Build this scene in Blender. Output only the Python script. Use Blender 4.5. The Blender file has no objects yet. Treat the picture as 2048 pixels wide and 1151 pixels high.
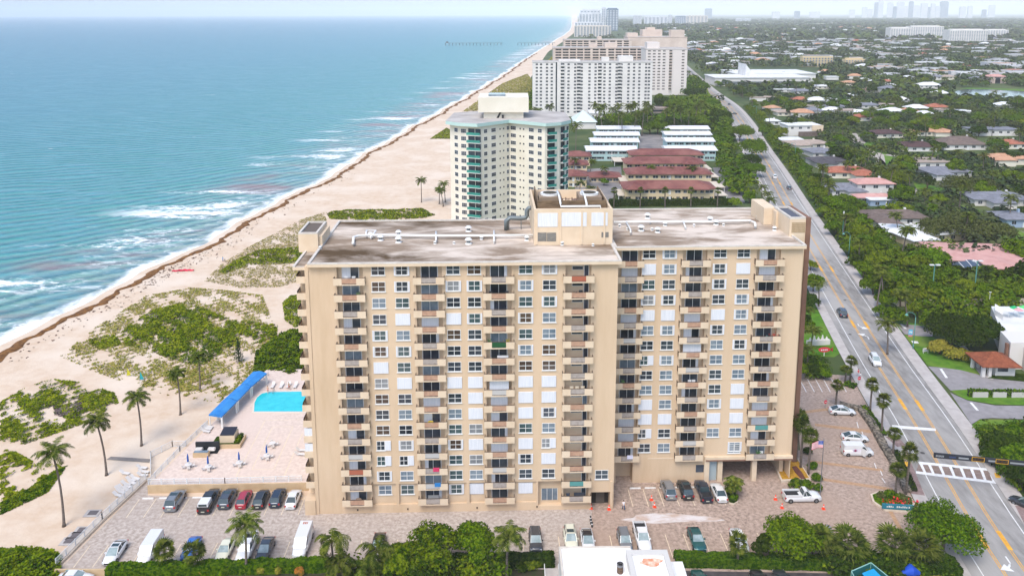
import bpy, math, random
import numpy as np
from mathutils import Vector, Matrix
random.seed(7); rng=np.random.default_rng(7)
scene=bpy.context.scene
col=scene.collection
R_=math.radians
# ------------------------------------------------------------------ camera geometry
CF,CP,CCY,CROLL,CH=1616.9,0.17126,306.9,0.002429,81.72
BX0,BY0,BYAW=-32.07,122.09,0.026127           # corner and yaw of the tan tower
_cr,_sr=math.cos(CROLL),math.sin(CROLL)
_bc,_bs=math.cos(BYAW),math.sin(BYAW)
def _ray(px,py):
    dx,dy=px-1024,py-CCY
    a=(dx*_cr-dy*_sr)/CF; b=(dx*_sr+dy*_cr)/CF
    return (a, math.cos(CP)-b*math.sin(CP), -math.sin(CP)-b*math.cos(CP))
def g(px,py,z=0.0):
    d=_ray(px,py); t=(z-CH)/d[2]
    return Vector((d[0]*t,d[1]*t,z))
def atd(px,py,D):
    """point at forward distance D on the line of sight"""
    d=_ray(px,py); t=D/d[1]
    return Vector((d[0]*t,D,CH+d[2]*t))
def fac(px,py,v=0.0):
    d=_ray(px,py); dv=-d[0]*_bs+d[1]*_bc; o=BX0*_bs-BY0*_bc
    t=(v-o)/dv; X,Y,Z=d[0]*t,d[1]*t,CH+d[2]*t
    return ((X-BX0)*_bc+(Y-BY0)*_bs, Z)
def B(u,v,z=0.0):
    return Vector((BX0+u*_bc-v*_bs, BY0+u*_bs+v*_bc, z))
def uv(p):
    dx,dy=p[0]-BX0,p[1]-BY0
    return (dx*_bc+dy*_bs, -dx*_bs+dy*_bc)
cam=bpy.data.cameras.new('camera'); co=bpy.data.objects.new('camera',cam); col.objects.link(co)
cam.sensor_width=36; cam.lens=CF/2048*36; cam.clip_end=90000; cam.clip_start=.5
cam.shift_y=-(575.5-CCY)/2048
co.matrix_world=Matrix.Translation((0,0,CH))@Matrix.Rotation(math.pi/2-CP,4,'X')@Matrix.Rotation(-CROLL,4,'Z')
scene.camera=co
# ------------------------------------------------------------------ light
w=bpy.data.worlds.new('World'); scene.world=w; w.use_nodes=True
nt=w.node_tree; bg=nt.nodes['Background']
sky=nt.nodes.new('ShaderNodeTexSky'); sky.sky_type='NISHITA'; sky.sun_disc=False
SUN_EL,SUN_AZ=R_(56),R_(205)     # azimuth from +Y clockwise: behind the camera, a little to the left
sky.sun_elevation=SUN_EL; sky.sun_rotation=SUN_AZ; sky.air_density=1.0; sky.dust_density=1.8; sky.ozone_density=1.0; sky.altitude=50
nt.links.new(sky.outputs[0],bg.inputs[0]); bg.inputs[1].default_value=0.15
sl=bpy.data.lights.new('sun','SUN'); sl.energy=1.4; sl.angle=R_(28); sl.color=(1,.95,.87)
so=bpy.data.objects.new('sun',sl); col.objects.link(so)
sd=Vector((math.sin(SUN_AZ)*math.cos(SUN_EL),math.cos(SUN_AZ)*math.cos(SUN_EL),math.sin(SUN_EL)))
so.rotation_euler=sd.to_track_quat('Z','Y').to_euler(); so.location=(0,0,300)
vs=scene.view_settings; vs.view_transform='Standard'; vs.look='None'; vs.gamma=1; vs.exposure=0.97; vs.use_curve_mapping=False
scene.render.engine='CYCLES'
scene.cycles.max_bounces=6; scene.cycles.diffuse_bounces=3; scene.cycles.volume_bounces=1; scene.cycles.transparent_max_bounces=8
# ------------------------------------------------------------------ materials
def srgb(c):
    return tuple((x/255/12.92 if x/255<=.04045 else ((x/255+.055)/1.055)**2.4) for x in c)
def S(r,g_,b,k=.7):
    return tuple(min(.9,x*k) for x in srgb((r,g_,b)))
MATS={}
def mat(name,c,rough=.8,c2=None,scale=1.0,detail=4,lo=.35,hi=.65,bump=0,bscale=None,metal=0,spec=.3,rnd=0,stretch=None,c3=None,s3=.1,lo3=.45,hi3=.65,coord='world',emit=None,dist=0):
    """principled material; c2 mixes in over a noise of the given scale (1/m), c3 over a second, larger one; rnd varies value per object"""
    if name in MATS: return MATS[name]
    m=bpy.data.materials.new(name); m.use_nodes=True; N=m.node_tree.nodes; L=m.node_tree.links
    p=N['Principled BSDF']; p.inputs['Roughness'].default_value=rough; p.inputs['Metallic'].default_value=metal
    p.inputs['Specular IOR Level'].default_value=spec
    p.inputs['Base Color'].default_value=(*c[:3],1)
    out=None; vec=None
    if c2 or bump or c3:
        if coord=='world':
            geo=N.new('ShaderNodeNewGeometry'); vec=geo.outputs['Position']
        elif coord=='object':
            tc=N.new('ShaderNodeTexCoord'); vec=tc.outputs['Object']
        else:
            tc=N.new('ShaderNodeTexCoord'); vec=tc.outputs['UV']
        if stretch:
            mp=N.new('ShaderNodeMapping'); L.new(vec,mp.inputs[0]); mp.inputs['Scale'].default_value=stretch[:3]
            if len(stretch)>3: mp.inputs['Rotation'].default_value=(0,0,stretch[3])
            vec=mp.outputs[0]
    def noise(sc,lo_,hi_,det=detail):
        n=N.new('ShaderNodeTexNoise'); n.inputs['Scale'].default_value=sc; n.inputs['Detail'].default_value=det; n.inputs['Roughness'].default_value=.6
        n.inputs['Distortion'].default_value=dist
        L.new(vec,n.inputs['Vector'])
        r=N.new('ShaderNodeMapRange'); r.inputs['From Min'].default_value=lo_; r.inputs['From Max'].default_value=hi_; L.new(n.outputs[0],r.inputs[0])
        return r.outputs[0]
    def mix(fac_,a,b,kind='MIX'):
        x=N.new('ShaderNodeMix'); x.data_type='RGBA'; x.blend_type=kind
        if isinstance(fac_,float): x.inputs[0].default_value=fac_
        else: L.new(fac_,x.inputs[0])
        for i,v in ((6,a),(7,b)):
            if isinstance(v,tuple): x.inputs[i].default_value=(*v[:3],1)
            else: L.new(v,x.inputs[i])
        return x.outputs[2]
    cur=tuple(c[:3])
    if c2: cur=mix(noise(scale,lo,hi),cur,c2)
    if c3: cur=mix(noise(s3,lo3,hi3),cur,c3)
    if rnd:
        oi=N.new('ShaderNodeObjectInfo'); r=N.new('ShaderNodeMapRange'); r.inputs['To Min'].default_value=1-rnd; r.inputs['To Max'].default_value=1+rnd
        L.new(oi.outputs['Random'],r.inputs[0])
        h=N.new('ShaderNodeHueSaturation'); L.new(r.outputs[0],h.inputs['Value'])
        r2=N.new('ShaderNodeMapRange'); r2.inputs['To Min'].default_value=.5-rnd*.07; r2.inputs['To Max'].default_value=.5+rnd*.05
        ml=N.new('ShaderNodeMath'); ml.operation='MULTIPLY'; ml.inputs[1].default_value=7.31; fr=N.new('ShaderNodeMath'); fr.operation='FRACT'
        L.new(oi.outputs['Random'],ml.inputs[0]); L.new(ml.outputs[0],fr.inputs[0]); L.new(fr.outputs[0],r2.inputs[0]); L.new(r2.outputs[0],h.inputs['Hue'])
        if isinstance(cur,tuple): h.inputs['Color'].default_value=(*cur,1)
        else: L.new(cur,h.inputs['Color'])
        cur=h.outputs[0]
    if not isinstance(cur,tuple): L.new(cur,p.inputs['Base Color'])
    if bump:
        n=N.new('ShaderNodeTexNoise'); n.inputs['Scale'].default_value=bscale or scale; n.inputs['Detail'].default_value=3; L.new(vec,n.inputs['Vector'])
        b=N.new('ShaderNodeBump'); b.inputs['Strength'].default_value=min(1,bump); b.inputs['Distance'].default_value=max(bump,.02)
        L.new(n.outputs[0],b.inputs['Height']); L.new(b.outputs[0],p.inputs['Normal'])
    if emit:
        p.inputs['Emission Color'].default_value=(*emit,1); p.inputs['Emission Strength'].default_value=1
    MATS[name]=m; return m
# ------------------------------------------------------------------ mesh helpers
class MB:
    def __init__(s,T=None): s.v=[];s.f=[];s.m=[];s.T=T
    def add(s,vs,fs,mi=0):
        o=len(s.v)
        for p in vs:
            p=Vector(p); s.v.append(s.T@p if s.T else p)
        for f in fs: s.f.append([o+i for i in f]); s.m.append(mi)
        return s
    def box(s,x0,x1,y0,y1,z0,z1,mi=0,top=None,inset=0):
        i=inset
        s.add([(x0,y0,z0),(x1,y0,z0),(x1,y1,z0),(x0,y1,z0),(x0+i,y0+i,z1),(x1-i,y0+i,z1),(x1-i,y1-i,z1),(x0+i,y1-i,z1)],
              [(0,3,2,1),(0,1,5,4),(1,2,6,5),(2,3,7,6),(3,0,4,7)],mi)
        o=len(s.v)-8; s.f.append([o+4,o+5,o+6,o+7]); s.m.append(mi if top is None else top)
        return s
    def prism(s,poly,z0,z1,mi=0,top=None):
        n=len(poly)
        ar=sum(poly[i][0]*poly[(i+1)%n][1]-poly[(i+1)%n][0]*poly[i][1] for i in range(n))
        if ar<0: poly=poly[::-1]
        s.add([(p[0],p[1],z0) for p in poly]+[(p[0],p[1],z1) for p in poly],[tuple(range(n-1,-1,-1))]+[(i,(i+1)%n,n+(i+1)%n,n+i) for i in range(n)],mi)
        o=len(s.v)-2*n; s.f.append([o+n+i for i in range(n)]); s.m.append(mi if top is None else top); return s
    def sheet(s,poly,z=0,mi=0):
        n=len(poly); ar=sum(poly[i][0]*poly[(i+1)%n][1]-poly[(i+1)%n][0]*poly[i][1] for i in range(n))
        if ar<0: poly=poly[::-1]
        return s.add([(p[0],p[1],z if len(p)<3 or z is not None else p[2]) for p in poly],[tuple(range(n))],mi)
    def tube(s,pts,r,n=8,mi=0,r2=None,cap=True):
        pts=[Vector(p) for p in pts]; k=len(pts)
        rs=r if isinstance(r,(list,tuple)) else [r+( (r2 if r2 is not None else r)-r)*i/(k-1) for i in range(k)]
        V=[];F=[]; up=Vector((0,0,1)); pa=None
        for i,p in enumerate(pts):
            d=(pts[min(i+1,k-1)]-pts[max(i-1,0)]).normalized()
            if pa is None: a=d.orthogonal().normalized()
            else:
                a=(pa-d*pa.dot(d)); a=a.normalized() if a.length>1e-6 else d.orthogonal().normalized()
            pa=a; b=d.cross(a)
            for j in range(n):
                t=2*math.pi*j/n; V.append(p+(a*math.cos(t)+b*math.sin(t))*rs[i])
        for i in range(k-1):
            for j in range(n): F.append((i*n+j,i*n+(j+1)%n,(i+1)*n+(j+1)%n,(i+1)*n+j))
        if cap: F.append(tuple(range(n-1,-1,-1))); F.append(tuple((k-1)*n+j for j in range(n)))
        return s.add(V,F,mi)
    def cyl(s,x,y,z0,z1,r,n=12,mi=0,r2=None): return s.tube([(x,y,z0),(x,y,z1)],r,n,mi,r2)
    def build(s,name,mats,parent=None,smooth=False,loc=None):
        me=bpy.data.meshes.new(name); me.from_pydata([tuple(v) for v in s.v],[],s.f)
        if not isinstance(mats,(list,tuple)): mats=[mats]
        for m in mats: me.materials.append(m)
        me.polygons.foreach_set('material_index',s.m)
        if smooth: me.polygons.foreach_set('use_smooth',[True]*len(s.f))
        me.update()
        return link(name,me,parent,loc)
def link(name,me,parent=None,loc=None):
    o=bpy.data.objects.new(name,me); col.objects.link(o)
    if parent: o.parent=parent
    if loc is not None: o.location=loc
    return o
def tag(o,label,cat,group=None,kind=None):
    if label: o['label']=label
    if cat: o['category']=cat
    if group: o['group']=group
    if kind: o['kind']=kind
    return o
def struct(o,label=None):
    o['kind']='structure'
    if label: o['label']=label; 
    return o
def empty(name,loc=(0,0,0),rz=0,label=None,cat=None,group=None):
    o=bpy.data.objects.new(name,None); col.objects.link(o); o.location=loc; o.rotation_euler=(0,0,rz); o.empty_display_size=.5
    return tag(o,label,cat,group)
def kids(o): return KID.get(o.name,[])
KID={}
def par(ch,p): ch.parent=p; KID.setdefault(p.name,[]).append(ch); return ch
def copytree(o,loc=None,rz=None,scale=None,label=None,group=None,top=True):
    c=o.copy(); col.objects.link(c)
    if top:
        c.location=loc; c.rotation_euler=(0,0,rz or 0)
        if scale is not None: c.scale=scale if isinstance(scale,(tuple,list)) else (scale,)*3
        if label: c['label']=label
        if group: c['group']=group
        elif 'group' in c: del c['group']
    for ch in [x for x in o.children]:
        d=copytree(ch,top=False); d.parent=c
    return c
class Proto:
    """a thing built once; the first placement moves it, later ones copy it"""
    def __init__(s,fn): s.fn=fn; s.o=None; s.used=False; s.kids=None
    def put(s,loc,rz=0,scale=1,label=None,group=None):
        sc=scale if isinstance(scale,(tuple,list)) else (scale,)*3
        if s.o is None:
            s.o=s.fn(); s.tree=s._tree(s.o)
            o=s.o; o.location=loc; o.rotation_euler=(0,0,rz); o.scale=sc
            if label: o['label']=label
            if group: o['group']=group
            return o
        c=s._copy(s.tree,None); c.location=loc; c.rotation_euler=(0,0,rz); c.scale=sc
        if label: c['label']=label
        if group: c['group']=group
        elif 'group' in c.keys(): del c['group']
        return c
    def _tree(s,o): return (o,[s._tree(k) for k in o.children])
    def _copy(s,t,parent):
        c=t[0].copy(); col.objects.link(c); c.parent=parent
        for k in t[1]: s._copy(k,c)
        return c
def np_mesh(name,V,F,mats,mi=None,parent=None,smooth=False):
    """V (n,3) and F (m,4) arrays"""
    me=bpy.data.meshes.new(name); nv,nf=len(V),len(F); k=F.shape[1]
    me.vertices.add(nv); me.vertices.foreach_set('co',np.asarray(V,dtype=np.float32).ravel())
    me.loops.add(nf*k); me.loops.foreach_set('vertex_index',np.asarray(F,dtype=np.int32).ravel())
    me.polygons.add(nf); me.polygons.foreach_set('loop_start',np.arange(0,nf*k,k,dtype=np.int32))
    me.polygons.foreach_set('loop_total',np.full(nf,k,dtype=np.int32))
    if not isinstance(mats,(list,tuple)): mats=[mats]
    for m in mats: me.materials.append(m)
    if mi is not None: me.polygons.foreach_set('material_index',np.asarray(mi,dtype=np.int32))
    if smooth: me.polygons.foreach_set('use_smooth',np.ones(nf,dtype=bool))
    me.update(calc_edges=True)
    return link(name,me,parent)
def leaf_quads(P,Nrm,size,jit=.35,rg=None):
    """one irregular quad at each P, facing Nrm"""
    rg=rg or rng; n=len(P)
    Nrm=Nrm/np.maximum(1e-6,np.linalg.norm(Nrm,axis=1,keepdims=True))
    a=np.cross(Nrm,rg.normal(size=(n,3))); a/=np.maximum(1e-6,np.linalg.norm(a,axis=1,keepdims=True)); b=np.cross(Nrm,a)
    sz=(np.asarray(size)*(1+rg.uniform(-jit,jit,n)))[:,None] if np.ndim(size)==0 else size[:,None]
    asp=rg.uniform(.55,1,(n,1))
    V=np.stack([P-a*sz*.5, P-b*sz*.5*asp+Nrm*sz*rg.uniform(-.1,.1,(n,1)), P+a*sz*.5, P+b*sz*.5*asp+Nrm*sz*rg.uniform(-.1,.1,(n,1))],1).reshape(-1,3)
    return V,np.arange(n*4).reshape(n,4)
def inpoly(x,y,poly):
    c=np.zeros(len(x),bool); n=len(poly); j=n-1
    for i in range(n):
        xi,yi,xj,yj=poly[i][0],poly[i][1],poly[j][0],poly[j][1]
        m=((yi>y)!=(yj>y))&(x<(xj-xi)*(y-yi)/((yj-yi) or 1e-9)+xi); c^=m; j=i
    return c
# ================================================================== ground, sea, beach
SH=[g(*q) for q in [(0,705),(60,676),(130,640),(240,578),(330,530),(420,483),(520,430),(600,388),(680,345),(760,295),(830,255),(900,215),(960,180),(1010,150),(1050,120),(1090,95),(1130,70),(1145,58)]]
d0=Vector((-.157,-1,0)); pts=[SH[0]+d0*340]+[SH[0]+d0*k for k in (150,60)][0:2]
SHORE=[SH[0]-Vector((.157,1,0))*(-1)*0 for _ in ()]
SHORE=[Vector((SH[0].x-.157*k,SH[0].y-k,0)) for k in (400,150,60)]+SH
last=SH[-1]
SHORE+= [Vector((last.x+.073*k,last.y+k,0)) for k in (2500,8000,20000,45000)]
def shore_x(y):
    for a,b in zip(SHORE[:-1],SHORE[1:]):
        if a.y<=y<=b.y: return a.x+(b.x-a.x)*(y-a.y)/(b.y-a.y)
    return SHORE[0].x if y<SHORE[0].y else SHORE[-1].x
# finely resampled shore with wobble
ys=[]; y=SHORE[0].y
while y<45000:
    ys.append(y); y+= 3 if y<700 else (10 if y<1500 else (60 if y<4000 else 1500))
def wob(y): return 1.1*math.sin(y*.05)+.9*math.sin(y*.113+1)+.5*math.sin(y*.31+2)
def smooth_x(y):
    h=6 if y<900 else 40
    return (shore_x(y-h)+2*shore_x(y)+shore_x(y+h))/4+ (wob(y) if y<5000 else 0)
CO=[(smooth_x(y),y) for y in ys]
ND=(-.985,.125)     # offshore direction
def strip(name,offs,z,mat_,zs=None):
    """sheet along the coast; offs are offshore distances (negative = inland); UV = (offshore, along)"""
    V=[];F=[];U=[]
    for (x,y) in CO:
        for k,s in enumerate(offs):
            V.append((x+ND[0]*s, y+ND[1]*s, z if zs is None else zs[k])); U.append((s,y))
    n=len(offs)
    for i in range(len(CO)-1):
        for k in range(n-1): F.append((i*n+k,(i+1)*n+k,(i+1)*n+k+1,i*n+k+1))
    o=np_mesh(name,np.array(V),np.array(F),mat_)
    uvl=o.data.uv_layers.new(name='UVMap'); idx=np.array(F).ravel(); uvl.data.foreach_set('uv',np.array(U,dtype=np.float32)[idx].ravel())
    return o
def sea_material():
    m=bpy.data.materials.new('sea_water'); m.use_nodes=True; N=m.node_tree.nodes; L=m.node_tree.links; p=N['Principled BSDF']
    tc=N.new('ShaderNodeTexCoord'); sp=N.new('ShaderNodeSeparateXYZ'); L.new(tc.outputs['UV'],sp.inputs[0]); s=sp.outputs['X']
    geo=N.new('ShaderNodeNewGeometry'); pos=geo.outputs['Position']
    def math_(op,a,b=None,c=None):
        x=N.new('ShaderNodeMath'); x.operation=op; x.use_clamp=False
        for i,v in enumerate((a,b,c)):
            if v is None: continue
            if isinstance(v,(int,float)): x.inputs[i].default_value=v
            else: L.new(v,x.inputs[i])
        return x.outputs[0]
    def mr(v,a,b,c=0,d=1,sm=False):
        r=N.new('ShaderNodeMapRange'); r.interpolation_type='SMOOTHSTEP' if sm else 'LINEAR'
        L.new(v,r.inputs[0])
        for i,q in enumerate((a,b,c,d)): r.inputs[i+1].default_value=q
        return r.outputs[0]
    def noise(vec,sc,det=3,ro=.55,di=0):
        n=N.new('ShaderNodeTexNoise'); n.inputs['Scale'].default_value=sc; n.inputs['Detail'].default_value=det; n.inputs['Roughness'].default_value=ro; n.inputs['Distortion'].default_value=di; L.new(vec,n.inputs['Vector']); return n.outputs[0]
    def mapping(vec,rz,sc):
        q=N.new('ShaderNodeMapping'); L.new(vec,q.inputs[0]); q.inputs['Rotation'].default_value=(0,0,rz); q.inputs['Scale'].default_value=sc; return q.outputs[0]
    # depth ramp on log distance
    lg=math_('LOGARITHM',math_('MAXIMUM',s,1.0),10.0)
    big=noise(mapping(pos,.5,(.3,1,1)),.012,3)
    lg=math_('ADD',lg,math_('MULTIPLY',math_('SUBTRACT',big,.5),.45))
    rp=N.new('ShaderNodeValToRGB'); L.new(mr(lg,0.6,3.9),rp.inputs[0]); e=rp.color_ramp
    stops=[(0,(.27,.32,.29)),(.20,(.16,.31,.28)),(.36,(.06,.27,.26)),(.50,(.025,.22,.24)),(.64,(.012,.165,.235)),(.80,(.010,.115,.205)),(1,(.014,.08,.17))]
    e.elements[0].position=0; e.elements[0].color=(*stops[0][1],1); e.elements[1].position=1; e.elements[1].color=(*stops[-1][1],1)
    for q,c in stops[1:-1]: x=e.elements.new(q); x.color=(*c,1)
    # swell: crests turn towards the shore near it
    def waves(rz,wl,di,ds=1.2):
        wv=N.new('ShaderNodeTexWave'); wv.wave_type='BANDS'; wv.bands_direction='Y'; wv.wave_profile='SIN'
        wv.inputs['Scale'].default_value=1/wl*2*math.pi/20*1.0*3.18/ (math.pi/ (math.pi)); wv.inputs['Distortion'].default_value=di; wv.inputs['Detail'].default_value=2; wv.inputs['Detail Scale'].default_value=ds
        L.new(mapping(pos,rz,(1,1,1)),wv.inputs['Vector']); return wv.outputs['Fac']
    w1=waves(-.33,27,9,.5); w2=waves(-.80,24,8,.5); w3=waves(-.1,7,6,.6)
    near=mr(s,25,160,1,0,True)
    sw=N.new('ShaderNodeMix'); sw.data_type='FLOAT'; L.new(near,sw.inputs[0]); L.new(w1,sw.inputs[2]); L.new(w2,sw.inputs[3]); swell=sw.outputs[0]
    chop=noise(mapping(pos,-.3,(.45,1,1)),.55,4,.6); chop2=noise(mapping(pos,-.3,(.3,1,1)),.11,4,.65)
    h=math_('ADD',math_('MULTIPLY',swell,.6),math_('MULTIPLY',chop,.55)); h=math_('ADD',h,math_('MULTIPLY',chop2,1.4)); h=math_('ADD',h,math_('MULTIPLY',w3,.05))
    bp=N.new('ShaderNodeBump'); bp.inputs['Strength'].default_value=1; bp.inputs['Distance'].default_value=1.3; L.new(h,bp.inputs['Height']); L.new(bp.outputs[0],p.inputs['Normal'])
    # wave shading put into the water colour: darker bands, then paler chop
    def mix(f,a,b,kind='MIX'):
        x=N.new('ShaderNodeMix'); x.data_type='RGBA'; x.blend_type=kind
        if isinstance(f,(int,float)): x.inputs[0].default_value=f
        else: L.new(f,x.inputs[0])
        for i,v in ((6,a),(7,b)):
            if isinstance(v,tuple): x.inputs[i].default_value=(*v,1)
            else: L.new(v,x.inputs[i])
        return x.outputs[2]
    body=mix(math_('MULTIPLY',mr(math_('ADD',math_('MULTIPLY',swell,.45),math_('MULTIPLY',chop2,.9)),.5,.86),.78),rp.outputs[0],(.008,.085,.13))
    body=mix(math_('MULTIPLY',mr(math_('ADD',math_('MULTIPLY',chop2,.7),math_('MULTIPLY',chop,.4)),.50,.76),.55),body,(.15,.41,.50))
    # drifting weed, reddish, in the shallows
    wd=math_('MULTIPLY',mr(noise(mapping(pos,-1.1,(.25,1,1)),.045,4,.65),.49,.62),math_('MULTIPLY',mr(s,5,14,0,1,True),mr(s,30,58,1,0,True)))
    body=mix(math_('MULTIPLY',wd,.75),body,(.26,.14,.15))
    # foam
    shoreband=math_('MULTIPLY',mr(math_('ADD',s,math_('MULTIPLY',math_('SUBTRACT',noise(mapping(pos,0,(1,.4,1)),.12,4,.6),.5),16)),3,8.5,1,0,True),mr(noise(pos,.5,4,.6),.25,.5,.55,1))
    brz=mapping(pos,-.62,(.30,1,1))
    br=noise(brz,.042,5,.55,.3); brd=noise(mapping(pos,-.6,(.6,1,1)),.55,5,.7)
    th=math_('ADD',br,math_('MULTIPLY',math_('SUBTRACT',brd,.5),.34))
    breakers=math_('MULTIPLY',mr(th,.57,.63),math_('MULTIPLY',mr(s,10,18,0,1,True),mr(s,40,75,1,0,True)))
    lace=math_('MULTIPLY',mr(noise(mapping(pos,-.8,(.5,1,1)),.32,6,.75,.8),.50,.62),math_('MULTIPLY',mr(s,55,15,0,.75,True),mr(br,.42,.52)))
    caps=math_('MULTIPLY',mr(math_('ADD',noise(mapping(pos,-.3,(.35,1,1)),.13,2,.5),math_('MULTIPLY',noise(mapping(pos,-.3,(.4,1,1)),.011,2,.5),.28)),.905,.93),mr(s,60,160,0,.9))
    foam=math_('MINIMUM',math_('ADD',math_('ADD',shoreband,breakers),math_('ADD',lace,caps)),1.0)
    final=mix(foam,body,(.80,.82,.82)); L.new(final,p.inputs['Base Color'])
    L.new(mr(foam,0,1,.28,.9),p.inputs['Roughness']); p.inputs['IOR'].default_value=1.33; p.inputs['Specular IOR Level'].default_value=.25
    return m
SEA=strip('sea',[-1.5,4,10,20,35,60,100,200,400,900,2500,8000,20000,45000],-.10,sea_material())
struct(SEA,'blue green sea with breaking surf along the shore'); 
# land sheet to the horizon, grassy
land=mat('land_ground',S(82,116,42,.4),.95,c2=S(132,140,84,.45),scale=.05,detail=6,c3=S(60,92,36,.42),s3=.012,bump=.15,bscale=.4)
V=[];F=[]
for (x,y) in CO: V+= [(x+2,y,0),(60000,y,0)]
for i in range(len(CO)-1): F.append((2*i,2*i+1,2*i+3,2*i+2))
struct(np_mesh('ground',np.array(V),np.array(F),land),'green and sandy land reaching to the horizon')
sandm=mat('sand',S(250,226,200,.63),.95,c2=S(244,214,184,.59),scale=.35,detail=6,c3=S(252,232,210,.65),s3=.06,bump=.25,bscale=1.3)
inl=[(-60,1500),(40,1500)]
# inland edge of the beach (world)
edge=[(CO[0][0]+120,CO[0][1])]+[(-20,60),(-20,200)]+[tuple(g(*q)[:2]) for q in [(960,438),(930,300),(906,262),(960,225),(1052,170),(1078,130),(1096,104),(1125,84),(1146,68),(1156,58)]]
def edge_x(y):
    if y<=edge[0][1]: return edge[0][0]
    for a,b in zip(edge[:-1],edge[1:]):
        if a[1]<=y<=b[1]: return a[0]+(b[0]-a[0])*(y-a[1])/(b[1]-a[1])
    return edge[-1][0]+(y-edge[-1][1])*.08
V=[];F=[];n=8
for (x,y) in CO:
    e=max(edge_x(y),x+12)
    for k in range(n+1):
        t=k/n; V.append((x-2.5+(e-x+2.5)*t,y,.03))
m_=len(CO)
for i in range(m_-1):
    for k in range(n): F.append((i*(n+1)+k,i*(n+1)+k+1,(i+1)*(n+1)+k+1,(i+1)*(n+1)+k))
struct(np_mesh('beach',np.array(V),np.array(F),sandm),'pale pink sand beach')
# sargassum wrack line: lumpy irregular band
wr=mat('seaweed_wrack',S(176,122,62,.55),.95,c2=S(110,72,38,.5),scale=.9,detail=5,bump=.3)
V=[];F=[]
yy=[SHORE[0].y+k*1.2 for k in range(int(1900/1.2))]
prev=None
for y in yy:
    x=smooth_x(y); nz=math.sin(y*.21)+.7*math.sin(y*.53+1.3)+.5*math.sin(y*1.37+.4)+random.uniform(-.5,.5)
    a=x+.4+.35*math.sin(y*.8)+random.uniform(-.25,.25); wd=2.4+.55*nz if y<600 else 2.6+.5*nz
    b=a+max(.8,wd)
    row=[(a,y,.085),(a+(b-a)*.3,y,.085+.22+.1*random.random()),(a+(b-a)*.7,y,.085+.18+.1*random.random()),(b,y,.088)]
    i=len(V); V+=row
    if prev is not None:
        for k in range(3): F.append((prev+k,prev+k+1,i+k+1,i+k))
    prev=i
wo=np_mesh('seaweed',np.array(V),np.array(F),wr,smooth=True); tag(wo,'orange brown band of washed up seaweed along the waterline','seaweed',kind='stuff')
# scattered dark scraps of weed on the sand
P=[]
for k in range(420):
    y=random.choice((random.gauss(270,28),random.gauss(215,25),random.uniform(180,420),random.gauss(252,12)));
    x=smooth_x(y)+4+abs(random.gauss(0,3.2)); P.append((x,y,.11))
P=np.array(P); Vq,Fq=leaf_quads(P,np.tile([[0,0,1.]],(len(P),1))+rng.normal(0,.25,(len(P),3)),np.abs(rng.normal(.45,.25,len(P)))+.1)
tag(np_mesh('seaweed_scraps',Vq,Fq,mat('weed_scrap',S(105,75,60,.6),.95)),'thin dark scraps of seaweed scattered on the sand','seaweed',kind='stuff')
# ================================================================== road
RC=[Vector((81.26-.0,116.44,0))]
RWH=[(66,20),(72.5,60),(78,95),(81.26,116.44),(84.31,131.48),(88.4,151.71),(93.79,182.42),(101.87,224.21),(116.75,299.69),(126.74,349.6),(139.2,409.73),(158.5,507.3),(178.4,601.85),(198.0,714.24),(211.5,832.5),(226.5,946.4),(262,1200),(330,1700),(420,2500)]
def catmull(pts,step):
    P=[Vector((*p[:2],0)) for p in pts]; P=[P[0]*2-P[1]]+P+[P[-1]*2-P[-2]]; out=[]
    for i in range(1,len(P)-2):
        L_=(P[i+1]-P[i]).length; n=max(2,int(L_/step))
        for k in range(n):
            t=k/n; a,b,c,d=P[i-1],P[i],P[i+1],P[i+2]
            out.append(.5*((2*b)+(c-a)*t+(2*a-5*b+4*c-d)*t*t+(3*b-a-3*c+d)*t**3))
    out.append(P[-2]); return out
RL=catmull(RWH,5)
def nrm(i,L_=None):
    L_=L_ or RL; d=(L_[min(i+1,len(L_)-1)]-L_[max(i-1,0)]).normalized(); return Vector((-d.y,d.x,0))
def rpt(i,off): return RL[i]+nrm(i)*off
def ribbon(o0,o1,z,mb,mi=0,i0=0,i1=None,dash=None,z1=None):
    i1=i1 or len(RL)
    a=[rpt(i,o0) for i in range(i0,i1)]; b=[rpt(i,o1) for i in range(i0,i1)]; n=len(a)
    mb.add([(p.x,p.y,z) for p in a]+[(p.x,p.y,z if z1 is None else z1) for p in b],[(i+1,i,n+i,n+i+1) for i in range(n-1)],mi)
asph=mat('asphalt',S(198,194,189,.52),.9,c2=S(168,163,158,.46),scale=.8,detail=8,c3=S(210,205,199,.54),s3=.07,bump=.03,bscale=8,stretch=(1,.25,1,-.22))
paint=mat('white_paint',S(245,245,243,.8),.7,c2=S(225,222,218,.8),scale=1.5); yel=mat('yellow_paint',S(250,190,70,.75),.7,c2=S(225,160,60,.75),scale=1.2)
conc=mat('concrete',S(222,214,208,.62),.9,c2=S(205,196,190,.6),scale=.6,detail=5,bump=.02,bscale=5)
mb=MB(); ribbon(-1.0,12.2,.10,mb); struct(mb.build('road',asph),'grey two way coastal road with centre turn lane')
mb=MB()
for o in (-.07,10.35): ribbon(o-.07,o+.1,.108,mb)
struct(mb.build('road_edge_lines',paint),'white edge lines of the road')
mb=MB()
for a in (3.62,3.95,6.85,7.18): ribbon(a,a+.14,.108,mb)
for i in range(0,len(RL)-3,9):
    for a in (3.4,6.75): ribbon(a,a+.75,.112,mb,0,i,i+2)
struct(mb.build('road_centre_lines',yel),'double yellow lines of the centre turn lane')
mb=MB()
for (a,b) in ((-3.9,-1.0),(12.2,14.5)):
    ribbon(a,b,.22,mb)
    e=b if a<0 else a
    ribbon(e,e,.10,mb,z1=.22) if a<0 else ribbon(e,e,.22,mb,z1=.10)
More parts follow.
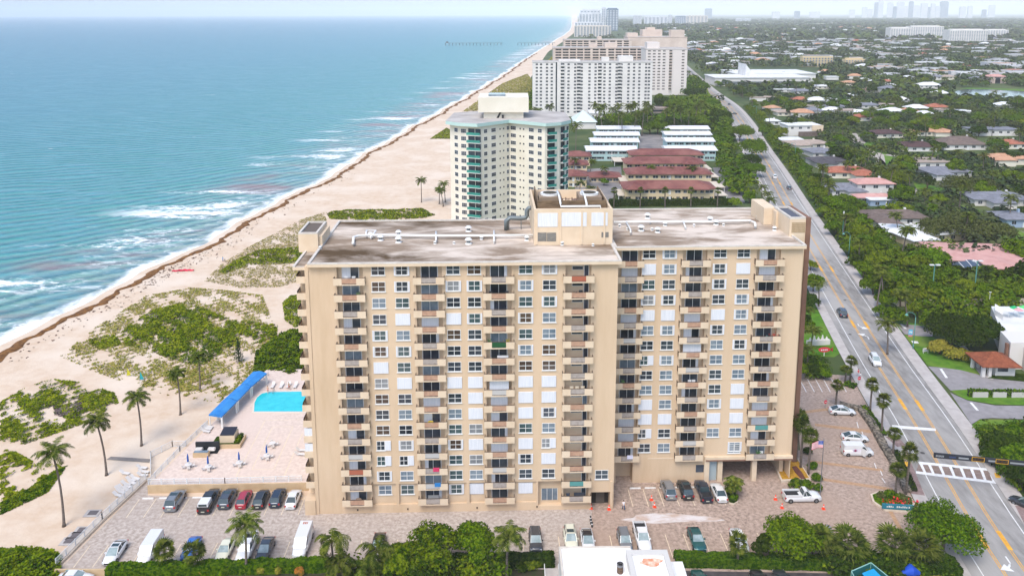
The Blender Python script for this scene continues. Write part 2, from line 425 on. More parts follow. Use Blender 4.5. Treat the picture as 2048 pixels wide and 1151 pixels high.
struct(mb.build('pavement',conc),'pale concrete pavements beside the road')
def near_i(p):
    return min(range(len(RL)),key=lambda i:(RL[i]-Vector((p[0],p[1],0))).length)
def road_frame(px,py):
    p=g(px,py); i=near_i(p); d=(RL[i+1]-RL[i-1]).normalized(); return p,d,Vector((-d.y,d.x,0))
# stop line, crosswalk, arrows
mb=MB()
def rect_on(mb,p,d,n,l,w_,z,mi=0):
    a=[p+d*l/2+n*w_/2,p+d*l/2-n*w_/2,p-d*l/2-n*w_/2,p-d*l/2+n*w_/2]; mb.add([(q.x,q.y,z) for q in a],[(0,3,2,1)],mi)
def quadpx(mb,pts,z,mi=0): mb.sheet([g(*q,z)[:2] for q in pts],z,mi)
quadpx(mb,[(1784,849),(1871,856),(1872,861),(1784,855)],.116)
quadpx(mb,[(1838,922),(1978,936),(1980,941),(1838,927)],.116); quadpx(mb,[(1832,941),(1996,962),(1997,967),(1832,946)],.116)
for (a,b) in ((1838,1832),(1855,1850),(1876,1871),(1897,1894),(1918,1916),(1939,1938),(1959,1961),(1976,1982)):
    fa=(a-1838)/140; y0_=925+fa*13; y1_=943+fa*19
    quadpx(mb,[(a,y0_),(a+6,y0_+.5),(a+15,y1_+2),(a+9,y1_)],.118)
struct(mb.build('crosswalk_stripes',paint),'white stop line and crosswalk bars')
cw=mat('crosswalk_brick',S(178,156,146,.55),.9,c2=S(160,135,120,.5),scale=1.2)
mb=MB(); quadpx(mb,[(1838,924),(1979,938),(1997,965),(1832,944)],.112); struct(mb.build('crosswalk_paving',cw),'brown brick crosswalk')
def arrow(px,py,sgn,turn,nm,z=.118):
    p,d,n=road_frame(px,py); d=d*sgn; n=Vector((-d.y,d.x,0))*turn; mb=MB()
    def P(a,b): q=p+d*a+n*b; return (q.x,q.y,z)
    mb.add([P(-2.2,-.12),P(-2.2,.12),P(-.2,.12),P(.2,.3),P(.75,.75),P(.55,1.0),P(.0,.55),P(-.35,.35),P(-.6,-.12)],[tuple(range(9))] )
    
    z=z+.006; mb.add([P(-.3,1.0),P(1.3,.2),P(1.15,2.1)],[(0,1,2)])
    o=mb.build('road_arrow',paint); 
    return tag(o,nm,'road marking')
arrow(1719,654,-1,1,'white curved turn arrow in the centre lane, the farther of the pair'); arrow(1734,672,1,1,'white curved turn arrow in the centre lane, the nearer of the pair')
arrow(2024,1132,-1,-1,'large white turn arrow at the bottom right corner of the road')
for i,(x,y) in enumerate([(1780,790),(1700,668),(1845,905),(1905,935),(1890,1060),(1683,683),(1690,600),(1958,1090)]):
    p=g(x,y,.1); mb=MB(); mb.tube([(0,0,0),(0,0,.016)],.42,14); o=mb.build('manhole_cover',mat('cast_iron',(.06,.055,.05),.7),None,False,p); tag(o,'dark round manhole cover in the road or pavement','manhole cover','manhole covers along the road')
# ================================================================== the tan apartment tower (u along the front, v depth)
stucco=mat('stucco',S(241,212,178,.69),.9,c2=S(230,199,162,.64),scale=.45,detail=6,lo=.42,hi=.78,stretch=(1,1,.16),c3=S(244,217,184,.69),s3=.06,bump=.01,bscale=12)
stucco2=mat('stucco_light',S(247,225,196,.72),.9,c2=S(241,216,184,.7),scale=.4,detail=4)
stucco_side=mat('stucco_lightened_shade',S(240,214,182,.72),.9,c2=S(230,203,170,.7),scale=.3)  # recess and side walls coloured paler to offset the shade on them
brown=mat('brown_stucco',S(172,130,108,.58),.9,c2=S(152,114,96,.56),scale=.3)
whitem=mat('white_shutter',S(244,246,250,.78),.6,c2=S(228,232,240,.78),scale=1.2,stretch=(6,6,.3))
frame_w=mat('white_frame',S(240,240,238,.75),.5)
glass_d=mat('dark_window_glass',(.018,.024,.035),.12,c2=(.05,.06,.075),scale=.35,detail=2,spec=.6,rnd=.4)
glass_b=mat('blue_window_glass',(.10,.14,.18),.12,c2=(.22,.27,.31),scale=.4,spec=.6)
slabm=mat('balcony_floor',S(215,196,180,.62),.9,c2=S(180,160,145,.5),scale=2)
rail_dark=mat('dark_rail',S(120,100,85,.4),.6)
Tb=Matrix.Translation((BX0,BY0,0))@Matrix.Rotation(BYAW,4,'Z')
tower=empty('apartment_tower',(BX0,BY0,0),BYAW,'tall tan stucco apartment tower with stained flat roof and rows of balconies','apartment building')
W1,W2,SB,DEP,RZ=48.9,81.4,7.4,25.5,43.35
ZC=[3.98+2.7135*k for k in range(15)]
KC=[7-0.54,18.91,29.91,42.58]; 
COLS=[10.92,14.62,22.72,26.05,34.2,37.98]
KC2=[52.0,63.09,75.6]; COLS2=[55.3,58.75,67.32,71.3]
BW=2.47  # half width of a balcony
RD=.72  # recess depth behind a balcony
# ---- walls with real recesses behind the balconies and openings for the garage
def facade(mb,u0,u1,v,z0,z1,recs,thick=.5):
    """front wall as vertical piers; recs = (ua,ub,za,zb) recessed bays"""
    cur=u0
    for (ua,ub,za,zb) in sorted(recs):
        mb.box(cur,ua,v,v+3,z0,z1); 
        if za>z0: mb.box(ua,ub,v,v+3,z0,za)
        if zb<z1: mb.box(ua,ub,v,v+3,zb,z1)
        mb.box(ua,ub,v+RD,v+3,za,zb,1)
        cur=ub
    mb.box(cur,u1,v,v+3,z0,z1)
mb=MB()
bays=[(c-2.05,c+2.05,1.7 if c<41 else 1.9,42.75) for c in KC]
bays+= [(46.2-.9,48.3-.2,0,3.05)]
mb1=MB()
cur=0
def piers(mb,u0,u1,v,z0,z1,recs,mi_back=1):
    cur=u0
    for (ua,ub,za,zb,dp) in sorted(recs):
        if ua>cur: mb.box(cur,ua,v,v+3,z0,z1)
        if za>z0: mb.box(ua,ub,v,v+3,z0,za)
        if zb<z1: mb.box(ua,ub,v,v+3,zb,z1)
        if dp<3: mb.box(ua,ub,v+dp,v+3,za,zb,mi_back)
        cur=ub
    mb.box(cur,u1,v,v+3,z0,z1)
recs=[(c-2.05,c+2.05,1.45,42.75,RD) for c in KC]
recs+=[(8.98,12.75,1.5,5.25,.35),(13.25,16.5,1.5,5.25,.35),(20.98+.3,24.4,1.5,5.25,.3),(24.9,27.7,1.5,5.25,.35),(32.2,36.0,1.5,5.25,.3),(36.3,40.2,.75,5.25,.9),(45.15,48.3,0,3.1,2.99)]
piers(mb1,0,W1,0,0,RZ-.6,recs)
mb1.box(0,W1,3,DEP,0,RZ-.6)
mb1.box(-1.9,0,2.2,23,0,RZ-1.6,1)            # recessed side wall bay
mb1.box(-.02-.55,0-.001,-.12,1.0,0,RZ-.61)         # corner pier seen at the left edge
mb1.box(45.15-.35,45.15-.002,-.10,-.001,0,4.5); mb1.box(48.32,48.72,-.14,-.001,0,5.1)   # garage jambs
o=mb1.build('wall',[stucco,stucco_side],tower)
mb=MB(); mb.box(45.17,48.28,1.7,2.98,.02,3.08); mb.build('garage_shade_block',mat('garage_dark',(.03,.025,.02),.9),tower)  # solid dark block stands in for the shade inside the garage
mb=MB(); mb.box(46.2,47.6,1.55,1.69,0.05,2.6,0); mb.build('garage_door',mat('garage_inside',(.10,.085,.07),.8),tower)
mb2=MB()
recs2=[(c-2.05,c+2.05,4.9,42.75,RD) for c in KC2]
recs2[0]=(W1+.05,54.0,4.9,42.75,RD)
recs2+=[(66.3,81.25,0,4.35,2.999),(W1+1.5,53.4,0,4.6,2.2)]
recs2.sort()
# right block front: solid piers above the porte cochere
def piers2(mb,u0,u1,v,recs):
    ev=sorted(set([u0,u1]+[r[0] for r in recs]+[r[1] for r in recs]))
    for a,b in zip(ev[:-1],ev[1:]):
        m_=(a+b)/2; rr=[r for r in recs if r[0]<m_<r[1]]
        zs=[(0,RZ-.6)]
        for r in rr:
            nz=[]
            for (p,q) in zs:
                if r[2]>p: nz.append((p,min(q,r[2])))
                if r[3]<q: nz.append((max(p,r[3]),q))
            zs=[z for z in nz if z[1]-z[0]>.01]
            if r[4]<2.9: mb.box(a,b,v+r[4],v+3,r[2],r[3],1)
        for (p,q) in zs: mb.box(a,b,v,v+3,p,q)
piers2(mb2,W1+.003,W2,SB,recs2)
mb2.box(W1+.003,66.3,SB+3,SB+DEP,0,RZ-.6); mb2.box(66.3,W2,SB+3,SB+DEP,4.35,RZ-.6); mb2.box(66.3,W2,SB+14,SB+DEP,0,4.349,1)
mb2.build('wall',[stucco,stucco_side],tower)
for q in ((68.48,69.32,SB-.12,SB+.75,0,4.6),(74.58,75.42,SB-.12,SB+.75,0,4.6),(66.0,66.9,SB-.35,SB-.002,0,5.0),(80.2,80.9,SB+2,SB+6.5,0,4.34)): mb=MB(); mb.box(*q); mb.build('entrance_column',[stucco2],tower)
mb=MB(); mb.box(66.2,81.6,SB-.5,SB-.003,4.25,4.95); mb.box(66.2,81.6,SB-.55,SB-.501,4.2,4.45,1); mb.build('entrance_canopy',[stucco2,brown],tower)
mb=MB(); mb.box(66.9,68.4,SB+.4,SB+.5,0,3.9); mb.build('entrance_glass',[mat('lobby_glass',(.35,.42,.45),.15)],tower)
# roofs with kerbs and eaves
roofm=mat('stained_roof',S(232,216,200,.74),.95,c2=S(172,150,128,.6),scale=.22,detail=9,lo=.42,hi=.60,c3=S(118,92,60,.45),s3=.085,lo3=.50,hi3=.64,stretch=(.4,1,1),bump=.05,bscale=1.5,dist=.4)
def roof_poly(name,x0,x1,y0,y1,eave_l,eave_r):
    mb=MB(); mb.box(x0-eave_l,x1+eave_r,y0-.75,y1+.4,RZ-.6,RZ-.15,0,1); 
    k=.42
    mb.box(x0-eave_l,x1+eave_r,y0-.75,y0-.75+k,RZ-.15,RZ+.05,2); mb.box(x0-eave_l,x1+eave_r,y1+.4-k,y1+.4,RZ-.15,RZ+.1,2)
    if eave_l or name: mb.box(x0-eave_l,x0-eave_l+k,y0-.75+k,y1+.4-k,RZ-.15,RZ+.08,2)
    mb.box(x1+eave_r-k,x1+eave_r,y0-.75+k,y1+.4-k,RZ-.15,RZ+.12,2)
    return mb.build('roof',[stucco2,roofm,frame_w2],tower)
frame_w2=mat('roof_kerb',S(240,232,220,.68),.8,c2=S(225,215,203,.66),scale=1)
roof_poly('a',0,W1,0,DEP,.0,.45); roof_poly('b',W1+.46,W2,SB,SB+DEP,0,.25)
mb=MB(); mb.box(-2.6,-.003,.6,22,RZ-1.45,RZ-.95,0,1); mb.box(-2.6,-2.2,.6,22,RZ-.95,RZ-.75,2); mb.build('side_roof',[stucco2,roofm,frame_w2],tower)
# stair heads
mb=MB(); mb.box(-3.5,-.25,8.9,16.5,RZ-1.0,45.45); 
for b_ in ((-3.5,-3.15,8.9,16.5),(-.6,-.25,8.9,16.5),(-3.15,-.6,8.9,9.25),(-3.15,-.6,16.15,16.5)): mb.box(*b_,45.45,45.75,2)
mb.box(-3.15,-.6,9.25,16.15,45.45,45.5,3); mb.box(-.249,.35,9.5,16.2,RZ-.1,45.0)
mb.build('stair_tower',[stucco2,stucco,frame_w2,mat('tar_roof',S(150,135,122,.4),.9)],tower)
mb=MB()
eu0,eu1,ev0=74.4,81.35,SB+6.6
mb.box(79.0,81.2,20.6,28,RZ-.1,46.4); mb.box(80.9,83.7,12.7,21,0,46.3)
for b_ in ((80.9,83.7,12.7,13.05),(80.9,83.7,20.65,21),(80.9,81.25,13.05,20.65),(83.35,83.7,13.05,20.65)): mb.box(*b_,46.3,46.65,1)
mb.box(81.26,83.34,13.06,20.64,46.3,46.34,2)
mb.box(80.5,80.89,18.5,20.5,RZ-.1,46.2)
mb.build('stair_tower',[stucco2,frame_w2,mat('blue_grey_roof',S(130,135,150,.4),.8)],tower)
mb=MB()
for i in range(11):
    u=81.3+i*.22; mb.box(u,u+.07,12.63,12.698,43.9,45.7)
for k in range(6): z=43.95+k*.33; mb.box(81.25,83.6,12.65,12.696,z,z+.07)
mb.build('lattice_screen',[mat('lattice',S(214,184,140,.5),.9)],tower)
mb=MB(); mb.box(83.71,84.5,12.4,21.5,0,46.6); mb.build('brown_pilaster',[brown,stucco2],tower)
# penthouse: plant room with white louvres and an open timber screen on top
mb=MB(); pu0,pu1,pv0,pv1=36.0,49.25,8.8,25.2
mb.box(pu0,pu1,pv0,pv1,RZ-.2,47.6); mb.box(pu0,pu1,pv0,pv0+.4,47.6,49.45); mb.box(pu0,pu0+.35,pv0+.4,pv1,47.6,49.3); mb.box(pu1-.35,pu1,pv0+.4,pv1,47.6,49.3); mb.box(pu0,pu1,pv1-.3,pv1,47.6,49.2)
for u in (36.3,40.3,43.9,47.7): mb.box(u,u+.3,pv0-.14,pv0-.002,RZ,49.3)
mb.build('plant_room_wall',[stucco2],tower)
def panels(name,rects,m,v0=pv0-.07,v1=pv0-.003):
    for (a,b,c,d) in rects:
        (ua,z1),(ub,z0)=fac(a,b,pv0),fac(c,d,pv0); mb=MB(); mb.box(ua,ub,v0,v1,z0,z1); mb.build(name,m,tower)
panels('louvre_panel',[(1074,426,1115,453),(1122,425,1173,452),(1183,425,1215,451)],whitem)
panels('vent_grille',[(1074,465,1093,482),(1094,465,1112,482),(1203,464,1217,474)],mat('grey_grille',S(185,180,170,.5),.7,c2=S(150,148,142,.4),scale=5,stretch=(.3,.3,3)))
timber=mat('weathered_timber',S(178,150,118,.5),.9,c2=S(130,108,84,.45),scale=1.2,stretch=(.4,.4,3),detail=5)
mb=MB(); mb.box(pu0+.8,pu1-.5,pv0+4.0,pv0+4.25,47.6,49.95); mb.box(pu0+.8,pu0+1.0,pv0+4.25,pv1-.5,47.6,49.95); mb.box(pu1-.7,pu1-.5,pv0+4.25,pv1-.5,47.6,49.95)
mb.box(pu0+4.9,pu0+8.6,pv0+3.2,pv0+3.995,47.6,48.4,0)
mb.build('timber_screen',timber,tower)
for c_,r in ((37.0+2.2,1.5),(46.2,1.5)):
    mb=MB(); mb.box(c_-2.0,c_+2.0,pv0+6,pv0+10.5,47.6,50.1); mb.build('cooling_tower',mat('cooling_tower_body',S(190,165,140,.5),.7),tower)
    mb=MB(); mb.tube([(c_,pv0+8.2,50.1),(c_,pv0+8.2,50.45)],1.65,16,0); mb.cyl(c_,pv0+8.2,50.45,50.49,1.25,16,1); 
    mb.build('cooling_fan',[frame_w,mat('fan_grille',S(110,100,80,.4),.8)],tower)
mb=MB()
for i in range(7):
    u=40.9+i*.55; mb.tube([(u,pv0+5.0,47.6),(u,pv0+5,49.4+.3*(i%3))],.07,5); mb.tube([(u,pv0+7.5,47.6),(u,pv0+7.5,49.7-.2*(i%2))],.09,5)
for z in (48.4,49.0,49.5): mb.tube([(40.7,pv0+5,z),(44.6,pv0+5,z)],.06,5); mb.tube([(40.7,pv0+7.5,z),(44.6,pv0+7.5,z)],.06,5)
mb.box(42.9,43.9,pv0+5.6,pv0+6.6,47.6,49.6)
mb.build('pipe_rack',mat('rust_pipe',S(190,150,130,.5),.7,c2=S(120,95,85,.4),scale=2),tower)
pipem=mat('white_pipe',S(245,245,243,.78),.5)
mb=MB(); fz=49.75
mb.tube([(pu0+4.5,pv0+8,50.8),(pu0+4.5,pv0+3.6,50.8),(pu0+4.5,pv0+.9,50.2),(pu0+4.5,pv0+.6,fz),(pu0+11.2,pv0+.6,fz),(pu0+11.3,pv0+.6,49.0)],.17,8)
mb.tube([(pu0+8.9,pv0+8,50.8),(pu0+8.9,pv0+3.6,50.8),(pu0+8.9,pv0+.9,50.2),(pu0+8.9,pv0+.6,fz)],.17,8); mb.build('roof_pipe',pipem,tower,True)
# long white pipes on the roof
def rp(px,py,z=RZ+.25):
    p=g(px,py,z); a=uv(p); return (a[0],a[1],z)
for pts,r in (([(706,487),(707,474),(718,471),(760,470),(860,471),(960,471),(1066,470)],.22),([(731,471),(733,460),(752,461),(742,473)],.14),([(1228,444),(1300,443),(1400,443),(1500,441),(1510,445),(1511,452)],.22),([(1252,444),(1261,459),(1261,465)],.15),([(872,463),(872,480)],.15),([(988,461),(988,482)],.15),([(1366,441),(1371,454)],.14)):
    mb=MB(); mb.tube([rp(*q,z=RZ+.45) for q in pts],r,8)
    for q in pts[1::2]: a=rp(*q); mb.box(a[0]-.12,a[0]+.12,a[1]-.25,a[1]+.25,RZ-.15,RZ+.3)
    mb.build('roof_pipe',pipem,tower,True)
# silver ducts beside the plant room
duct=mat('galvanised_duct',S(160,172,176,.45),.45,metal=.4)
mb=MB(); a=rp(1013,462); b_=rp(1050,442)
mb.tube([(a[0],a[1]+2,RZ),(a[0],a[1]+2,RZ+1.6),(a[0]+.7,a[1]+2.3,RZ+2.1),(pu0-2.0,a[1]+2.6,RZ+1.9),(pu0-1.0,a[1]+2.6,RZ+2.0),(pu0-.75,a[1]+2.6,RZ+2.4),(pu0-.75,a[1]+2.6,RZ+3.4),(pu0-.4,a[1]+2.6,RZ+3.8),(pu0+.3,a[1]+2.6,RZ+3.8)],.42,10)
for u in (pu0-2.4,pu0-4.6): mb.cyl(u+.6,a[1]+2.6,RZ-.1,RZ+1.6,.07,6)
mb.build('air_duct',duct,tower,True)
# roof vents
ventp=None
def vent_me(big):
    mb=MB(); mb.tube([(0,0,-.15),(0,0,.25)],.75,12,0,.5)
    mb.tube([(0,0,.25),(0,0,.7)],.38,12,1); mb.tube([(0,0,.7),(0,0,.8),(0,0,1.15)],[.45,.72,.4],12,0)
    o=mb.build('roof_vent',[frame_w,duct],tower,False); return o
vm=None
for (px,py,s) in [(797,484,1.1),(797,470,1.0),(741,473,.9),(761,480,1.0),(937,487,1.15),(937,462,1.1),(963,478,.6),(870,487,.5),(908,487,.45),(1054,480,.9),(1124,489,.7),(1295,436,1.1),(1282,461,1.15),(1315,464,1.0),(1330,451,.8),(1186,491,.45),(1420,443,1.1),(1432,449,1.0),(1388,452,.5),(1447,451,.5),(1518,430,1.1),(1517,438,.9),(1549,460,.8),(1304,460,.55),(1239,453,.6),(1254,459,.4),(640,497,.5)]:
    if vm is None: vm=vent_me(1); o=vm
    else: o=vm.copy(); col.objects.link(o)
    a=rp(px,py,RZ-.1); s*=.78; o.location=(a[0],a[1],RZ-.12); o.scale=(s,s,s)
# ---- windows
def window_mesh(kind):
    """frame with four lights, 2.0 wide, 1.5 high; optional storm shutter panel"""
    mb=MB(); w_,h=1.0,.74
    if kind=='shut':
        mb.box(-1.18,1.18,-.12,-.01,-.98,.92); 
        for i in range(11): x=-1.14+i*.21; mb.box(x,x+.07,-.135,-.121,-.96,.90)
        return mb,[whitem]
    a,b=(-w_,w_)
    if kind=='half': a,b=-1.05,.15
    if kind=='wide': a,b=-.85,.85
    t=.085
    mb.box(a-t,b+t,-.07,-.005,-h-t,-h,0); mb.box(a-t,b+t,-.07,-.005,h,h+t,0)
    for x in (a-t,b,(a+b)/2-t/2): mb.box(x,x+t,-.07,-.005,-h,h,0)
    mb.box(a,(a+b)/2-t/2,-.065,-.005,-.05,.03,0); mb.box((a+b)/2+t/2,b,-.065,-.005,-.05,.03,0)
    mb.box(a-.2,b+.2,-.16,-.004,-h-t-.1,-h-t-.002,0)
    if kind in('half',): mb.box(.25,1.2,-.12,-.006,-.85,.85,1)
    if kind=='wide':
        mb.box(.98,1.22,-.12,-.006,-.9,.85,1); mb.box(-1.22,-.98,-.12,-.006,-.9,.85,1)
    return mb,[frame_w,whitem]
WPROT={}
nwin=[0]; rest=MB(Tb.inverted()@Tb)
GV=[mat('window_glass_teal',(.03,.055,.06),.1,c2=(.07,.11,.115),scale=.5,spec=.6),mat('window_glass_brown',(.05,.03,.022),.12,c2=(.10,.07,.05),scale=.5,spec=.6),mat('window_glass_blind',(.16,.17,.18),.2,c2=(.26,.27,.28),scale=.3,spec=.5)]
rw=random.Random(3)
def put_window(u,z,v,kind,pane='d'):
    key=kind
    if pane=='d': pane=rw.choice('dddddtttbnc')
    if nwin[0]>=100:
        k=kind
        mb,_=window_mesh(kind); o=len(rest.v); rest.v+= [Vector((p.x+u,p.y+v,p.z+z)) for p in mb.v]; rest.f+=[[i+o for i in f] for f in mb.f]; rest.m+=[m if kind!='shut' else 1 for m in mb.m]
        if kind!='shut':
            a,b=(-1.0,1.0) if kind=='four' else ((-1.05,.15) if kind=='half' else (-.85,.85)); rest.box(a+u,b+u,v-.03,v-.004,z-.74,z+.74,2 if pane=='d' else 3)
        return
    nwin[0]+=1
    if key not in WPROT:
        mb,ms=window_mesh(kind); o=mb.build('window' if kind!='shut' else 'storm_shutter',ms,tower); WPROT[key]=o
    else:
        o=WPROT[key].copy(); col.objects.link(o)
    o.location=(u,v,z)
    if kind!='shut':
        pk=key+pane
        if pk not in WPROT:
            a,b=(-1.0,1.0) if kind=='four' else ((-1.05,.15) if kind=='half' else (-.85,.85))
            mb=MB(); mb.box(a,b,-.03,-.004,-.74,.74); p=mb.build('pane',[{'d':glass_d,'t':GV[0],'n':GV[1],'c':GV[2]}.get(pane,glass_b)],o); WPROT[pk]=p
        else: p=WPROT[pk].copy(); col.objects.link(p); p.parent=o
T1={0:'4444444'[:6]}
rowsA=["44w4w4S4444hh w4","","","","",""]
COLK=['44444W S4444hhW4'.replace(' ',''),'WW4S4W4S4b4Wh44','4W4S444S4b4W44W','4W4W4d4SSS4S4bS','4W4W4W4SSS4SW4S','W4W4b44SSWbhS4-']
COLK[0]='4444WWS4444hhw4'
K2=['4S44S4b4hb4S4-','WWW4SW4b444SS4','4W44S444W44S4-','4SWW4W4W4SSS4W']
K2=['4S4WSb4h4bSSh4','WW4WSW4W4b4S44','4WW4SW4444WS4-','4S4WW4W4bSSS4W']
def rowkind(ch): return {'4':('four','d'),'W':('wide','d'),'w':('wide','d'),'S':('shut','d'),'h':('half','d'),'b':('four','b'),'d':('four','d')}[ch]
for ci,u in enumerate(COLS):
    for r,ch in enumerate(COLK[ci]):
        if ch=='-': continue
        k=14-r; kd,pn=rowkind(ch); put_window(u,ZC[k],-.002 if k>0 else .35-.002 if ci in(0,1,3) else .298,kd,pn)
put_window(46.85,6.3,-.002,'four')
for ci,u in enumerate(COLS2):
    for r,ch in enumerate(K2[ci]):
        if ch=='-': continue
        k=14-r; kd,pn=rowkind(ch); put_window(u,ZC[k],SB-.002,kd,pn)
put_window(71.2,6.3,SB-.002,'four','b')
if rest.v:
    o=rest.build('window_set',[frame_w,whitem,glass_d,glass_b],tower); o['kind']='stuff'
mb=MB(); mb.box(36.9,39.6,.84,.9,1.3,3.4,0); 
for u in (36.9,37.8,38.7,39.55): mb.box(u,u+.07,.76,.839,1.3,3.4,1)
mb.build('ground_floor_window',[glass_b,frame_w],tower)
mb=MB(); mb.box(64.6,66.0,SB-.06,SB-.002,1.9,3.3); mb.build('ground_floor_window',glass_d,tower)
for u in (2.2+4,14.5,26,36.0): 
    mb=MB(); mb.box(u,u+.22,-.12,-.002,.55,.8); mb.build('wall_light',rail_dark,tower)
mb=MB()
for u in (16.9,31.9,44.9): pass
# ---- balconies
RC_={'r':mat('rail_panel_red',S(222,180,150,.64),.6,c2=S(204,160,134,.62),scale=2),'g':mat('rail_panel_grey',S(208,196,186,.62),.6,c2=S(186,174,166,.6),scale=2),'w':mat('rail_panel_white',S(225,222,218,.6),.6),'G':mat('rail_panel_green',S(45,110,65,.5),.6),'o':mat('rail_panel_terracotta',S(205,120,92,.6),.6),'t':mat('rail_panel_teal',S(110,185,180,.55),.6)}
BP={}
def balcony(c,k,v,front,rail,door,half=BW,kind='n',proj=.95):
    if door=='d': door=rw.choice('dddddebhp')
    z=ZC[k]-1.98
    key=('b',kind,round(half,2))
    if key not in BP:
        mb=MB(); mb.box(-half,half,-proj,RD-.01,-.18,0,0,1); pt=1.08
        seg=half*.54
        mb.box(-half,-half+seg,-proj,-proj+.14,0,pt-.1,0); mb.box(half-seg,half,-proj,-proj+.14,0,pt-.1,0)
        o=mb.build('balcony',[stucco2,slabm],tower); BP[key]=o
    else: o=BP[key].copy(); col.objects.link(o)
    o.location=(c,v,z)
    key=('r',rail,round(half,2))
    if key not in BP:
        mb=MB(); a=half*.46
        mb.box(-a+.002,a-.002,-proj+.05,-proj+.1,.12,.92,0); mb.box(-half,half,-proj+.02,-proj+.12,.985,1.04,1)
        for s in (-1,1):
            x=s*(half-.06); mb.box(x-.03,x+.03,-proj+.1,-.0,.985,1.04,1); 
            for i in range(5): y=-proj+.2+i*.18; mb.box(x-.02,x+.02,y,y+.03,.0,.95,1)
        q=mb.build('railing',[RC_[rail],rail_dark],o); BP[key]=q
    else: q=BP[key].copy(); col.objects.link(q); q.parent=o
    key=('d',door,kind)
    if key not in BP:
        mb=MB(); y=RD-.02
        if kind=='side':
            mb.box(-.95,.85,y-.08,y,1.5,2.15,1); mb.box(-.88,.78,y-.1,y-.081,1.57,2.08,0); mb.box(.95,1.75,y-.08,y,.05,2.3,1); mb.box(1.03,1.67,y-.1,y-.081,.1,2.22,0)
        else:
            w0=1.25
            mb.box(-w0-.12,w0+.12,y-.06,y,.03,2.42,1)
            if door=='w':
                mb.box(-w0-.1,w0+.1,y-.16,y-.061,.04,2.5,2)
            elif door=='e':
                mb.box(-w0,-.05,y-.1,y-.061,.1,2.32,0); mb.box(.05,w0-.35,y-.1,y-.061,.1,2.32,0); mb.box(w0-.35,w0,y-.11,y-.061,.1,2.32,2)
            elif door=='h':
                mb.box(-w0,-w0+.5,y-.11,y-.061,.1,2.32,2); mb.box(-w0+.5,-.05,y-.1,y-.061,.1,2.32,0); mb.box(.05,w0,y-.1,y-.061,.1,2.32,0)
            elif door=='p':
                mb.box(-w0,-.05,y-.1,y-.061,.1,2.32,2); mb.box(.05,w0,y-.1,y-.061,.1,2.32,0)
            elif door=='k':   # white roller curtain right at the front of the recess
                mb.box(-1.55,1.55,-.12,-.05,.35,2.45,2)
                mb.box(-w0,w0,y-.1,y-.061,.1,2.32,0)
            else:
                mb.box(-w0,-.05,y-.1,y-.061,.1,2.32,0); mb.box(.05,w0,y-.1,y-.061,.1,2.32,0)
        q=mb.build('sliding_door',[glass_d if door!='b' else glass_b,frame_w,whitem],o); BP[key]=q
    else: q=BP[key].copy(); col.objects.link(q); q.parent=o
    return o
R1=['rrggrgrggrgwo r'.replace(' ','')+'g','rrrrggrrrrgggwg','grgrGrrwrrrrwrr','orgggrgggrrrrtg']
D1=['dbbdddddddddddp','dddwdddwdpdddbd','ddddddkwpdwddd-','']
R1=['rrggrgrggrgwogr','grrrggrrrrgwgwg','grgrGrrwrrrrwgr','orrgrgggrggrrtg']
D1=['dbddddddddddddp','ddbwddddwpdddbd','ddddbddkwpdwddd','ddddddddddddddd']
nb=0
for ci,c in enumerate(KC):
    for r in range(15):
        k=14-r
        if nb<100: balcony(c,k,0,0,R1[ci][r],D1[ci][r],kind='side' if ci==3 else 'n')
        nb+=1
R2=['rggrgwggrggrrg','gggrrgrgrgrgwg','rgrgggrgrgrtgr']; D2=['dwbdwddddddwwd','dddddwpkwdddwd','dwbdddddddwwpd']
R2=['rggrgwggrgggrg','gggrrgrwrgrgwg','rgrgrgrgrgrtgg']; D2=['dwbdwddddddwwd','ddddwpkddddddd','dwddddddddwwpd']
for ci,c in enumerate(KC2):
    for r in range(14):
        k=14-r
        if k<1: continue
        if ci==0: balcony(52.15,k,SB,0,R2[ci][r],D2[ci][r],half=2.2,kind='n')
        else: balcony(c,k,SB,0,R2[ci][r],D2[ci][r])
# side balconies over the beach: slab, solid parapet, dark rail
for k in range(14,0,-1):
    z=ZC[k]-1.98
    if 'sb' not in BP:
        mb=MB(); mb.box(-2.05,-.57,.35,8.0,-.15,.02,0,1); mb.box(-2.05,-.58,.25,.36,-.15,.95,0); mb.box(-2.05,-1.93,.36,8.0,.0,.95,0)
        o=mb.build('side_balcony',[stucco2,slabm],tower); BP['sb']=o
    else: o=BP['sb'].copy(); col.objects.link(o)
    o.location=(0,0,z)
    if k in (4,3):
        mb=MB(); mb.box(-1.95,-.6,.38,.5,.96,2.3); mb.build('storm_shutter',whitem,o)
    elif 'sr' not in BP:
        mb=MB(); mb.box(-2.02,-1.96,.4,8,.95,1.3); 
        for i in range(8): mb.box(-2.01,-1.97,.4+i,.44+i,1.0,1.3)
        q=mb.build('railing',rail_dark,o); BP['sr']=q
    else: q=BP['sr'].copy(); col.objects.link(q); q.parent=o
mb=MB(); mb.box(-2.3,-.57,-.3,8,0,2.6); mb.build('planter_wall',stucco,tower)
mb=MB(); mb.box(56.0,62.5,SB-.05,SB-.002,4.55,4.75); mb.build('belt_course',stucco2,tower)
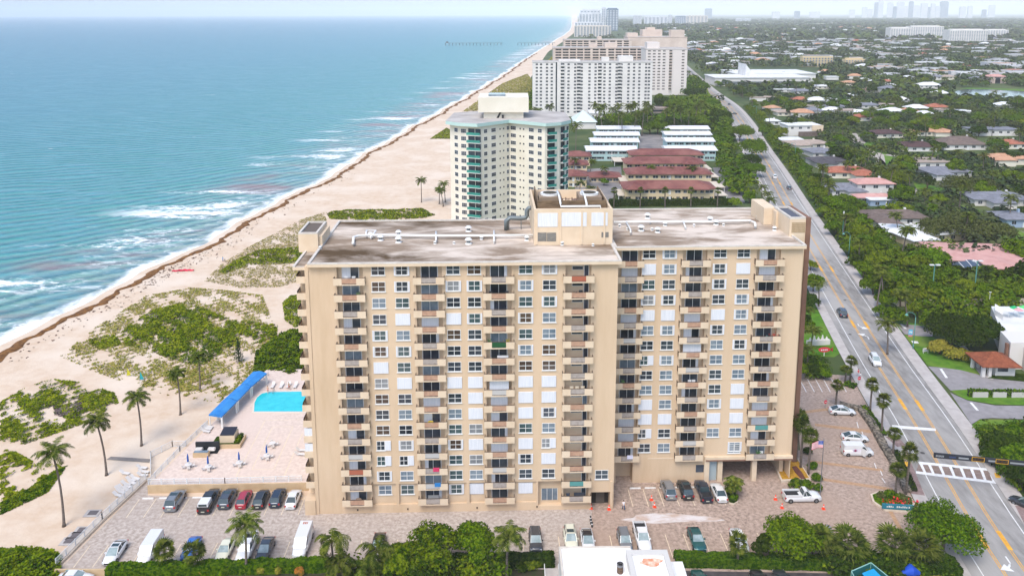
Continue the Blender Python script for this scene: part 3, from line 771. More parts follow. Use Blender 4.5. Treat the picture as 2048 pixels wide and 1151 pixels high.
# ================================================================== vegetation
def leafmat(name,a,b,rnd=.18,c3=None,sc=1.2,rough=.65):
    m=mat(name,a,.85,c2=b,scale=sc*1.8,detail=3,lo=.42,hi=.58,rnd=rnd,spec=.04,c3=c3,s3=.25,lo3=.5,hi3=.7)
    return m
K=.5
L_broad=leafmat('leaf_broad',(.020,.056,.0005),(.105,.165,.002)); L_dark=leafmat('leaf_dark',(.010,.028,.0005),(.038,.064,.003)); L_bright=leafmat('leaf_bright',(.05,.092,.002),(.15,.19,.006))
L_palm=leafmat('leaf_palm',(.022,.042,.002),(.115,.135,.018),.15,sc=.8); L_olive=leafmat('leaf_olive',(.04,.056,.012),(.09,.105,.03)); L_hedge=leafmat('leaf_hedge',(.020,.060,.0005),(.085,.145,.002),.1)
L_gold=leafmat('leaf_gold',S(150,150,50,K),S(190,178,70,K),.1); L_grape=leafmat('leaf_sea_grape',(.022,.056,.0005),(.12,.17,.003),.1,sc=.6)
bark=mat('bark',S(160,140,120,.45),.9,c2=S(120,100,85,.4),scale=3,stretch=(1,1,.4)); palmbark=mat('palm_bark',S(165,150,138,.5),.9,c2=S(125,110,100,.42),scale=4,stretch=(.4,.4,3))
def lobes_crown(R,H,nl,seed,flat=.7):
    """lobe centres and radii that make an uneven crown, base at z=0"""
    rg=np.random.default_rng(seed); out=[]
    for i in range(nl):
        a=rg.uniform(0,6.283); q=math.sqrt(rg.uniform(0,1))*.72; 
        zz=(1-q*q)*rg.uniform(.35,1.0)
        out.append((math.cos(a)*q*R,math.sin(a)*q*R,H*(.32+.5*zz),R*rg.uniform(.27,.44)))
    return out
def crown_cloud(lobes,n,size,seed,flat=.75,inner=.15):
    rg=np.random.default_rng(seed+5); V=[];F=[];o=0
    tot=sum(l[3]**2 for l in lobes)
    for (x,y,z,r) in lobes:
        k=max(6,int(n*r*r/tot)); d=rg.normal(size=(k,3)); d/=np.linalg.norm(d,axis=1,keepdims=True); d[:,2]=np.where(d[:,2]<-.35,-d[:,2],d[:,2])
        rad=r*rg.uniform(1-inner*3,1.08,(k,1))**.6; P=d*rad*np.array([1,1,flat])+np.array([x,y,z])
        N_=d+rg.normal(0,.45,(k,3))+np.array([0,0,.35]); v,f=leaf_quads(P,N_,size,.4,rg); V.append(v);F.append(f+o);o+=len(v)
    return np.concatenate(V),np.concatenate(F)
def tree_proto(nm,R,H,nl,n,size,leaf,seed,trunk_r=.22,cat='tree',cmat=None):
    def fn():
        root=empty(nm); root['category']=cat; root['label']='leafy tree'
        lb=lobes_crown(R,H,nl,seed); V,F=crown_cloud(lb,n,size,seed)
        np_mesh('crown',V,F,leaf,parent=root)
        mb=MB(); rg=random.Random(seed); mb.tube([(0,0,-.3),(.1,0,H*.18),(0,.1,H*.4)],[trunk_r*1.3,trunk_r,trunk_r*.8],7)
        for (x,y,z,r) in lb[:7]: mb.tube([(0,.05,H*.22),(x*.4,y*.4,H*.22+(z-H*.22)*.55),(x*.85,y*.85,z)],[trunk_r*.6,trunk_r*.4,trunk_r*.15],5)
        mb.build('trunk',bark,root,True)
        return root
    return Proto(fn)
# broadleaf variants, detailed and light
TB=[tree_proto('broadleaf_tree',4.2,7.0,16,2600,.62,L_broad,11),tree_proto('broadleaf_tree',4.6,6.4,20,2600,.62,L_dark,12),tree_proto('broadleaf_tree',3.6,6.6,13,2200,.55,L_bright,13),tree_proto('broadleaf_tree',5.0,6.0,22,2600,.66,L_broad,14),tree_proto('broadleaf_tree',4.0,7.6,15,2400,.6,L_olive,15)]
def palm_fronds(n,L_,droop,wd,seed,leafs=15,up=.9,V=None):
    rg=random.Random(seed); mb=MB()
    for i in range(n):
        a=6.283*i/n*1.618*3+rg.uniform(-.2,.2); e=up-1.35*(i/n)**1.2+rg.uniform(-.12,.12)
        LL=L_*rg.uniform(.82,1.08); pts=[]; p=Vector((0,0,0)); el=e
        d=Vector((math.cos(a),math.sin(a),0)); s=Vector((-math.sin(a),math.cos(a),0)); k=7
        for j in range(k+1):
            pts.append(p.copy()); p=p+(d*math.cos(el)+Vector((0,0,math.sin(el))))*(LL/k); el-=droop/k*(1+.6*j/k)
        # rachis
        for j in range(k):
            q0,q1=pts[j],pts[j+1]; w0=.045*(1-j/k)+.015; mb.add([q0-s*w0,q0+s*w0,q1+s*w0*.8,q1-s*w0*.8],[(0,1,2,3)])
        for j in range(leafs):
            t=.14+.86*j/(leafs-1); f=t*k; i0=min(k-1,int(f)); q=pts[i0].lerp(pts[i0+1],f-i0); tg=(pts[i0+1]-pts[i0]).normalized()
            wl=wd*math.sin(math.pi*min(1,.16+t*.86))**.6*rg.uniform(.85,1.1)
            for sg in (-1,1):
                tip=q+s*sg*wl*.82+tg*wl*.45-Vector((0,0,1))*wl*rg.uniform(.25,.6); b=.11*wd
                mid=(q+tip)/2+Vector((0,0,.06*wd))
                mb.add([q-tg*b*.6,q+tg*b*.6,mid+tg*b*.8,tip,mid-tg*b*.7],[(0,1,2,4),(4,2,3)])
    return mb
def coco_proto(h,n,L_,seed,lean=.12,leaf=None,nm='coconut_palm',droop=1.5,up=1.15,tr=.17,wd=.95,leafs=15):
    def fn():
        root=empty(nm); root['category']='palm tree'; root['label']='palm'
        rg=random.Random(seed); a=rg.uniform(0,6.28); lx,ly=math.cos(a)*lean*h,math.sin(a)*lean*h
        pts=[(lx*t**1.6,ly*t**1.6,h*t) for t in (0,.12,.3,.5,.75,1)]
        mb=MB(); mb.tube([(0,0,-.3)]+pts[1:],[tr*1.9,tr*1.25,tr,tr*.9,tr*.85,tr*.8],8); mb.build('trunk',palmbark,root,True)
        f=palm_fronds(n,L_,droop,wd,seed,leafs,up); 
        o=f.build('crown',leaf or L_palm,root); o.location=(pts[-1][0],pts[-1][1],h)
        if nm=='coconut_palm':
            mb=MB(); 
            for i in range(6): a=i*1.05; mb.tube([(math.cos(a)*.22,math.sin(a)*.22,-.32),(math.cos(a)*.26,math.sin(a)*.26,-.16),(math.cos(a)*.22,math.sin(a)*.22,.0)],[.05,.14,.05],6)
            c=mb.build('coconuts',mat('coconut',S(150,120,60,.5),.7),root); c.location=(pts[-1][0],pts[-1][1],h); c['kind']='stuff'
        return root
    return Proto(fn)
P_coco=[coco_proto(10,20,3.4,21),coco_proto(9,22,3.2,22,.16),coco_proto(8,18,3.3,23,.05)]
def sabal_proto(h,R,seed,nf=34,leaf=None,tr=.2):
    def fn():
        root=empty('fan_palm'); root['category']='palm tree'; root['label']='fan palm'
        mb=MB(); mb.tube([(0,0,-.3),(.05,0,h*.3),(.12,.05,h*.7),(.1,.1,h)],[tr*1.3,tr,tr*.95,tr*1.25],8); mb.build('trunk',palmbark,root,True)
        rg=random.Random(seed); f=MB()
        for i in range(nf):
            a=rg.uniform(0,6.283); el=rg.uniform(-.75,1.35); d=Vector((math.cos(a)*math.cos(el),math.sin(a)*math.cos(el),math.sin(el)))
            s=d.cross(Vector((0,0,1))).normalized() if abs(d.z)<.98 else Vector((1,0,0)); u=s.cross(d)
            st=d*R*rg.uniform(.3,.45); f.add([st*.1-s*.03,st*.1+s*.03,st+s*.02,st-s*.02],[(0,1,2,3)])
            nb_=9; bl=R*rg.uniform(.5,.66)
            for b in range(nb_):
                t=(b/(nb_-1)-.5)*2.5; dd=(d*math.cos(t)+s*math.sin(t)).normalized(); tip=st+dd*bl-Vector((0,0,1))*bl*rg.uniform(.12,.35)+u*bl*.1; m_=st+dd*bl*.55; w_=.085*R*.55
                pp=dd.cross(u).normalized()*w_; f.add([st,m_+pp,tip,m_-pp],[(0,1,2,3)])
        o=f.build('crown',leaf or L_palm,root); o.location=(.1,.1,h+.1)
        return root
    return Proto(fn)
P_sabal=[sabal_proto(5.6,1.75,31),sabal_proto(6.5,1.6,32),sabal_proto(3.2,2.1,33)]
def place(proto,px,py,label,group=None,s=1,rz=None,z=0):
    return proto.put(g(px,py,z),random.uniform(0,6.28) if rz is None else rz,s,label,group)
# ---- ground cover in patches: many small leaf faces over low mounds
def patch(name,poly,n,size,h,leaf,label,seed=1,clumpy=1.0,z0=0,thr=.0,cat='dune plants',kind='stuff',dome=False):
    rg=np.random.default_rng(seed); P=np.array([(p[0],p[1]) for p in poly]); lo,hi=P.min(0),P.max(0); cx,cy=P.mean(0)
    got=[];c=0
    while c<n:
        q=rg.uniform(lo,hi,(n*2,2)); m=inpoly(q[:,0],q[:,1],poly)
        # value noise for gaps and clumps
        f=(np.sin(q[:,0]*.55+seed)+np.sin(q[:,1]*.47+seed*2)+np.sin((q[:,0]+q[:,1])*.9+seed)+np.sin((q[:,0]-q[:,1])*1.7)*.8+np.sin(q[:,0]*3.1+q[:,1]*.7)*.5)/4.3
        m&=(f*clumpy+rg.normal(0,.12,len(f)))>thr
        q=q[m]; ff=f[m]; got.append(np.column_stack([q,ff])); c+=len(q)
    q=np.concatenate(got)[:n]
    # edge distance so the mass thins outwards
    A=np.array(poly); Bp=np.roll(A,-1,0); dm=np.full(len(q),1e9)
    for a,b in zip(A,Bp):
        d=b-a; t=np.clip(((q[:,0]-a[0])*d[0]+(q[:,1]-a[1])*d[1])/(d@d+1e-9),0,1); dm=np.minimum(dm,np.hypot(q[:,0]-a[0]-t*d[0],q[:,1]-a[1]-t*d[1]))
    hh=h*np.clip(dm/(h*1.6),.12,1)**.6*(.72+.28*np.sin(q[:,0]*.9+q[:,1]*.6)*np.sin(q[:,1]*.8-q[:,0]*.4))
    z=z0+hh*(1-rg.uniform(0,.35,len(q))**1.5)+rg.normal(0,.06*h,len(q))
    PP=np.column_stack([q[:,0],q[:,1],np.maximum(z,z0+.06)]); N_=rg.normal(0,.45,(len(q),3))+np.array([0,0,1.])
    v,f=leaf_quads(PP,N_,size,.45,rg)
    o=np_mesh(name,v,f,[leaf,L_grape],(rg.random(len(f))<.22).astype(int)) if 'scrub' in name else np_mesh(name,v,f,leaf)
    if kind: tag(o,label,cat,kind=kind)
    else: tag(o,label,cat)
    return o
def gp(L,z=0): return [tuple(g(*q,z)[:2]) for q in L]
L_dune=leafmat('dune_green',(.09,.125,.002),(.24,.26,.01),0,sc=.5,c3=(.05,.07,.001)); L_dry=leafmat('dune_dry',S(206,188,120,.55),S(158,152,72,.52),0,sc=.8)
L_drygreen=leafmat('dune_mottled',S(152,158,62,.55),S(200,182,98,.55),0,sc=.7)
A_=[(120,712),(190,655),(290,592),(380,575),(450,580),(525,590),(545,640),(562,690),(505,752),(470,792),(380,782),(300,772),(240,762),(180,740)]
patch('dune_grass',gp(A_),23000,.42,.3,L_drygreen,'dry mottled grass on the dune behind the beach',3,1,thr=-.05,cat='dune grass')
patch('dune_scrub',gp([(242,662),(300,622),(375,604),(465,640),(555,650),(552,682),(480,692),(375,702),(332,716),(300,700),(246,690)]),14000,.5,.8,L_dune,'bright green creeping scrub across the middle of the dune',4,1,thr=-.08)
patch('dune_scrub',gp([(300,640),(360,615),(420,640),(470,690),(400,735),(330,715)]),5000,.5,.7,L_grape,'darker green scrub at the heart of the dune',5,1,thr=-.2)
patch('dune_scrub',gp([(175,678),(230,668),(245,690),(200,700),(180,690)]),900,.5,.5,L_dune,'small green scrub patch at the seaward corner of the dune',6,1,thr=-.3)
patch('dune_grass',gp([(408,562),(440,530),(495,495),(560,462),(600,440),(648,425),(655,445),(640,540),(600,562),(560,574),(480,576)]),14000,.42,.35,L_dry,'tan dune grass beside the roofline of the tower',8,1,thr=-.25,cat='dune grass')
patch('dune_scrub',gp([(436,545),(470,520),(520,500),(600,495),(625,500),(620,525),(560,528),(500,530),(450,548)]),5000,.55,.8,L_dune,'green scrub band left of the tower roof',9,1,thr=-.4)
patch('dune_scrub',gp([(652,425),(700,420),(790,420),(845,417),(870,430),(850,436),(780,440),(700,440),(660,438)]),9000,.6,.8,L_dune,'green scrub strip just beyond the tower roof',10,1,thr=-.3)
patch('sea_grape_thicket',gp([(506,752),(512,705),(562,668),(600,660),(618,680),(618,765),(560,765)]),9000,.62,2.2,L_grape,'tall green sea grape thicket between dune and pool',11,1,thr=-2,kind=None,cat='thicket')
patch('dune_scrub',gp([(565,605),(580,592),(603,590),(605,650),(590,655),(570,640)]),2200,.5,.8,L_dune,'green scrub touching the left edge of the tower',12,1,thr=-.5)
patch('dune_scrub',gp([(0,805),(45,778),(100,757),(165,765),(228,785),(238,806),(180,842),(110,868),(50,888),(0,884)]),10000,.42,.6,L_dune,'round bright green scrub at the left edge above the path',13,1,thr=-.02)
patch('dune_scrub',gp([(105,800),(150,790),(180,800),(150,840),(110,830)]),1200,.5,.5,mat('bare_twigs',S(150,130,130,.5),.9),'grey leafless scrub among the green at the left',14,1,thr=0)
patch('dune_grass',gp([(0,895),(35,905),(70,925),(110,925),(128,935),(90,975),(40,1010),(0,1030)]),3500,.4,.45,L_dune,'straggling green dune plants at the lower left',15,1,thr=.1,cat='dune grass')
patch('dune_grass',gp([(60,975),(110,940),(135,930),(95,985),(0,1030),(0,1005)]),2600,.4,.5,L_grape,'curved strip of green plants at the lower left',16,1,thr=-.5,cat='dune grass')
patch('dune_grass',gp([(280,770),(330,745),(420,735),(470,790),(480,760),(440,805),(330,790)]),2500,.4,.3,L_drygreen,'thin dry grass left of the blue awning',17,1,thr=.1,cat='dune grass')
patch('dune_grass',gp([(860,278),(893,256),(905,262),(905,278)]),2500,.8,.6,L_dune,'green dune grass left of the cream tower',18,1,thr=-1,cat='dune grass')
patch('dune_grass',gp([(925,224),(968,193),(1005,167),(1055,148),(1064,160),(1064,210),(1050,215),(960,222)]),16000,1.2,.7,L_drygreen,'long olive dune grass strip beyond the cream tower',19,1,thr=-1,cat='dune grass')
patch('dune_grass',gp([(1085,128),(1100,118),(1120,100),(1128,104),(1126,128)]),5000,2.5,1.0,L_drygreen,'distant olive dune grass beside the far beach',20,1,thr=-1,cat='dune grass')
patch('sea_grape_thicket',gp([(-30,1108),(40,1098),(95,1104),(125,1118),(122,1135),(110,1200),(-40,1200)]),9000,.5,3.0,L_grape,'dense green sea grape thicket at the bottom left corner',21,1,thr=-2,kind=None,cat='thicket')
# lawns
lawn=mat('lawn',S(112,168,24,.5),.95,c2=S(86,140,22,.46),scale=.6,detail=5,c3=S(140,170,60,.5),s3=.1,bump=.08,bscale=4)
def lawn_px(L,label,z=.06):
    mb=MB(); mb.sheet(gp(L,z),z); return struct(mb.build('lawn',lawn),label)
# ---- hedge boxes
def hedge(p0,p1,w_,h,label,leaf=None,n=None,z0=0,size=.38,seed=1,nm='hedge',cat='hedge'):
    a=Vector(p0[:2]+(0,)) if isinstance(p0,tuple) else Vector((p0[0],p0[1],0)); b=Vector((p1[0],p1[1],0)); d=(b-a); L_=d.length; d.normalize(); s=Vector((-d.y,d.x,0)); rg=np.random.default_rng(seed)
    n=n or int(L_*(w_+2*h)*22*(.38/size)**2); n=min(n,26000)
    t=rg.uniform(0,L_,n); f=rg.integers(0,10,n)/10; per=w_+2*h
    q=rg.uniform(0,per,n); side=np.where(q<h,-w_/2,np.where(q>h+w_,w_/2,q-h-w_/2)); zz=np.where(q<h,q,np.where(q>h+w_,per-q,h)); 
    bul=1+.06*np.sin(t*.9)+.05*np.sin(t*2.3)
    P=np.column_stack([a.x+d.x*t+s.x*side*bul,a.y+d.y*t+s.y*side*bul,z0+zz*bul*(.95+.1*rg.random(n))])
    N0=np.column_stack([s.x*np.sign(side)*(np.abs(side)>w_/2-.01),s.y*np.sign(side)*(np.abs(side)>w_/2-.01),(np.abs(side)<w_/2-.01)*1.0])
    v,fq=leaf_quads(P,N0+rg.normal(0,.4,(n,3)),size,.4,rg)
    o=np_mesh(nm,v,fq,[leaf or L_hedge,L_dark])
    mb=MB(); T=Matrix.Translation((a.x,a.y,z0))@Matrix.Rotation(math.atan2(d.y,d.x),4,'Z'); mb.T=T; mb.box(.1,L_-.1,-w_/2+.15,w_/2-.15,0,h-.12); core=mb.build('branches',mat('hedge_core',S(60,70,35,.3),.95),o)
    return tag(o,label,cat)
# ================================================================== cars
def paintm(name,c,metal=.0,rough=.28):
    if name in MATS: return MATS[name]
    m=mat(name,c,rough,spec=.5,metal=metal); m.node_tree.nodes['Principled BSDF'].inputs['Coat Weight'].default_value=.6; return m
CARC={'white':S(240,240,240,.75),'silver':S(178,182,188,.5),'black':(.012,.012,.015),'navy':(.018,.03,.055),'red':(.32,.012,.03),'blue':(.02,.12,.42),'cream':S(240,238,215,.72),'grey':(.06,.07,.09),'green':(.008,.09,.09),'darkgrey':(.03,.033,.04)}
glass_c=mat('car_glass',(.03,.05,.055),.08,spec=.7); glass_cl=mat('car_windscreen',(.16,.22,.22),.1,c2=(.3,.36,.36),scale=.8,spec=.7)
tyre=mat('tyre',(.012,.012,.012),.9); rimm=mat('rim',S(170,172,176,.5),.35,metal=.6); lampw=mat('headlamp',S(225,230,235,.7),.2); lampr=mat('tail_lamp',(.35,.02,.02),.3); plastic=mat('black_plastic',(.02,.02,.022),.6); plate=mat('number_plate',S(220,220,200,.6),.5)
def loft(mb,rings,mi=0,close=True):
    n=len(rings[0]); V=[p for r in rings for p in r]; F=[]
    for i in range(len(rings)-1):
        for j in range(n-1): F.append((i*n+j,(i+1)*n+j,(i+1)*n+j+1,i*n+j+1))
    F.append(tuple(range(n))); F.append(tuple((len(rings)-1)*n+j for j in range(n-1,-1,-1)))
    mb.add(V,F,mi)
KINDS={
 # body stations (x, z_belt, half width), cabin (x0,x1 base rear/front, x0t,x1t top, roof z, top half width), length
 'sedan':dict(st=[(-2.35,.62,.72),(-2.2,.88,.84),(-1.3,.95,.9),(0,.93,.92),(.9,.9,.91),(1.7,.8,.88),(2.2,.68,.78),(2.36,.5,.66)],cab=(-1.75,1.05,-1.0,.25,1.43,.6)),
 'fastback':dict(st=[(-2.4,.7,.72),(-2.25,.95,.86),(-1.3,1.0,.92),(0,.95,.93),(.9,.9,.92),(1.7,.8,.88),(2.25,.64,.78),(2.42,.46,.62)],cab=(-2.15,1.25,-.9,.2,1.46,.62)),
 'suv':dict(st=[(-2.35,.8,.8),(-2.25,1.05,.9),(-1.3,1.08,.94),(0,1.06,.95),(.95,1.05,.94),(1.75,.98,.9),(2.25,.86,.82),(2.38,.6,.72)],cab=(-2.25,1.15,-1.85,.35,1.72,.66)),
 'van':dict(st=[(-2.8,1.2,.92),(-2.75,1.25,.98),(-1,1.25,.99),(0,1.25,.99),(1.3,1.22,.98),(2.0,1.1,.94),(2.65,.95,.86),(2.8,.65,.78)],cab=(-2.76,1.95,-2.7,.95,2.15,.86)),
 'pickup':dict(st=[(-2.85,.95,.86),(-2.8,1.0,.93),(-1.2,1.0,.95),(0,1.05,.96),(1.05,1.1,.96),(2.0,1.06,.93),(2.7,.95,.86),(2.85,.6,.78)],cab=(-.95,1.35,-.75,.6,1.82,.68)),
 'pickup_single':dict(st=[(-2.85,.95,.86),(-2.8,1.0,.93),(-1.2,1.0,.95),(0,1.05,.96),(1.05,1.1,.96),(2.0,1.06,.93),(2.7,.95,.86),(2.85,.6,.78)],cab=(-.1,1.4,.1,.65,1.82,.68)),
}
def car_proto(kind,colr,roofc=None,open_roof=False,glassroof=False,name=None):
    def fn():
        K_=KINDS[kind]; st=K_['st']; cab=K_['cab']; root=empty(name or {'sedan':'parked_car','fastback':'parked_car','suv':'suv','van':'van','pickup':'pickup_truck','pickup_single':'pickup_truck'}[kind]); root['category']={'van':'van','pickup':'pickup truck','pickup_single':'pickup truck'}.get(kind,'car')
        P=paintm('paint_'+colr,CARC[colr],.35 if colr in('silver','grey','green','navy') else 0)
        mb=MB(); rings=[]
        for (x,zb,hw) in st:
            lo=.24; rings.append([(x,-hw*.9,lo),(x,-hw,.45),(x,-hw*1.0,zb-.22),(x,-hw*.9,zb),(x,-hw*.45,zb+.035),(x,hw*.45,zb+.035),(x,hw*.9,zb),(x,hw,zb-.22),(x,hw,.45),(x,hw*.9,lo)])
        loft(mb,rings); b=mb.build('body',P,root,False)
        for po in b.data.polygons: po.use_smooth=len(po.vertices)==4
        # cabin
        x0,x1,t0,t1,zr,hw=cab; zb=.93 if kind in('sedan','fastback') else (1.03 if kind=='suv' else (1.2 if kind=='van' else 1.02)); bw=st[3][2]*.9
        mb=MB(); V=[(x0,-bw*.93,zb),(x0,bw*.93,zb),(x1,bw*.93,zb),(x1,-bw*.93,zb),(t0,-hw,zr),(t0,hw,zr),(t1,hw,zr),(t1,-hw,zr)]
        solid= kind=='van'
        mb.add(V,[(0,1,5,4)],1 if solid else 0); mb.add(V,[(2,3,7,6)],2); mb.add(V,[(3,0,4,7),(1,2,6,5)],1 if solid else 0)
        c=mb.build('windows',[glass_c,P,glass_cl],root)
        if solid:
            for s in (-1,1):
                mb=MB(); k=s*1.0
                def pt(x,z): t=(z-zb)/(zr-zb); return (x,s*(bw*.93+(hw-bw*.93)*t+.012),z)
                mb.add([pt(.55,zb+.1),pt(1.45,zb+.1),pt(.95,zr-.2),pt(.55,zr-.2)],[(0,1,2,3) if s<0 else (3,2,1,0)]); mb.build('side_window',glass_c,root)
        RP=paintm('paint_'+(roofc or colr),CARC[roofc or colr]); 
        mb=MB(); e=.05; mb.box(t0+.02,t1-.02,-hw+.01,hw-.01,zr-.03,zr+.035,0); 
        if kind in('sedan','fastback') : mb.box(t0+.25,t1-.15,-hw+.12,hw-.12,zr+.036,zr+.045,1 if glassroof else 0)
        if kind=='suv': mb.box(t0+.15,t1-.15,-hw+.06,-hw+.11,zr+.036,zr+.09,2); mb.box(t0+.15,t1-.15,hw-.11,hw-.06,zr+.036,zr+.09,2); mb.box(t1-1.0,t1-.25,-hw+.16,hw-.16,zr+.036,zr+.045,1 if glassroof else 0)
        if kind=='van':
            for i in range(6): y=-hw+.15+i*(hw*2-.3)/5; mb.box(t0+.1,t1-.3,y-.03,y+.03,zr+.036,zr+.06,0)
        mb.build('roof',[RP,glass_c,rimm],root)
        # pillars
        mb=MB()
        for s in (-1,1):
            for (a,b_) in (((x0,zb),(t0,zr)),((x1,zb),(t1,zr)),(((x0+x1)/2-.1,zb),((t0+t1)/2-.15,zr))):
                mb.tube([(a[0],s*bw*.935,a[1]),(b_[0],s*(hw+.005),b_[1])],.045,4)
        mb.build('pillars',P,root); root.children[-1]['kind']='stuff' if False else 'thing' if False else ''; del root.children[-1]['kind']
        if kind.startswith('pickup'):
            mb=MB(); xe=x0-.12; mb.box(-2.72,xe,-.78,.78,1.045,1.06,0); 
            for s in (-1,1): mb.box(-2.78,xe,s*.86-.07,s*.86+.07,1.0,1.34,1)
            mb.box(-2.86,-2.78,-.9,.9,.95,1.32,1); mb.build('cargo_bed',[plastic,P],root)
        rw=.34 if kind in('sedan','fastback') else .38
        for s in (-1,1):
            for x in (st[1][0]+.75,st[-2][0]-.75):
                y=s*(st[3][2]-.10)
                mb=MB(); mb.tube([(x,y-.11,rw),(x,y+.11,rw)],rw,14); t_=mb.build('wheel',tyre,root); mb=MB(); mb.tube([(x,y-.115,rw),(x,y+.115,rw)],rw*.6,10); r_=mb.build('rim',rimm,t_)
        xf,xr=st[-2],st[1]
        for s in (-1,1):
            mb=MB(); mb.box(xf[0]-.28,xf[0]+.06,s*xf[2]*.82-.16,s*xf[2]*.82+.12*1,xf[1]-.2,xf[1]-.04); mb.build('headlight',lampw,root)
            mb=MB(); mb.box(xr[0]-.14,xr[0]+.1,s*xr[2]*.84-.13,s*xr[2]*.84+.12,xr[1]-.32,xr[1]-.06); mb.build('tail_light',lampr,root)
            mb=MB(); mb.box(x1-.55,x1-.37,s*(bw+.1)-.1,s*(bw+.1)+.1,zb+.0,zb+.17); mb.build('wing_mirror',P,root)
        mb=MB(); mb.box(xf[0]+.02,xf[0]+.2,-.45,.45,.42,.56); mb.build('grille',plastic,root)
        mb=MB(); mb.box(xr[0]-.18,xr[0]-.1,-.26,.26,.55,.68); mb.build('number_plate',plate,root)
        return root
    return Proto(fn)
CPR={}
def car(kind,colr,p,ang,label,roofc=None,glassroof=False,group=None,s=1,z=.05):
    key=(kind,colr,roofc,glassroof)
    if key not in CPR: CPR[key]=car_proto(kind,colr,roofc,glassroof=glassroof)
    if not isinstance(p,Vector): p=g(*p)
    s=tuple(q*1.09 for q in s) if isinstance(s,tuple) else s*1.09
    return CPR[key].put((p.x,p.y,z),ang,s,label,group)
AW=BYAW+math.pi/2     # nose away from the camera
TW=BYAW-math.pi/2
# top row left of the tower, noses to the wall
car('suv','silver',(351,1007),AW,'silver estate car with dark glass sunroof, leftmost in the row under the pool wall',glassroof=True,s=1.05)
o=car('pickup','black',(419,1008),AW,'black pickup truck with a white canopy over its bed, nose to the pool wall')
mb=MB(); mb.box(-2.8,-.95,-.8,.8,1.35,1.86,0,inset=.06); mb.build('bed_canopy',paintm('paint_white',CARC['white']),o); mb=MB(); mb.box(-2.83,-2.802,-.62,.62,1.45,1.78); mb.build('canopy_window',glass_c,o)
car('suv','grey',(456,1003),AW,'dark grey estate car with glass roof beside the canopied pickup',glassroof=True)
car('suv','red',(489,1004),AW,'crimson red hatchback parked nose to the pool wall',s=.92)
car('suv','black',(523,1004),AW,'black car between the red car and the dark blue one',s=.95)
car('suv','navy',(556,1001),AW,'dark navy car second from the tower corner',s=.95)
car('sedan','white',(587,1003),AW,'white saloon beside the tower corner in the upper row')
# bottom row
car('fastback','white',(231,1111),TW,'white saloon with black glass roof at the lower left of the lot',glassroof=True)
car('van','white',(301,1109),TW,'white work van parked nose to the hedge at the lower left')
car('sedan','blue',(383,1103),TW,'bright blue roadster half hidden behind a fan palm')
car('sedan','cream',(451,1106),TW,'cream saloon with dark sunroof beside the leaning coconut palm')
o=car('pickup','white',(494,1105),TW,'white service pickup partly under the coconut palm fronds')
for (a,c) in ((-2.2,S(190,120,90,.5)),(-1.6,S(210,200,190,.6)),(-1.3,S(120,90,70,.5))):
    pass
mb=MB(); mb.box(-2.7,-1.0,-.86,-.62,1.35,1.75); mb.box(-2.7,-1.0,.62,.86,1.35,1.75); mb.build('tool_boxes',paintm('paint_white',CARC['white']),o)
car('fastback','grey',(531,1105),TW,'dark grey saloon between the service pickup and an empty bay')
o=car('van','white',(606,1095),TW,'tall white van with rust stains on its roof front, facing the hedge',s=(1.05,1,1.08))
mb=MB(); mb.box(-2.4,-1.9,-.4,.3,2.19,2.2); mb.build('rust_stain',mat('rust',S(215,150,130,.6),.9),o)
car('sedan','black',(757,1095),TW,'black saloon behind palm fronds beside the leafy tree')
car('suv','darkgrey',(1071,1088),TW,'dark grey suv parked right of the coconut palm',s=.98)
car('suv','cream',(1141,1085),TW,'cream suv with dark sunroof behind the white roof',glassroof=True)
car('fastback','white',(1175,1087),TW,'white car with black roof behind the white roof',roofc='black')
car('suv','silver',(1249,1088),TW,'silver estate behind the white roof beside the big pickup',s=.95)
car('pickup','white',(1284,1083),TW,'white crew cab pickup with open dark bed facing the white roof',s=1.02)
car('sedan','green',(1393,1085),TW,'teal green saloon parked alone facing the hedge',s=1.05)
car('sedan','white',(1478,1086),TW,'white car partly behind a small fan palm')
car('sedan','white',(1592,1082),TW,'white car glimpsed through the trees by the hedge')
car('sedan','silver',(1654,1078),TW-.2,'silver car between the leafy tree and a round fan palm')
# right row
car('suv','silver',(1336,985),AW,'silver estate car first in the row near the tower entrance')
car('suv','black',(1370,985),AW,'black suv second in the row near the tower entrance',glassroof=True)
car('pickup','navy',(1406,988),AW,'dark navy pickup with covered bed in the entrance row',s=.95)
car('sedan','white',(1437,990),AW,'small white saloon beside the island palm')
car('pickup_single','white',(1603,999),BYAW,'white work pickup with tools in its bed beside orange cones')
car('fastback','white',(1684,827),BYAW-.1,'white saloon parked against the stone wall, farthest back')
car('fastback','white',(1709,880),BYAW-.1,'white coupe parked close behind the lettered van',s=.95)
o=car('van','white',(1714,908),BYAW-.06,'white van with a painted logo and open driver door by the stone wall',s=.92)
mb=MB(); mb.add([(-1.3,-1.004,1.0),(.2,-1.004,1.0),(.2,-.95,1.6),(-1.3,-.95,1.6)],[(0,1,2,3)]); 
q=mb.build('logo_panel',mat('pale_decal',S(235,225,235,.75),.4),o)
mb=MB(); mb.tube([(-.75,-1.0,1.28),(-.75,-1.02,1.28)],.22,12,0); mb.box(-1.1,-.4,-1.03,-1.012,1.22,1.36,1); mb.box(-.9,-.6,-1.03,-1.012,1.42,1.52,2); mb.build('logo',[mat('decal_red',S(200,60,90,.6),.4),mat('decal_blue',S(70,60,130,.5),.4),mat('decal_pink',S(230,120,150,.6),.4)],q)
mb=MB(); mb.box(0,.95,-.04,.0,.45,1.85); d=mb.build('open_door',paintm('paint_white',CARC['white']),o); d.location=(.35,-1.0,0); d.rotation_euler=(0,0,-1.0)
def rang(px,py,sgn):
    p,d,n=road_frame(px,py); return math.atan2(d.y*sgn,d.x*sgn)
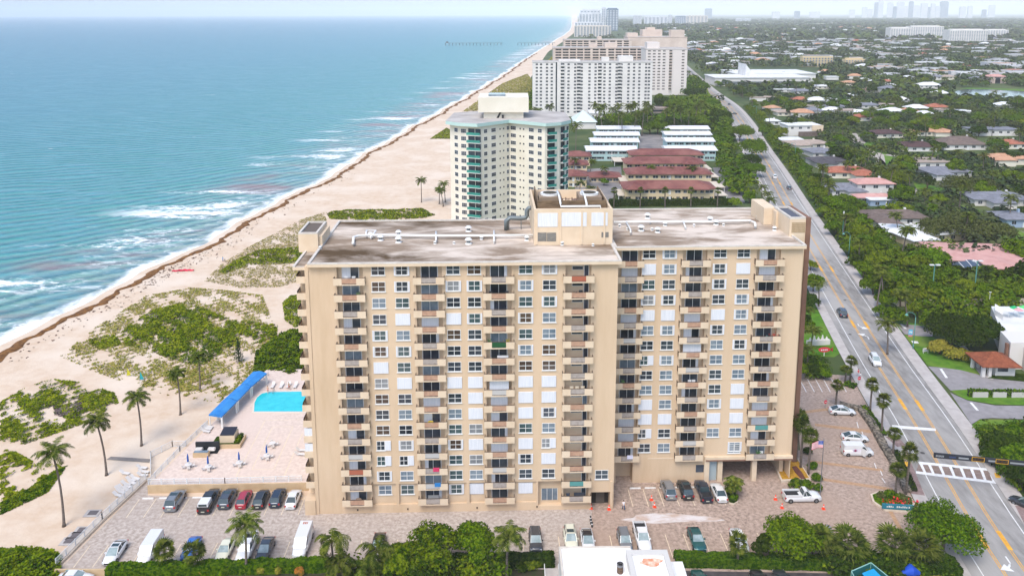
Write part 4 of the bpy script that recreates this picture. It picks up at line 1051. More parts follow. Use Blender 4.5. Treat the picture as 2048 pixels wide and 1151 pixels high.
car('suv','navy',(1684,630),rang(1684,630,-1)+math.pi,'dark blue suv driving on the road beside the tower',s=1.05)
car('suv','white',(1750,726),rang(1750,726,-1),'white suv driving towards the crosswalk')
car('suv','white',(1549,356),rang(1549,356,1),'white car on the road beyond the tower')
car('sedan','grey',(1578,378),rang(1578,378,1),'dark grey car on the road beyond the tower')
car('sedan','navy',(1458,210),rang(1458,210,1),'dark car far up the road where it bends')
car('sedan','white',(1553,364),rang(1553,364,1)+.0,'white car close behind another on the far road') if False else None
car('sedan','black',(1468,229),rang(1468,229,1)+1.4,'dark car turning across the far road')
car('sedan','white',(1447,246),0.1,'white car in the far side street')
car('sedan','navy',(1493,264),rang(1493,264,1),'small dark car on the road beside the big trees')
car('sedan','white',(1743,350),1.2,'white car parked on grass by the tiled roof house',s=1.1)
car('suv','white',(1890,373),-1.3,'white suv parked on the paved drive of a far house')
car('sedan','darkgrey',(1920,419),.1,'dark car parked behind the round oak tree')
for i,(x,t) in enumerate(((1400,'dark green car cut off by the lower frame, left of three'),(1520,'black car cut off by the lower frame, middle of three'),(1567,'black car cut off by the lower frame, right of three'))): car('sedan',['green','black','darkgrey'][i],(x,1170),AW,t)
car('sedan','darkgrey',(2052,1014),2.2,'black car cut off at the right edge of the frame')
car('sedan','white',(150,1164),.0,'white car roof showing below the lower left wall')
# ================================================================== lot, deck and street things
def pj(p):
    z=p[2]-CH; Z=p[1]*math.cos(CP)-z*math.sin(CP); dn=-z*math.cos(CP)-p[1]*math.sin(CP)
    a=CF*p[0]/Z; b=CF*dn/Z; return (1024+a*_cr+b*_sr, CCY+b*_cr-a*_sr)
def Lpx(p): return CF/(p[1]*math.cos(CP)-(p[2]-CH)*math.sin(CP))
def pavmat(nm,a,b,c):
    m=mat(nm,a,.9,c2=b,scale=1.7,detail=9,lo=.36,hi=.64,c3=c,s3=.05,lo3=.45,hi3=.7,bump=.02,bscale=5); return m
pav1=pavmat('pavers_grey_pink',S(220,206,194,.70),S(184,168,156,.62),S(200,184,172,.66))
pav2=pavmat('pavers_brown',S(210,186,170,.70),S(164,143,128,.61),S(194,168,150,.65))
def world_of(L): return [tuple(g(*q)[:2]) for q in L]
pl=MB(); pl.sheet(world_of([(60,1185),(120,1137),(296,961),(296,990),(640,1000),(700,960),(1180,960),(1184,1030),(1184,1185)]),.04); struct(pl.build('parking_lot',pav1),'grey pink paver parking lot')
pl=MB(); R14=[rpt(i,14.55) for i in range(near_i(g(1960,1170)),near_i(g(1700,735)),1)]
poly=world_of([(1184,1185),(1184,1030),(1184,960),(1190,900),(1600,900),(1590,745)])+[(p.x,p.y) for p in reversed(R14)]
pl.sheet(poly,.05); struct(pl.build('parking_lot',pav2),'brown paver parking lot in front of the entrance')
linem=mat('bay_line',S(246,228,196,.78),.8,c2=S(232,210,180,.72),scale=2)
mb=MB()
def uvline(u,v0,v1,w_=.11,z=.058): mb.add([B(u-w_/2,v0,z),B(u+w_/2,v0,z),B(u+w_/2,v1,z),B(u-w_/2,v1,z)],[(0,1,2,3)])
u1,v1=uv(g(279,998)); u2,_=uv(g(313,996)); stp=2.82
for i in range(11): uvline(u1+stp*i,v1-5.2,v1) if u1+stp*i<-1 else None
for i in range(28):
    u=u1-2.5+stp*i; 
    if u<W1+4: uvline(u,uv(g(500,1128))[1],uv(g(500,1128))[1]+5.2)
ur,vr=uv(g(1256,978))
for i in range(7): uvline(ur+2.62*i,vr-5.1,vr,z=.066)
vb=uv(g(1344,1110))[1]
for i in range(12): uvline(uv(g(1344,1110))[0]-2.95*3+2.95*i,vb-.5,vb+5,z=.066)
struct(mb.build('bay_lines',linem),'pale parking bay lines')
mb=MB()
for i in range(10):
    u=u1+stp*i+.4
    if u<-2: mb.T=Tb; mb.box(u,u+1.9,v1+.0,v1+.25,.05,.2)
for i in (0,1,3,4): u=ur+2.62*i+.35; mb.T=Tb; mb.box(u,u+1.9,vr+.1,vr+.35,.06,.2)
# each wheel stop its own thing
ws=None
def wheel_stop(u,v,lab):
    global ws
    if ws is None: m_=MB(); m_.box(-.95,.95,-.13,.13,0,.15,inset=.03); ws=m_.build('wheel_stop',paint); o=ws
    else: o=ws.copy(); col.objects.link(o)
    o.location=B(u,v,.05); o.rotation_euler=(0,0,BYAW); tag(o,lab,'wheel stop','white concrete wheel stops at the heads of the parking bays')
for i in range(10):
    u=u1+stp*i+1.4
    if u<-2: wheel_stop(u,v1+.12,'white wheel stop at the head of a bay under the pool wall')
for i in range(5): wheel_stop(ur+2.62*i+1.3,vr+.2,'white wheel stop at the head of a bay by the rear wing')
mb=MB()
for L_ in ([(1585,824),(1655,815),(1678,812),(1679,815),(1656,820),(1585,829)],[(1630,846),(1740,859),(1742,865),(1630,851)],[(1615,919),(1765,937),(1767,942),(1616,924)],[(1625,952),(1785,975),(1787,981),(1630,958)],[(1777,1022),(1785,1022),(1815,1075),(1806,1075)]): quadpx(mb,L_,.07)
struct(mb.build('paver_bands',mat('orange_pavers',S(232,190,150,.55),.9,c2=S(215,170,130,.5),scale=2)),'peach coloured paver bands across the lot')
mb=MB()
for i in range(6):
    a=(1598+i*16,757); b=(a[0]+14,a[1]+26); quadpx(mb,[a,(a[0]+1.3,a[1]),(b[0]+1.5,b[1]),b],.072)
for (a,b) in (((1713,843),(1716,855)),((1723,862),(1728,875)),((1748,925),(1752,936)),((1760,940),(1764,950)),((1763,955),(1770,965)),((1780,978),(1784,988))): quadpx(mb,[a,(a[0]+1.5,a[1]),(b[0]+1.5,b[1]),b],.072)
struct(mb.build('bay_lines',paint),'white lines of the roadside bays')
# white stain on the paving
mb=MB(); ring=[g(1345+95*math.cos(t)*(1+.15*math.sin(5*t)),1037+9*math.sin(t)*(1+.3*math.sin(3*t+1)))[:2] for t in [i*.262 for i in range(24)]]; mb.sheet([tuple(p) for p in ring],.074)
stn=mat('pale_stain',S(210,186,170,.70),.9,c2=S(224,218,216,.78),scale=.9,detail=8,lo=.38,hi=.58,stretch=(.4,1,1)); tag(mb.build('paving_stain',stn),'whitish stain across the brown pavers','stain')
# ---- pool deck
deckm=mat('deck_pavers',S(242,222,208,.74),.9,c2=S(226,204,190,.7),scale=1.6,detail=6,c3=S(236,214,200,.72),s3=.08)
wallt=mat('tan_wall',S(238,208,168,.62),.9,c2=S(226,194,152,.6),scale=.5)
DZ=1.4
dl=lambda v:-30.87+(v-6.97)*(7.6/44.3)
mb=MB(Tb); mb.prism([(dl(6.97),6.97),(-2.06,6.97),(-2.06,53),(dl(53),53)],-.2,DZ,1,0); deck=struct(mb.build('pool_deck',[deckm,wallt]),'raised pinkish paved pool deck')
mb=MB(Tb); mb.box(dl(6.97)-.1,-2.06,6.72,6.96,0,DZ+.12); tag(mb.build('retaining_wall',wallt),'tan retaining wall under the pool deck','wall')
mb=MB(Tb)
def dpx(L,z): return [uv(g(*q,z)) for q in L]
def dl_line(L,z=DZ+.012,w_=.14):
    P=[Vector((*p,0)) for p in dpx(L,z)]
    for a,b in zip(P[:-1],P[1:]):
        d=(b-a).normalized(); n_=Vector((-d.y,d.x,0))*w_/2; mb.add([(q.x,q.y,z) for q in (a-n_,b-n_,b+n_,a+n_)],[(0,1,2,3)])
dl_line([(472,952),(530,840),(603,838)]); dl_line([(472,952),(568,952),(605,866)]); dl_line([(504,938),(545,853),(586,852),(548,937),(504,938)])
struct(mb.build('deck_lines',linem),'pale lines in the deck paving')
# pool
poolL=[(508,823),(509,806),(514,795),(524,787),(538,784),(606,783),(613,792),(613,823)]
P=dpx(poolL,DZ); cx_=sum(p[0] for p in P)/8; cy_=sum(p[1] for p in P)/8
Po=[(cx_+(p[0]-cx_)*1.07,cy_+(p[1]-cy_)*1.12) for p in P]
mb=MB(Tb); mb.prism(Po,DZ,DZ+.10,0); n=len(P)
pool=empty('swimming_pool',B(cx_,cy_,DZ),0,'turquoise swimming pool with one rounded side on the deck','swimming pool')
def reparent(o,p): o.parent=p; o.matrix_parent_inverse=p.matrix_world.inverted() if False else Matrix.Translation(-Vector(p.location)); return o
reparent(mb.build('coping',mat('pool_coping',S(246,230,214,.68),.8)),pool)
mb=MB(Tb); mb.sheet(P,DZ+.106); reparent(mb.build('pool_water',mat('pool_water',(.015,.44,.52),.08,c2=(.03,.52,.58),scale=.6,detail=4,bump=.05,bscale=1.5,spec=.5)),pool)
mb=MB()
for dx in (-.25,.25):
    a=g(547+dx*4,786,DZ); mb.tube([a+Vector((0,-.4,.0)),a+Vector((0,-.4,.6)),a+Vector((0,0,.9)),a+Vector((0,.5,.8)),a+Vector((0,.7,0))],.035,6)
reparent(mb.build('ladder',rimm),pool)
# awning
awm=mat('blue_canvas',S(42,140,228,.62),.7,c2=S(70,165,240,.62),scale=.6,bump=.03,bscale=1.5)
for k,(L_,lab) in enumerate((([(416,829),(443,833),(475,801),(448,797)],'blue canvas awning, the one nearest the camera of three'),([(448,797),(475,801),(503,772),(480,769)],'blue canvas awning in the middle of three'),([(480,769),(503,772),(535,745),(506,742)],'blue canvas awning farthest from the camera of three'))):
    c=[g(q[0],q[1],3.9) for q in L_]; ctr=sum(c,Vector())/4; e=empty('awning',(ctr.x,ctr.y,DZ),0,lab,'awning')
    mb=MB(Matrix.Translation((-ctr.x,-ctr.y,-DZ))); c=[ctr+(p-ctr)*.96 for p in c]; m1,m2=(c[0]+c[1])/2+Vector((0,0,.35)),(c[2]+c[3])/2+Vector((0,0,.35))
    mb.add([c[0],c[1],c[2],c[3],m1,m2],[(0,4,5,3),(4,1,2,5),(0,1,4),(2,3,5)]); dn=Vector((0,0,-.25))
    for i in range(4): a,b=c[i],c[(i+1)%4]; mb.add([a,b,b+dn,a+dn],[(0,1,2,3)])
    mb.build('canopy',awm,e)
    for i in (0,1,2,3):
        p=ctr+(c[i]-ctr)*.94; mb=MB(Matrix.Translation((-ctr.x,-ctr.y,-DZ))); w_=.16 if i in(1,2) else .07; mb.box(p.x-w_,p.x+w_,p.y-w_,p.y+w_,DZ,3.7); mb.build('post',frame_w,e)
# furniture
chairm=mat('white_plastic',S(238,232,226,.72),.5)
def lounger():
    r=empty('sun_lounger'); r['category']='sun lounger'; r['label']='x'
    mb=MB(); mb.box(-.32,.32,-1.0,.35,.28,.36); mb.build('seat',chairm,r)
    mb=MB(); mb.add([(-.32,.35,.3),(.32,.35,.3),(.32,1.0,.75),(-.32,1.0,.75),(-.32,.35,.37),(.32,.35,.37),(.32,.97,.82),(-.32,.97,.82)],[(0,3,2,1),(4,5,6,7),(0,1,5,4),(2,3,7,6),(1,2,6,5),(3,0,4,7)]); mb.build('backrest',chairm,r)
    for x in (-.28,.28):
        for y in (-.9,.3): mb=MB(); mb.box(x-.03,x+.03,y-.03,y+.03,0,.28); mb.build('leg',chairm,r)
    return r
PL=Proto(lounger)
for i,x in enumerate((546,563,577,591)): PL.put(g(x,773,DZ),BYAW,1.05,'white sun lounger in the row behind the pool','white sun loungers behind the pool')
for i,(x,y) in enumerate(((417,855),(414,859),(411,864))): PL.put(g(x,y,DZ),1.3,1,'white sun lounger on the deck by the nearest awning','white sun loungers beside the nearest awning')
for (x,y,a) in [(250,948,1.3),(284,937,1.4),(288,945,1.4),(285,952,1.4),(262,962,1.2),(270,958,1.2),(266,968,1.2),(258,975,1.2),(252,970,1.2),(246,978,1.2),(255,982,1.2),(243,986,1.2),(236,992,1.2),(240,981,1.2)]:
    PL.put(g(x,y,.05),a,1.0,'weathered white lounger on the sand outside the deck railing','loungers gathered on the sand outside the deck')
for (x,y) in ((603,902),(600,910)): PL.put(g(x,y,DZ),1.5,1,'white sun lounger beside the tower wall','white sun loungers beside the tower wall')
bluec=mat('navy_canvas',S(20,95,190,.6),.7)
def table():
    r=empty('umbrella_table'); r['category']='table'; r['label']='x'
    mb=MB(); mb.cyl(0,0,.68,.74,.62,16); mb.build('tabletop',chairm,r); mb=MB(); mb.cyl(0,0,0,.68,.06,8); mb.cyl(0,0,0,.05,.3,12); mb.build('base',chairm,r); return r
def umb():
    r=empty('closed_umbrella'); r['category']='umbrella'; r['label']='x'
    mb=MB(); mb.tube([(0,0,.74),(0,0,2.9)],.035,6); mb.build('pole',frame_w,r)
    mb=MB(); mb.tube([(0,0,1.25),(0,0,1.5),(0,0,2.2),(0,0,2.8)],[.14,.17,.15,.04],9); mb.build('canopy',bluec,r); return r
def chair():
    r=empty('patio_chair'); r['category']='chair'; r['label']='x'
    mb=MB(); mb.box(-.25,.25,-.25,.25,.40,.45); mb.build('seat',chairm,r); mb=MB(); mb.box(-.25,.25,.2,.25,.45,.88); mb.build('backrest',chairm,r)
    for a in (-.22,.22):
        for b in (-.22,.22): mb=MB(); mb.box(a-.02,a+.02,b-.02,b+.02,0,.4); mb.build('leg',chairm,r)
    return r
PT,PU,PC=Proto(table),Proto(umb),Proto(chair)
for (x,y,t) in ((377,935,'leftmost on the deck'),(417,939,'second from the left on the deck'),(479,931,'at the edge of the paving lines'),(534,917,'inside the inner paving lines'),(545,892,'behind the table inside the paving lines')):
    p=g(x,y,DZ); PT.put(p,0,1,'round white table '+t)
    if x!=545: PU.put(p,0,1,'closed navy umbrella over the table '+t)
    for k in range(4): a=k*1.57+.4; PC.put(p+Vector((math.cos(a)*.85,math.sin(a)*.85,0)),a-1.57,1,'white patio chair around a round deck table','white patio chairs around the deck tables')
for k in range(14):
    x,y=(428+k*7.6,842-k*7.0); PC.put(g(x+8,y,DZ),k*1.3,1,'white patio chair in the shade of the blue awnings','patio chairs in the shade of the awnings')
# planter with solar box, barbecue
e=empty('planter_box',g(455,893,DZ),BYAW,'tan planter with low hedge and a boxed solar panel on the deck','planter')
mb=MB(); mb.box(-3.0,2.6,-.6,-.35,0,.75); mb.box(2.35,2.6,-.35,3.2,0,.75); mb.box(-3.0,2.34,-.34,3.1,0,.5,1); mb.build('planter_wall',[wallt,L_dark],e)
mb=MB(); mb.box(-1.6,1.2,.6,3.2,.5,2.0); mb.build('pump_box',stucco2,e); mb=MB(); mb.add([(-1.5,.55,2.02),(1.1,.55,2.02),(1.1,3.1,2.35),(-1.5,3.1,2.35),(-1.5,.55,2.1),(1.1,.55,2.1),(1.1,3.1,2.45),(-1.5,3.1,2.45)],[(0,3,2,1),(4,5,6,7),(0,1,5,4),(1,2,6,5),(2,3,7,6),(3,0,4,7)]); mb.build('solar_panel',mat('solar_cells',(.02,.02,.03),.3),e)
rg=np.random.default_rng(3); Pq=np.column_stack([rg.uniform(1.3,2.3,500),rg.uniform(-.3,3,500),rg.uniform(.6,1.2,500)]); v,f=leaf_quads(Pq,rg.normal(size=(500,3)),.3); np_mesh('hedge_leaves',v,f,L_grape,parent=e)
e=empty('barbecue_counter',g(405,912,DZ),BYAW,'tan barbecue counter with black tiled back and grills','barbecue')
mb=MB(); mb.box(-1.6,1.2,-.4,.5,0,.9); mb.build('counter',wallt,e); mb=MB(); mb.box(-1.5,1.1,-.3,.4,.9,1.0); mb.build('glass_top',glass_b,e); mb=MB(); mb.box(-2.0,2.4,2.2,2.5,0,1.6); mb.box(-2.0,2.4,.9,2.19,0,.05); mb.build('black_screen',mat('black_tile',(.02,.022,.025),.4),e)
for x in (-1.1,1.2): mb=MB(); mb.box(x-.7,x+.7,1.0,1.9,.5,.85,inset=.1); mb.build('grill',chairm,e)
# railings
railw=mat('white_railing',S(240,240,240,.75),.5)
def railing(L_,z,h,label,sp=1.9,step=.22,cat='railing'):
    P=[Vector((*p[:2],z)) for p in L_]; root=empty('railing',P[0],0,label,cat); T=Matrix.Translation(-P[0])
    mb=MB(T); pb=MB(T); 
    for a,b in zip(P[:-1],P[1:]):
        d=b-a; n_=int(d.length/step); up=Vector((0,0,1))
        mb.tube([a+up*h,b+up*h],.05,5); mb.tube([a+up*.12,b+up*.12],.035,4); mb.tube([a+up*h*.55,b+up*h*.55],.025,4)
        for i in range(n_+1): q=a+d*i/max(1,n_); mb.box(q.x-.022,q.x+.022,q.y-.022,q.y+.022,z+.1,z+h)
        k=max(1,int(d.length/sp))
        for i in range(k+1): q=a+d*i/k; pb.box(q.x-.06,q.x+.06,q.y-.06,q.y+.06,z-.05,z+h+.1)
    mb.build('balusters',railw,root); pb.build('posts',railw,root); return root
railing([g(*q) for q in [(113,1135),(205,1042),(292,962)]],.45,1.1,'white railing along the seaward edge of the lower lot')
kl=[g(*q) for q in [(113,1135),(205,1042),(296,958)]]
mb=MB()
for a,b in zip(kl[:-1],kl[1:]):
    d=(b-a).normalized(); n_=Vector((-d.y,d.x,0)); mb.prism([tuple(q[:2]) for q in (a+n_*.9,b+n_*.9,b-n_*.35,a-n_*.35)],0,.45)
tag(mb.build('kerb_wall',mat('cream_kerb',S(244,226,204,.66),.85,c2=S(232,212,190,.62),scale=.8)),'cream kerb wall along the seaward edge of the lot','wall')
railing([g(*q,DZ) for q in [(297,969),(360,902),(415,850)]],DZ,1.05,'white railing along the sea side of the deck')
railing([g(*q,DZ) for q in [(298,968),(450,966),(603,961)]],DZ,1.0,'white railing on top of the retaining wall')
railing([g(*q) for q in [(302,950),(302,915),(345,893),(372,893)]],.05,1.2,'white railing round the beach gate landing')
mb=MB(); mb.sheet(world_of([(222,913),(303,918),(298,925),(213,919)]),.11); struct(mb.build('boardwalk',mat('grey_boards',S(190,180,172,.5),.9,c2=S(165,155,148,.45),scale=3,stretch=(1,4,1))),'grey board path across the sand')
for (x,y,t) in ((187,1025,'beside the fence'),(166,1059,'farthest of three by the kerb'),(153,1070,'middle of three by the kerb'),(140,1081,'nearest of three by the kerb')):
    e=empty('drain_mat',g(x,y,.08),BYAW,'dark grey square grating on pale concrete '+t,'grating'); mb=MB(); mb.box(-1.3,1.1,-1.1,.9,0,.06); mb.build('slab',conc,e); mb=MB(); mb.box(-.8,.7,-.6,.6,.061,.08); mb.build('grate',mat('grate',S(150,140,140,.4),.8),e)
# lower wall with teal emblem
a,b=g(112,1150),g(216,1150); mb=MB(); mb.box(a.x,b.x+.4,a.y-.3,a.y,0,1.15); e=tag(mb.build('low_wall',wallt),'low tan wall with a teal oval at the bottom left','wall')
mb=MB(); q=g(139,1151); mb.tube([(q.x,a.y-.36,.82),(q.x,a.y-.31,.82)],.42,14); o=mb.build('emblem',mat('teal_paint',S(60,190,190,.55),.6),e)
tag(e,'low tan wall with a teal oval at the bottom left','wall')
# people -----------------------------------------------------------------
def person(p,ang,shirt,trousers,label,skin=(.55,.33,.22),h=1.72,arm=.1,stride=.12,hair=(.03,.02,.015),legs_bare=False,nm='person'):
    k=h/1.72; root=empty(nm,p,ang,label,'person')
    V=[(0,0,.95),(0,0,1.12),(0,0,1.38),(0,0,1.50),(0,.01,1.56),(0,.01,1.68),(0,0,1.74)]; Rr=[.13,.12,.15,.07,.055,.095,.06]; E_=[(i,i+1) for i in range(6)]
    for s in (-1,1):
        o=len(V); V+=[(s*.17,0,1.42),(s*.24,-.02-arm*.2,1.14),(s*.22,-.06-arm,.92),(s*.215,-.08-arm*1.15,.84)]; Rr+=[.06,.045,.033,.036]; E_+=[(2,o),(o,o+1),(o+1,o+2),(o+2,o+3)]
        # a palm with thumb and fingers
        for j,dx in enumerate((-.03,-.01,.01,.03)): q=len(V); V.append((s*.215+dx,-.09-arm*1.2-.01*(j%2),.76+.01*abs(j-1))); Rr.append(.009); E_.append((o+3,q))
        q=len(V); V.append((s*.19,-.13-arm*1.1,.81)); Rr.append(.01); E_.append((o+3,q))
        o=len(V); st=s*stride; V+=[(s*.09,0,.88),(s*.10,-st*.6,.49),(s*.10,-st,.09),(s*.10,-st-.13,.04)]; Rr+=[.09,.062,.042,.036]; E_+=[(0,o),(o,o+1),(o+1,o+2),(o+2,o+3)]
    V.append((0,-.10,1.635)); Rr.append(.02); E_.append((5,len(V)-1))
    me=bpy.data.meshes.new('body'); me.from_pydata([(x*k,y*k,z*k) for x,y,z in V],E_,[]); o=bpy.data.objects.new('body',me); col.objects.link(o); o.parent=root
    sk=o.modifiers.new('skin','SKIN'); 
    for i,sv in enumerate(me.skin_vertices[0].data): sv.radius=(Rr[i]*k,Rr[i]*k*(.75 if i in(0,1,2) else 1)); sv.use_root=(i==0)
    o.modifiers.new('sub','SUBSURF').levels=1; me.materials.append(mat('skin_%d'%int(skin[0]*100),skin,.6)); 
    mb=MB(); mb.tube([(0,.02,1.66*k),(0,.03,1.74*k),(0,.02,1.80*k)],[.105*k,.105*k,.05*k],9); mb.build('hair',mat('hair_%d'%int(hair[0]*1000),hair,.9),root,True)
    if shirt:
        mb=MB(); mb.tube([(0,0,.9*k),(0,0,1.1*k),(0,0,1.35*k),(0,0,1.46*k),(0,0,1.5*k)],[.155*k,.145*k,.175*k,.15*k,.08*k],10)
        for s in (-1,1): mb.tube([(s*.15*k,0,1.44*k),(s*.215*k,-.01,1.25*k)],.075*k,8)
        mb.build('shirt',mat('cloth_%d_%d_%d'%tuple(int(c*99) for c in shirt),shirt,.8),root,True)
    mb=MB(); mb.tube([(0,0,.96*k),(0,0,.84*k)],[.15*k,.16*k],10); e_=.12 if not legs_bare else .62
    for s in (-1,1): mb.tube([(s*.09*k,0,.88*k),(s*.10*k,-s*stride*.6*(1 if not legs_bare else .4),(.49 if not legs_bare else .62)*k)]+([(s*.10*k,-s*stride,.1*k)] if not legs_bare else []),[.105*k,.08*k]+([.065*k] if not legs_bare else []),8)
    mb.build('trousers' if not legs_bare else 'shorts',mat('cloth_%d_%d_%d'%tuple(int(c*99) for c in trousers),trousers,.8),root,True)
    return root
person(g(1247,1019,.05),BYAW+.3,(.75,.75,.78),(.03,.08,.16),'person in white T-shirt and blue jeans walking near the garage',stride=.2,arm=.3)
person(g(1190,1001,.05),.4,(.7,.7,.7),(.02,.02,.02),'person in white top standing in the garage opening')
person(g(536,786,DZ+.1),-.4,None,(.6,.08,.15),'person in red swimwear standing at the pool edge',legs_bare=True,arm=.25)
person(g(578,779,DZ),1.0,None,(.65,.12,.14),'person in red swimwear walking behind the pool',legs_bare=True,stride=.3)
person(g(446,523,.1),2.0,(.05,.3,.7),(.05,.1,.2),'person in blue standing alone on the sand')
person(g(450,524,.1),.5,(.08,.08,.1),(.05,.05,.06),'person in dark clothes crouched behind the one in blue on the sand',h=1.2)
person(g(1716,752,.22),.5,(.6,.05,.08),(.5,.5,.55),'person in red top on the pavement by the lot entrance',stride=.25)
person(g(1720,759,.22),1.5,(.7,.7,.75),(.05,.07,.2),'person in white top beside the one in red on the pavement')
# red kite
km=mat('red_nylon',(.62,.01,.05),.5,c2=(.35,.005,.03),scale=.8); c=g(366,542,.12)
mb=MB(); n=14; V=[];F=[]
for i in range(n+1):
    t=i/n; x=-3.4+6.8*t; w_=.95*math.sin(math.pi*min(.97,max(.05,t)))**.5; y=.9*math.sin(t*3.0)*.9+x*.10
    for j in range(5): s=j/4-.5; V.append((x,y+s*w_*1.6,.05+.35*math.sin(math.pi*(s+.5))+.12*math.sin(i*1.9)))
for i in range(n):
    for j in range(4): F.append((i*5+j,(i+1)*5+j,(i+1)*5+j+1,i*5+j+1))
mb.add(V,F); o=mb.build('kite',km,None,True,c); tag(o,'crumpled red kite lying on the sand','kite')
# beach flags / catamaran sails
for (x,y,c,t) in ((255,752,(.75,.7,.05),'yellow and teal beach sail standing in the dune'),(281,760,(.05,.55,.6),'teal beach sail leaning in the dune')):
    e=empty('beach_sail',g(x,y,.1),.3,t,'sail'); e.scale=(.62,.62,.62); mb=MB(); mb.add([(-.2,0,.3),(1.2,0,.3),(.1,.05,3.4)],[(0,1,2),(2,1,0)]); mb.build('sailcloth',mat('sail_%d'%int(c[0]*100),c,.6),e); mb=MB(); mb.tube([(-.25,0,0),(-.1,0,3.6)],.05,6); mb.build('mast',rimm,e)
# cones
def cone():
    r=empty('traffic_cone'); r['category']='traffic cone'; r['label']='x'; om=mat('cone_orange',(.85,.06,.015),.5)
    mb=MB(); mb.tube([(0,0,.04),(0,0,.95)],[.24,.05],12); mb.build('cone_body',om,r); mb=MB(); mb.box(-.3,.3,-.3,.3,0,.045); mb.build('base',om,r); mb=MB(); mb.tube([(0,0,.45),(0,0,.62)],[.168,.132],12,cap=False); mb.build('white_band',paint,r); return r
PK=Proto(cone)
for (x,y,t) in ((1303,999,'orange cone in an empty bay, the farther of two'),(1309,1013,'orange cone in an empty bay, the nearer of two'),(1551,998,'orange cone farthest left behind the work pickup'),(1564,1015,'orange cone at the tail of the work pickup'),(1647,1017,'orange cone at the nose of the work pickup'),(1182,1016,'orange cone left of the garage opening'),(1218,1018,'orange cone right of the garage opening')): PK.put(g(x,y,.06),0,.95,t)
def bol():
    r=empty('bollard'); r['category']='bollard'; r['label']='x'; mb=MB(); mb.tube([(0,0,0),(0,0,.8)],.13,8); mb.build('post',plastic,r); mb=MB(); mb.tube([(0,0,.45),(0,0,.62)],.14,8,cap=False); mb.build('white_band',paint,r); return r
PB=Proto(bol)
for (x,y,t) in ((1181,1041,'farthest'),(1182,1047,'middle'),(1184,1053,'nearest')): PB.put(g(x,y,.05),0,1.1,'black and white bollard, the %s of three near the garage'%t)
# ---- entrance bed, island, flag
mulch=mat('yellow_mulch',S(232,180,60,.55),.95,c2=S(205,150,40,.5),scale=2.5); mulch2=mat('red_mulch',S(150,90,75,.45),.95,c2=S(120,70,60,.4),scale=3)
def bed(L_,label,m,h=.35,hz=.3,border=True):
    W_=world_of(L_); ctr=(sum(p[0] for p in W_)/len(W_),sum(p[1] for p in W_)/len(W_)); mb=MB(); mb.prism(W_,.0,h,1 if border else 0); e=mb.build('flower_bed',[m,mat('cream_kerb',S(244,226,204,.66))]); 
    inn=[(ctr[0]+(p[0]-ctr[0])*.90,ctr[1]+(p[1]-ctr[1])*.90) for p in W_]; mb=MB(); mb.sheet(inn,h+.02); mb.build('soil',m,e); return tag(e,label,'flower bed')
bed([(1542,920),(1562,966),(1622,963),(1598,925),(1590,905)],'yellow mulch bed under the entrance canopy',mulch,.5)
mb=MB(); mb.sheet(world_of([(1583,938),(1592,936),(1604,950),(1612,963),(1601,962),(1590,950)]),.55); tag(mb.build('red_mulch_patch',mulch2),'dark red curved mulch patch in the yellow bed','mulch')
bed([(1447,975),(1458,1008),(1468,1010),(1476,1005),(1473,985),(1465,972)],'small kerbed island with a palm at the end of the entrance row',L_dark,.25)
bed([(1740,990),(1745,1005),(1770,1022),(1820,1026),(1830,1010),(1822,995),(1790,985),(1755,985)],'kerbed island with red flowers by the lot exit',L_hedge,.3)
def shrubs(pxs,rpx,leaf,label,n=500,size=.35,hgt=1.0,seed=1,group=None,z0=0,cat='shrub',nm='shrub'):
    p=g(pxs[0],pxs[1],z0); r=rpx/Lpx(p); rg=np.random.default_rng(seed); lb=[(rg.uniform(-.5,.5)*r,rg.uniform(-.5,.5)*r,hgt*.45,r*.62) for _ in range(4)]; V,F=crown_cloud(lb,n,size,seed,flat=hgt/r/1.3 if r>0 else 1)
    o=np_mesh(nm,V,F,leaf); o.location=p; return tag(o,label,cat,group)
for i,(x,y,r,lf,t) in enumerate([(1590,972,16,L_grape,'yellow green shrub before the yellow mulch bed'),(1615,975,15,L_hedge,'green shrub behind the work pickup cab'),(1632,958,12,L_hedge,'green shrub at the corner of the entrance bed'),(1625,935,11,L_hedge,'green shrub along the entrance drive'),(1610,905,12,L_dark,'dark shrub under the three entrance palms'),(1636,980,10,L_hedge,'green shrub at the foot of the flagpole'),(1466,1000,10,L_hedge,'green shrub in the small island'),(1785,997,18,L_hedge,'round green shrub on the island by the lot exit'),(1808,1003,16,L_olive,'olive shrub on the island by the lot exit'),(1760,997,10,L_olive,'small olive shrub at the tip of the island')]): shrubs((x,y),r,lf,t,seed=i,hgt=1.2)
e=empty('flower_cluster',g(1794,1002,1.0),0,'red flowers on the island by the lot exit','flowers')
rg=np.random.default_rng(9); Pq=rg.normal(0,[1.2,.4,.2],(90,3)); v,f=leaf_quads(Pq,rg.normal(size=(90,3)),.28); np_mesh('petals',v,f,mat('red_petal',(.6,.02,.02),.6),parent=e)
e=empty('entrance_sign',g(1796,1018,.3),BYAW-.12,'teal low sign board with pale lettering on the island','sign'); mb=MB(); mb.box(-2.6,2.4,-.15,.1,.1,.95); mb.build('board',mat('teal_board',S(50,150,175,.55),.5),e)
mb=MB(); 
for i,x in enumerate((-1.9,-1.6,-1.3,-1.0,-.3,0,.3,.6,.9,1.2,1.6)): mb.box(x,x+.2,-.17,-.151,.42,.42+(.3 if i%3 else .2))
mb.build('lettering',paint,e)
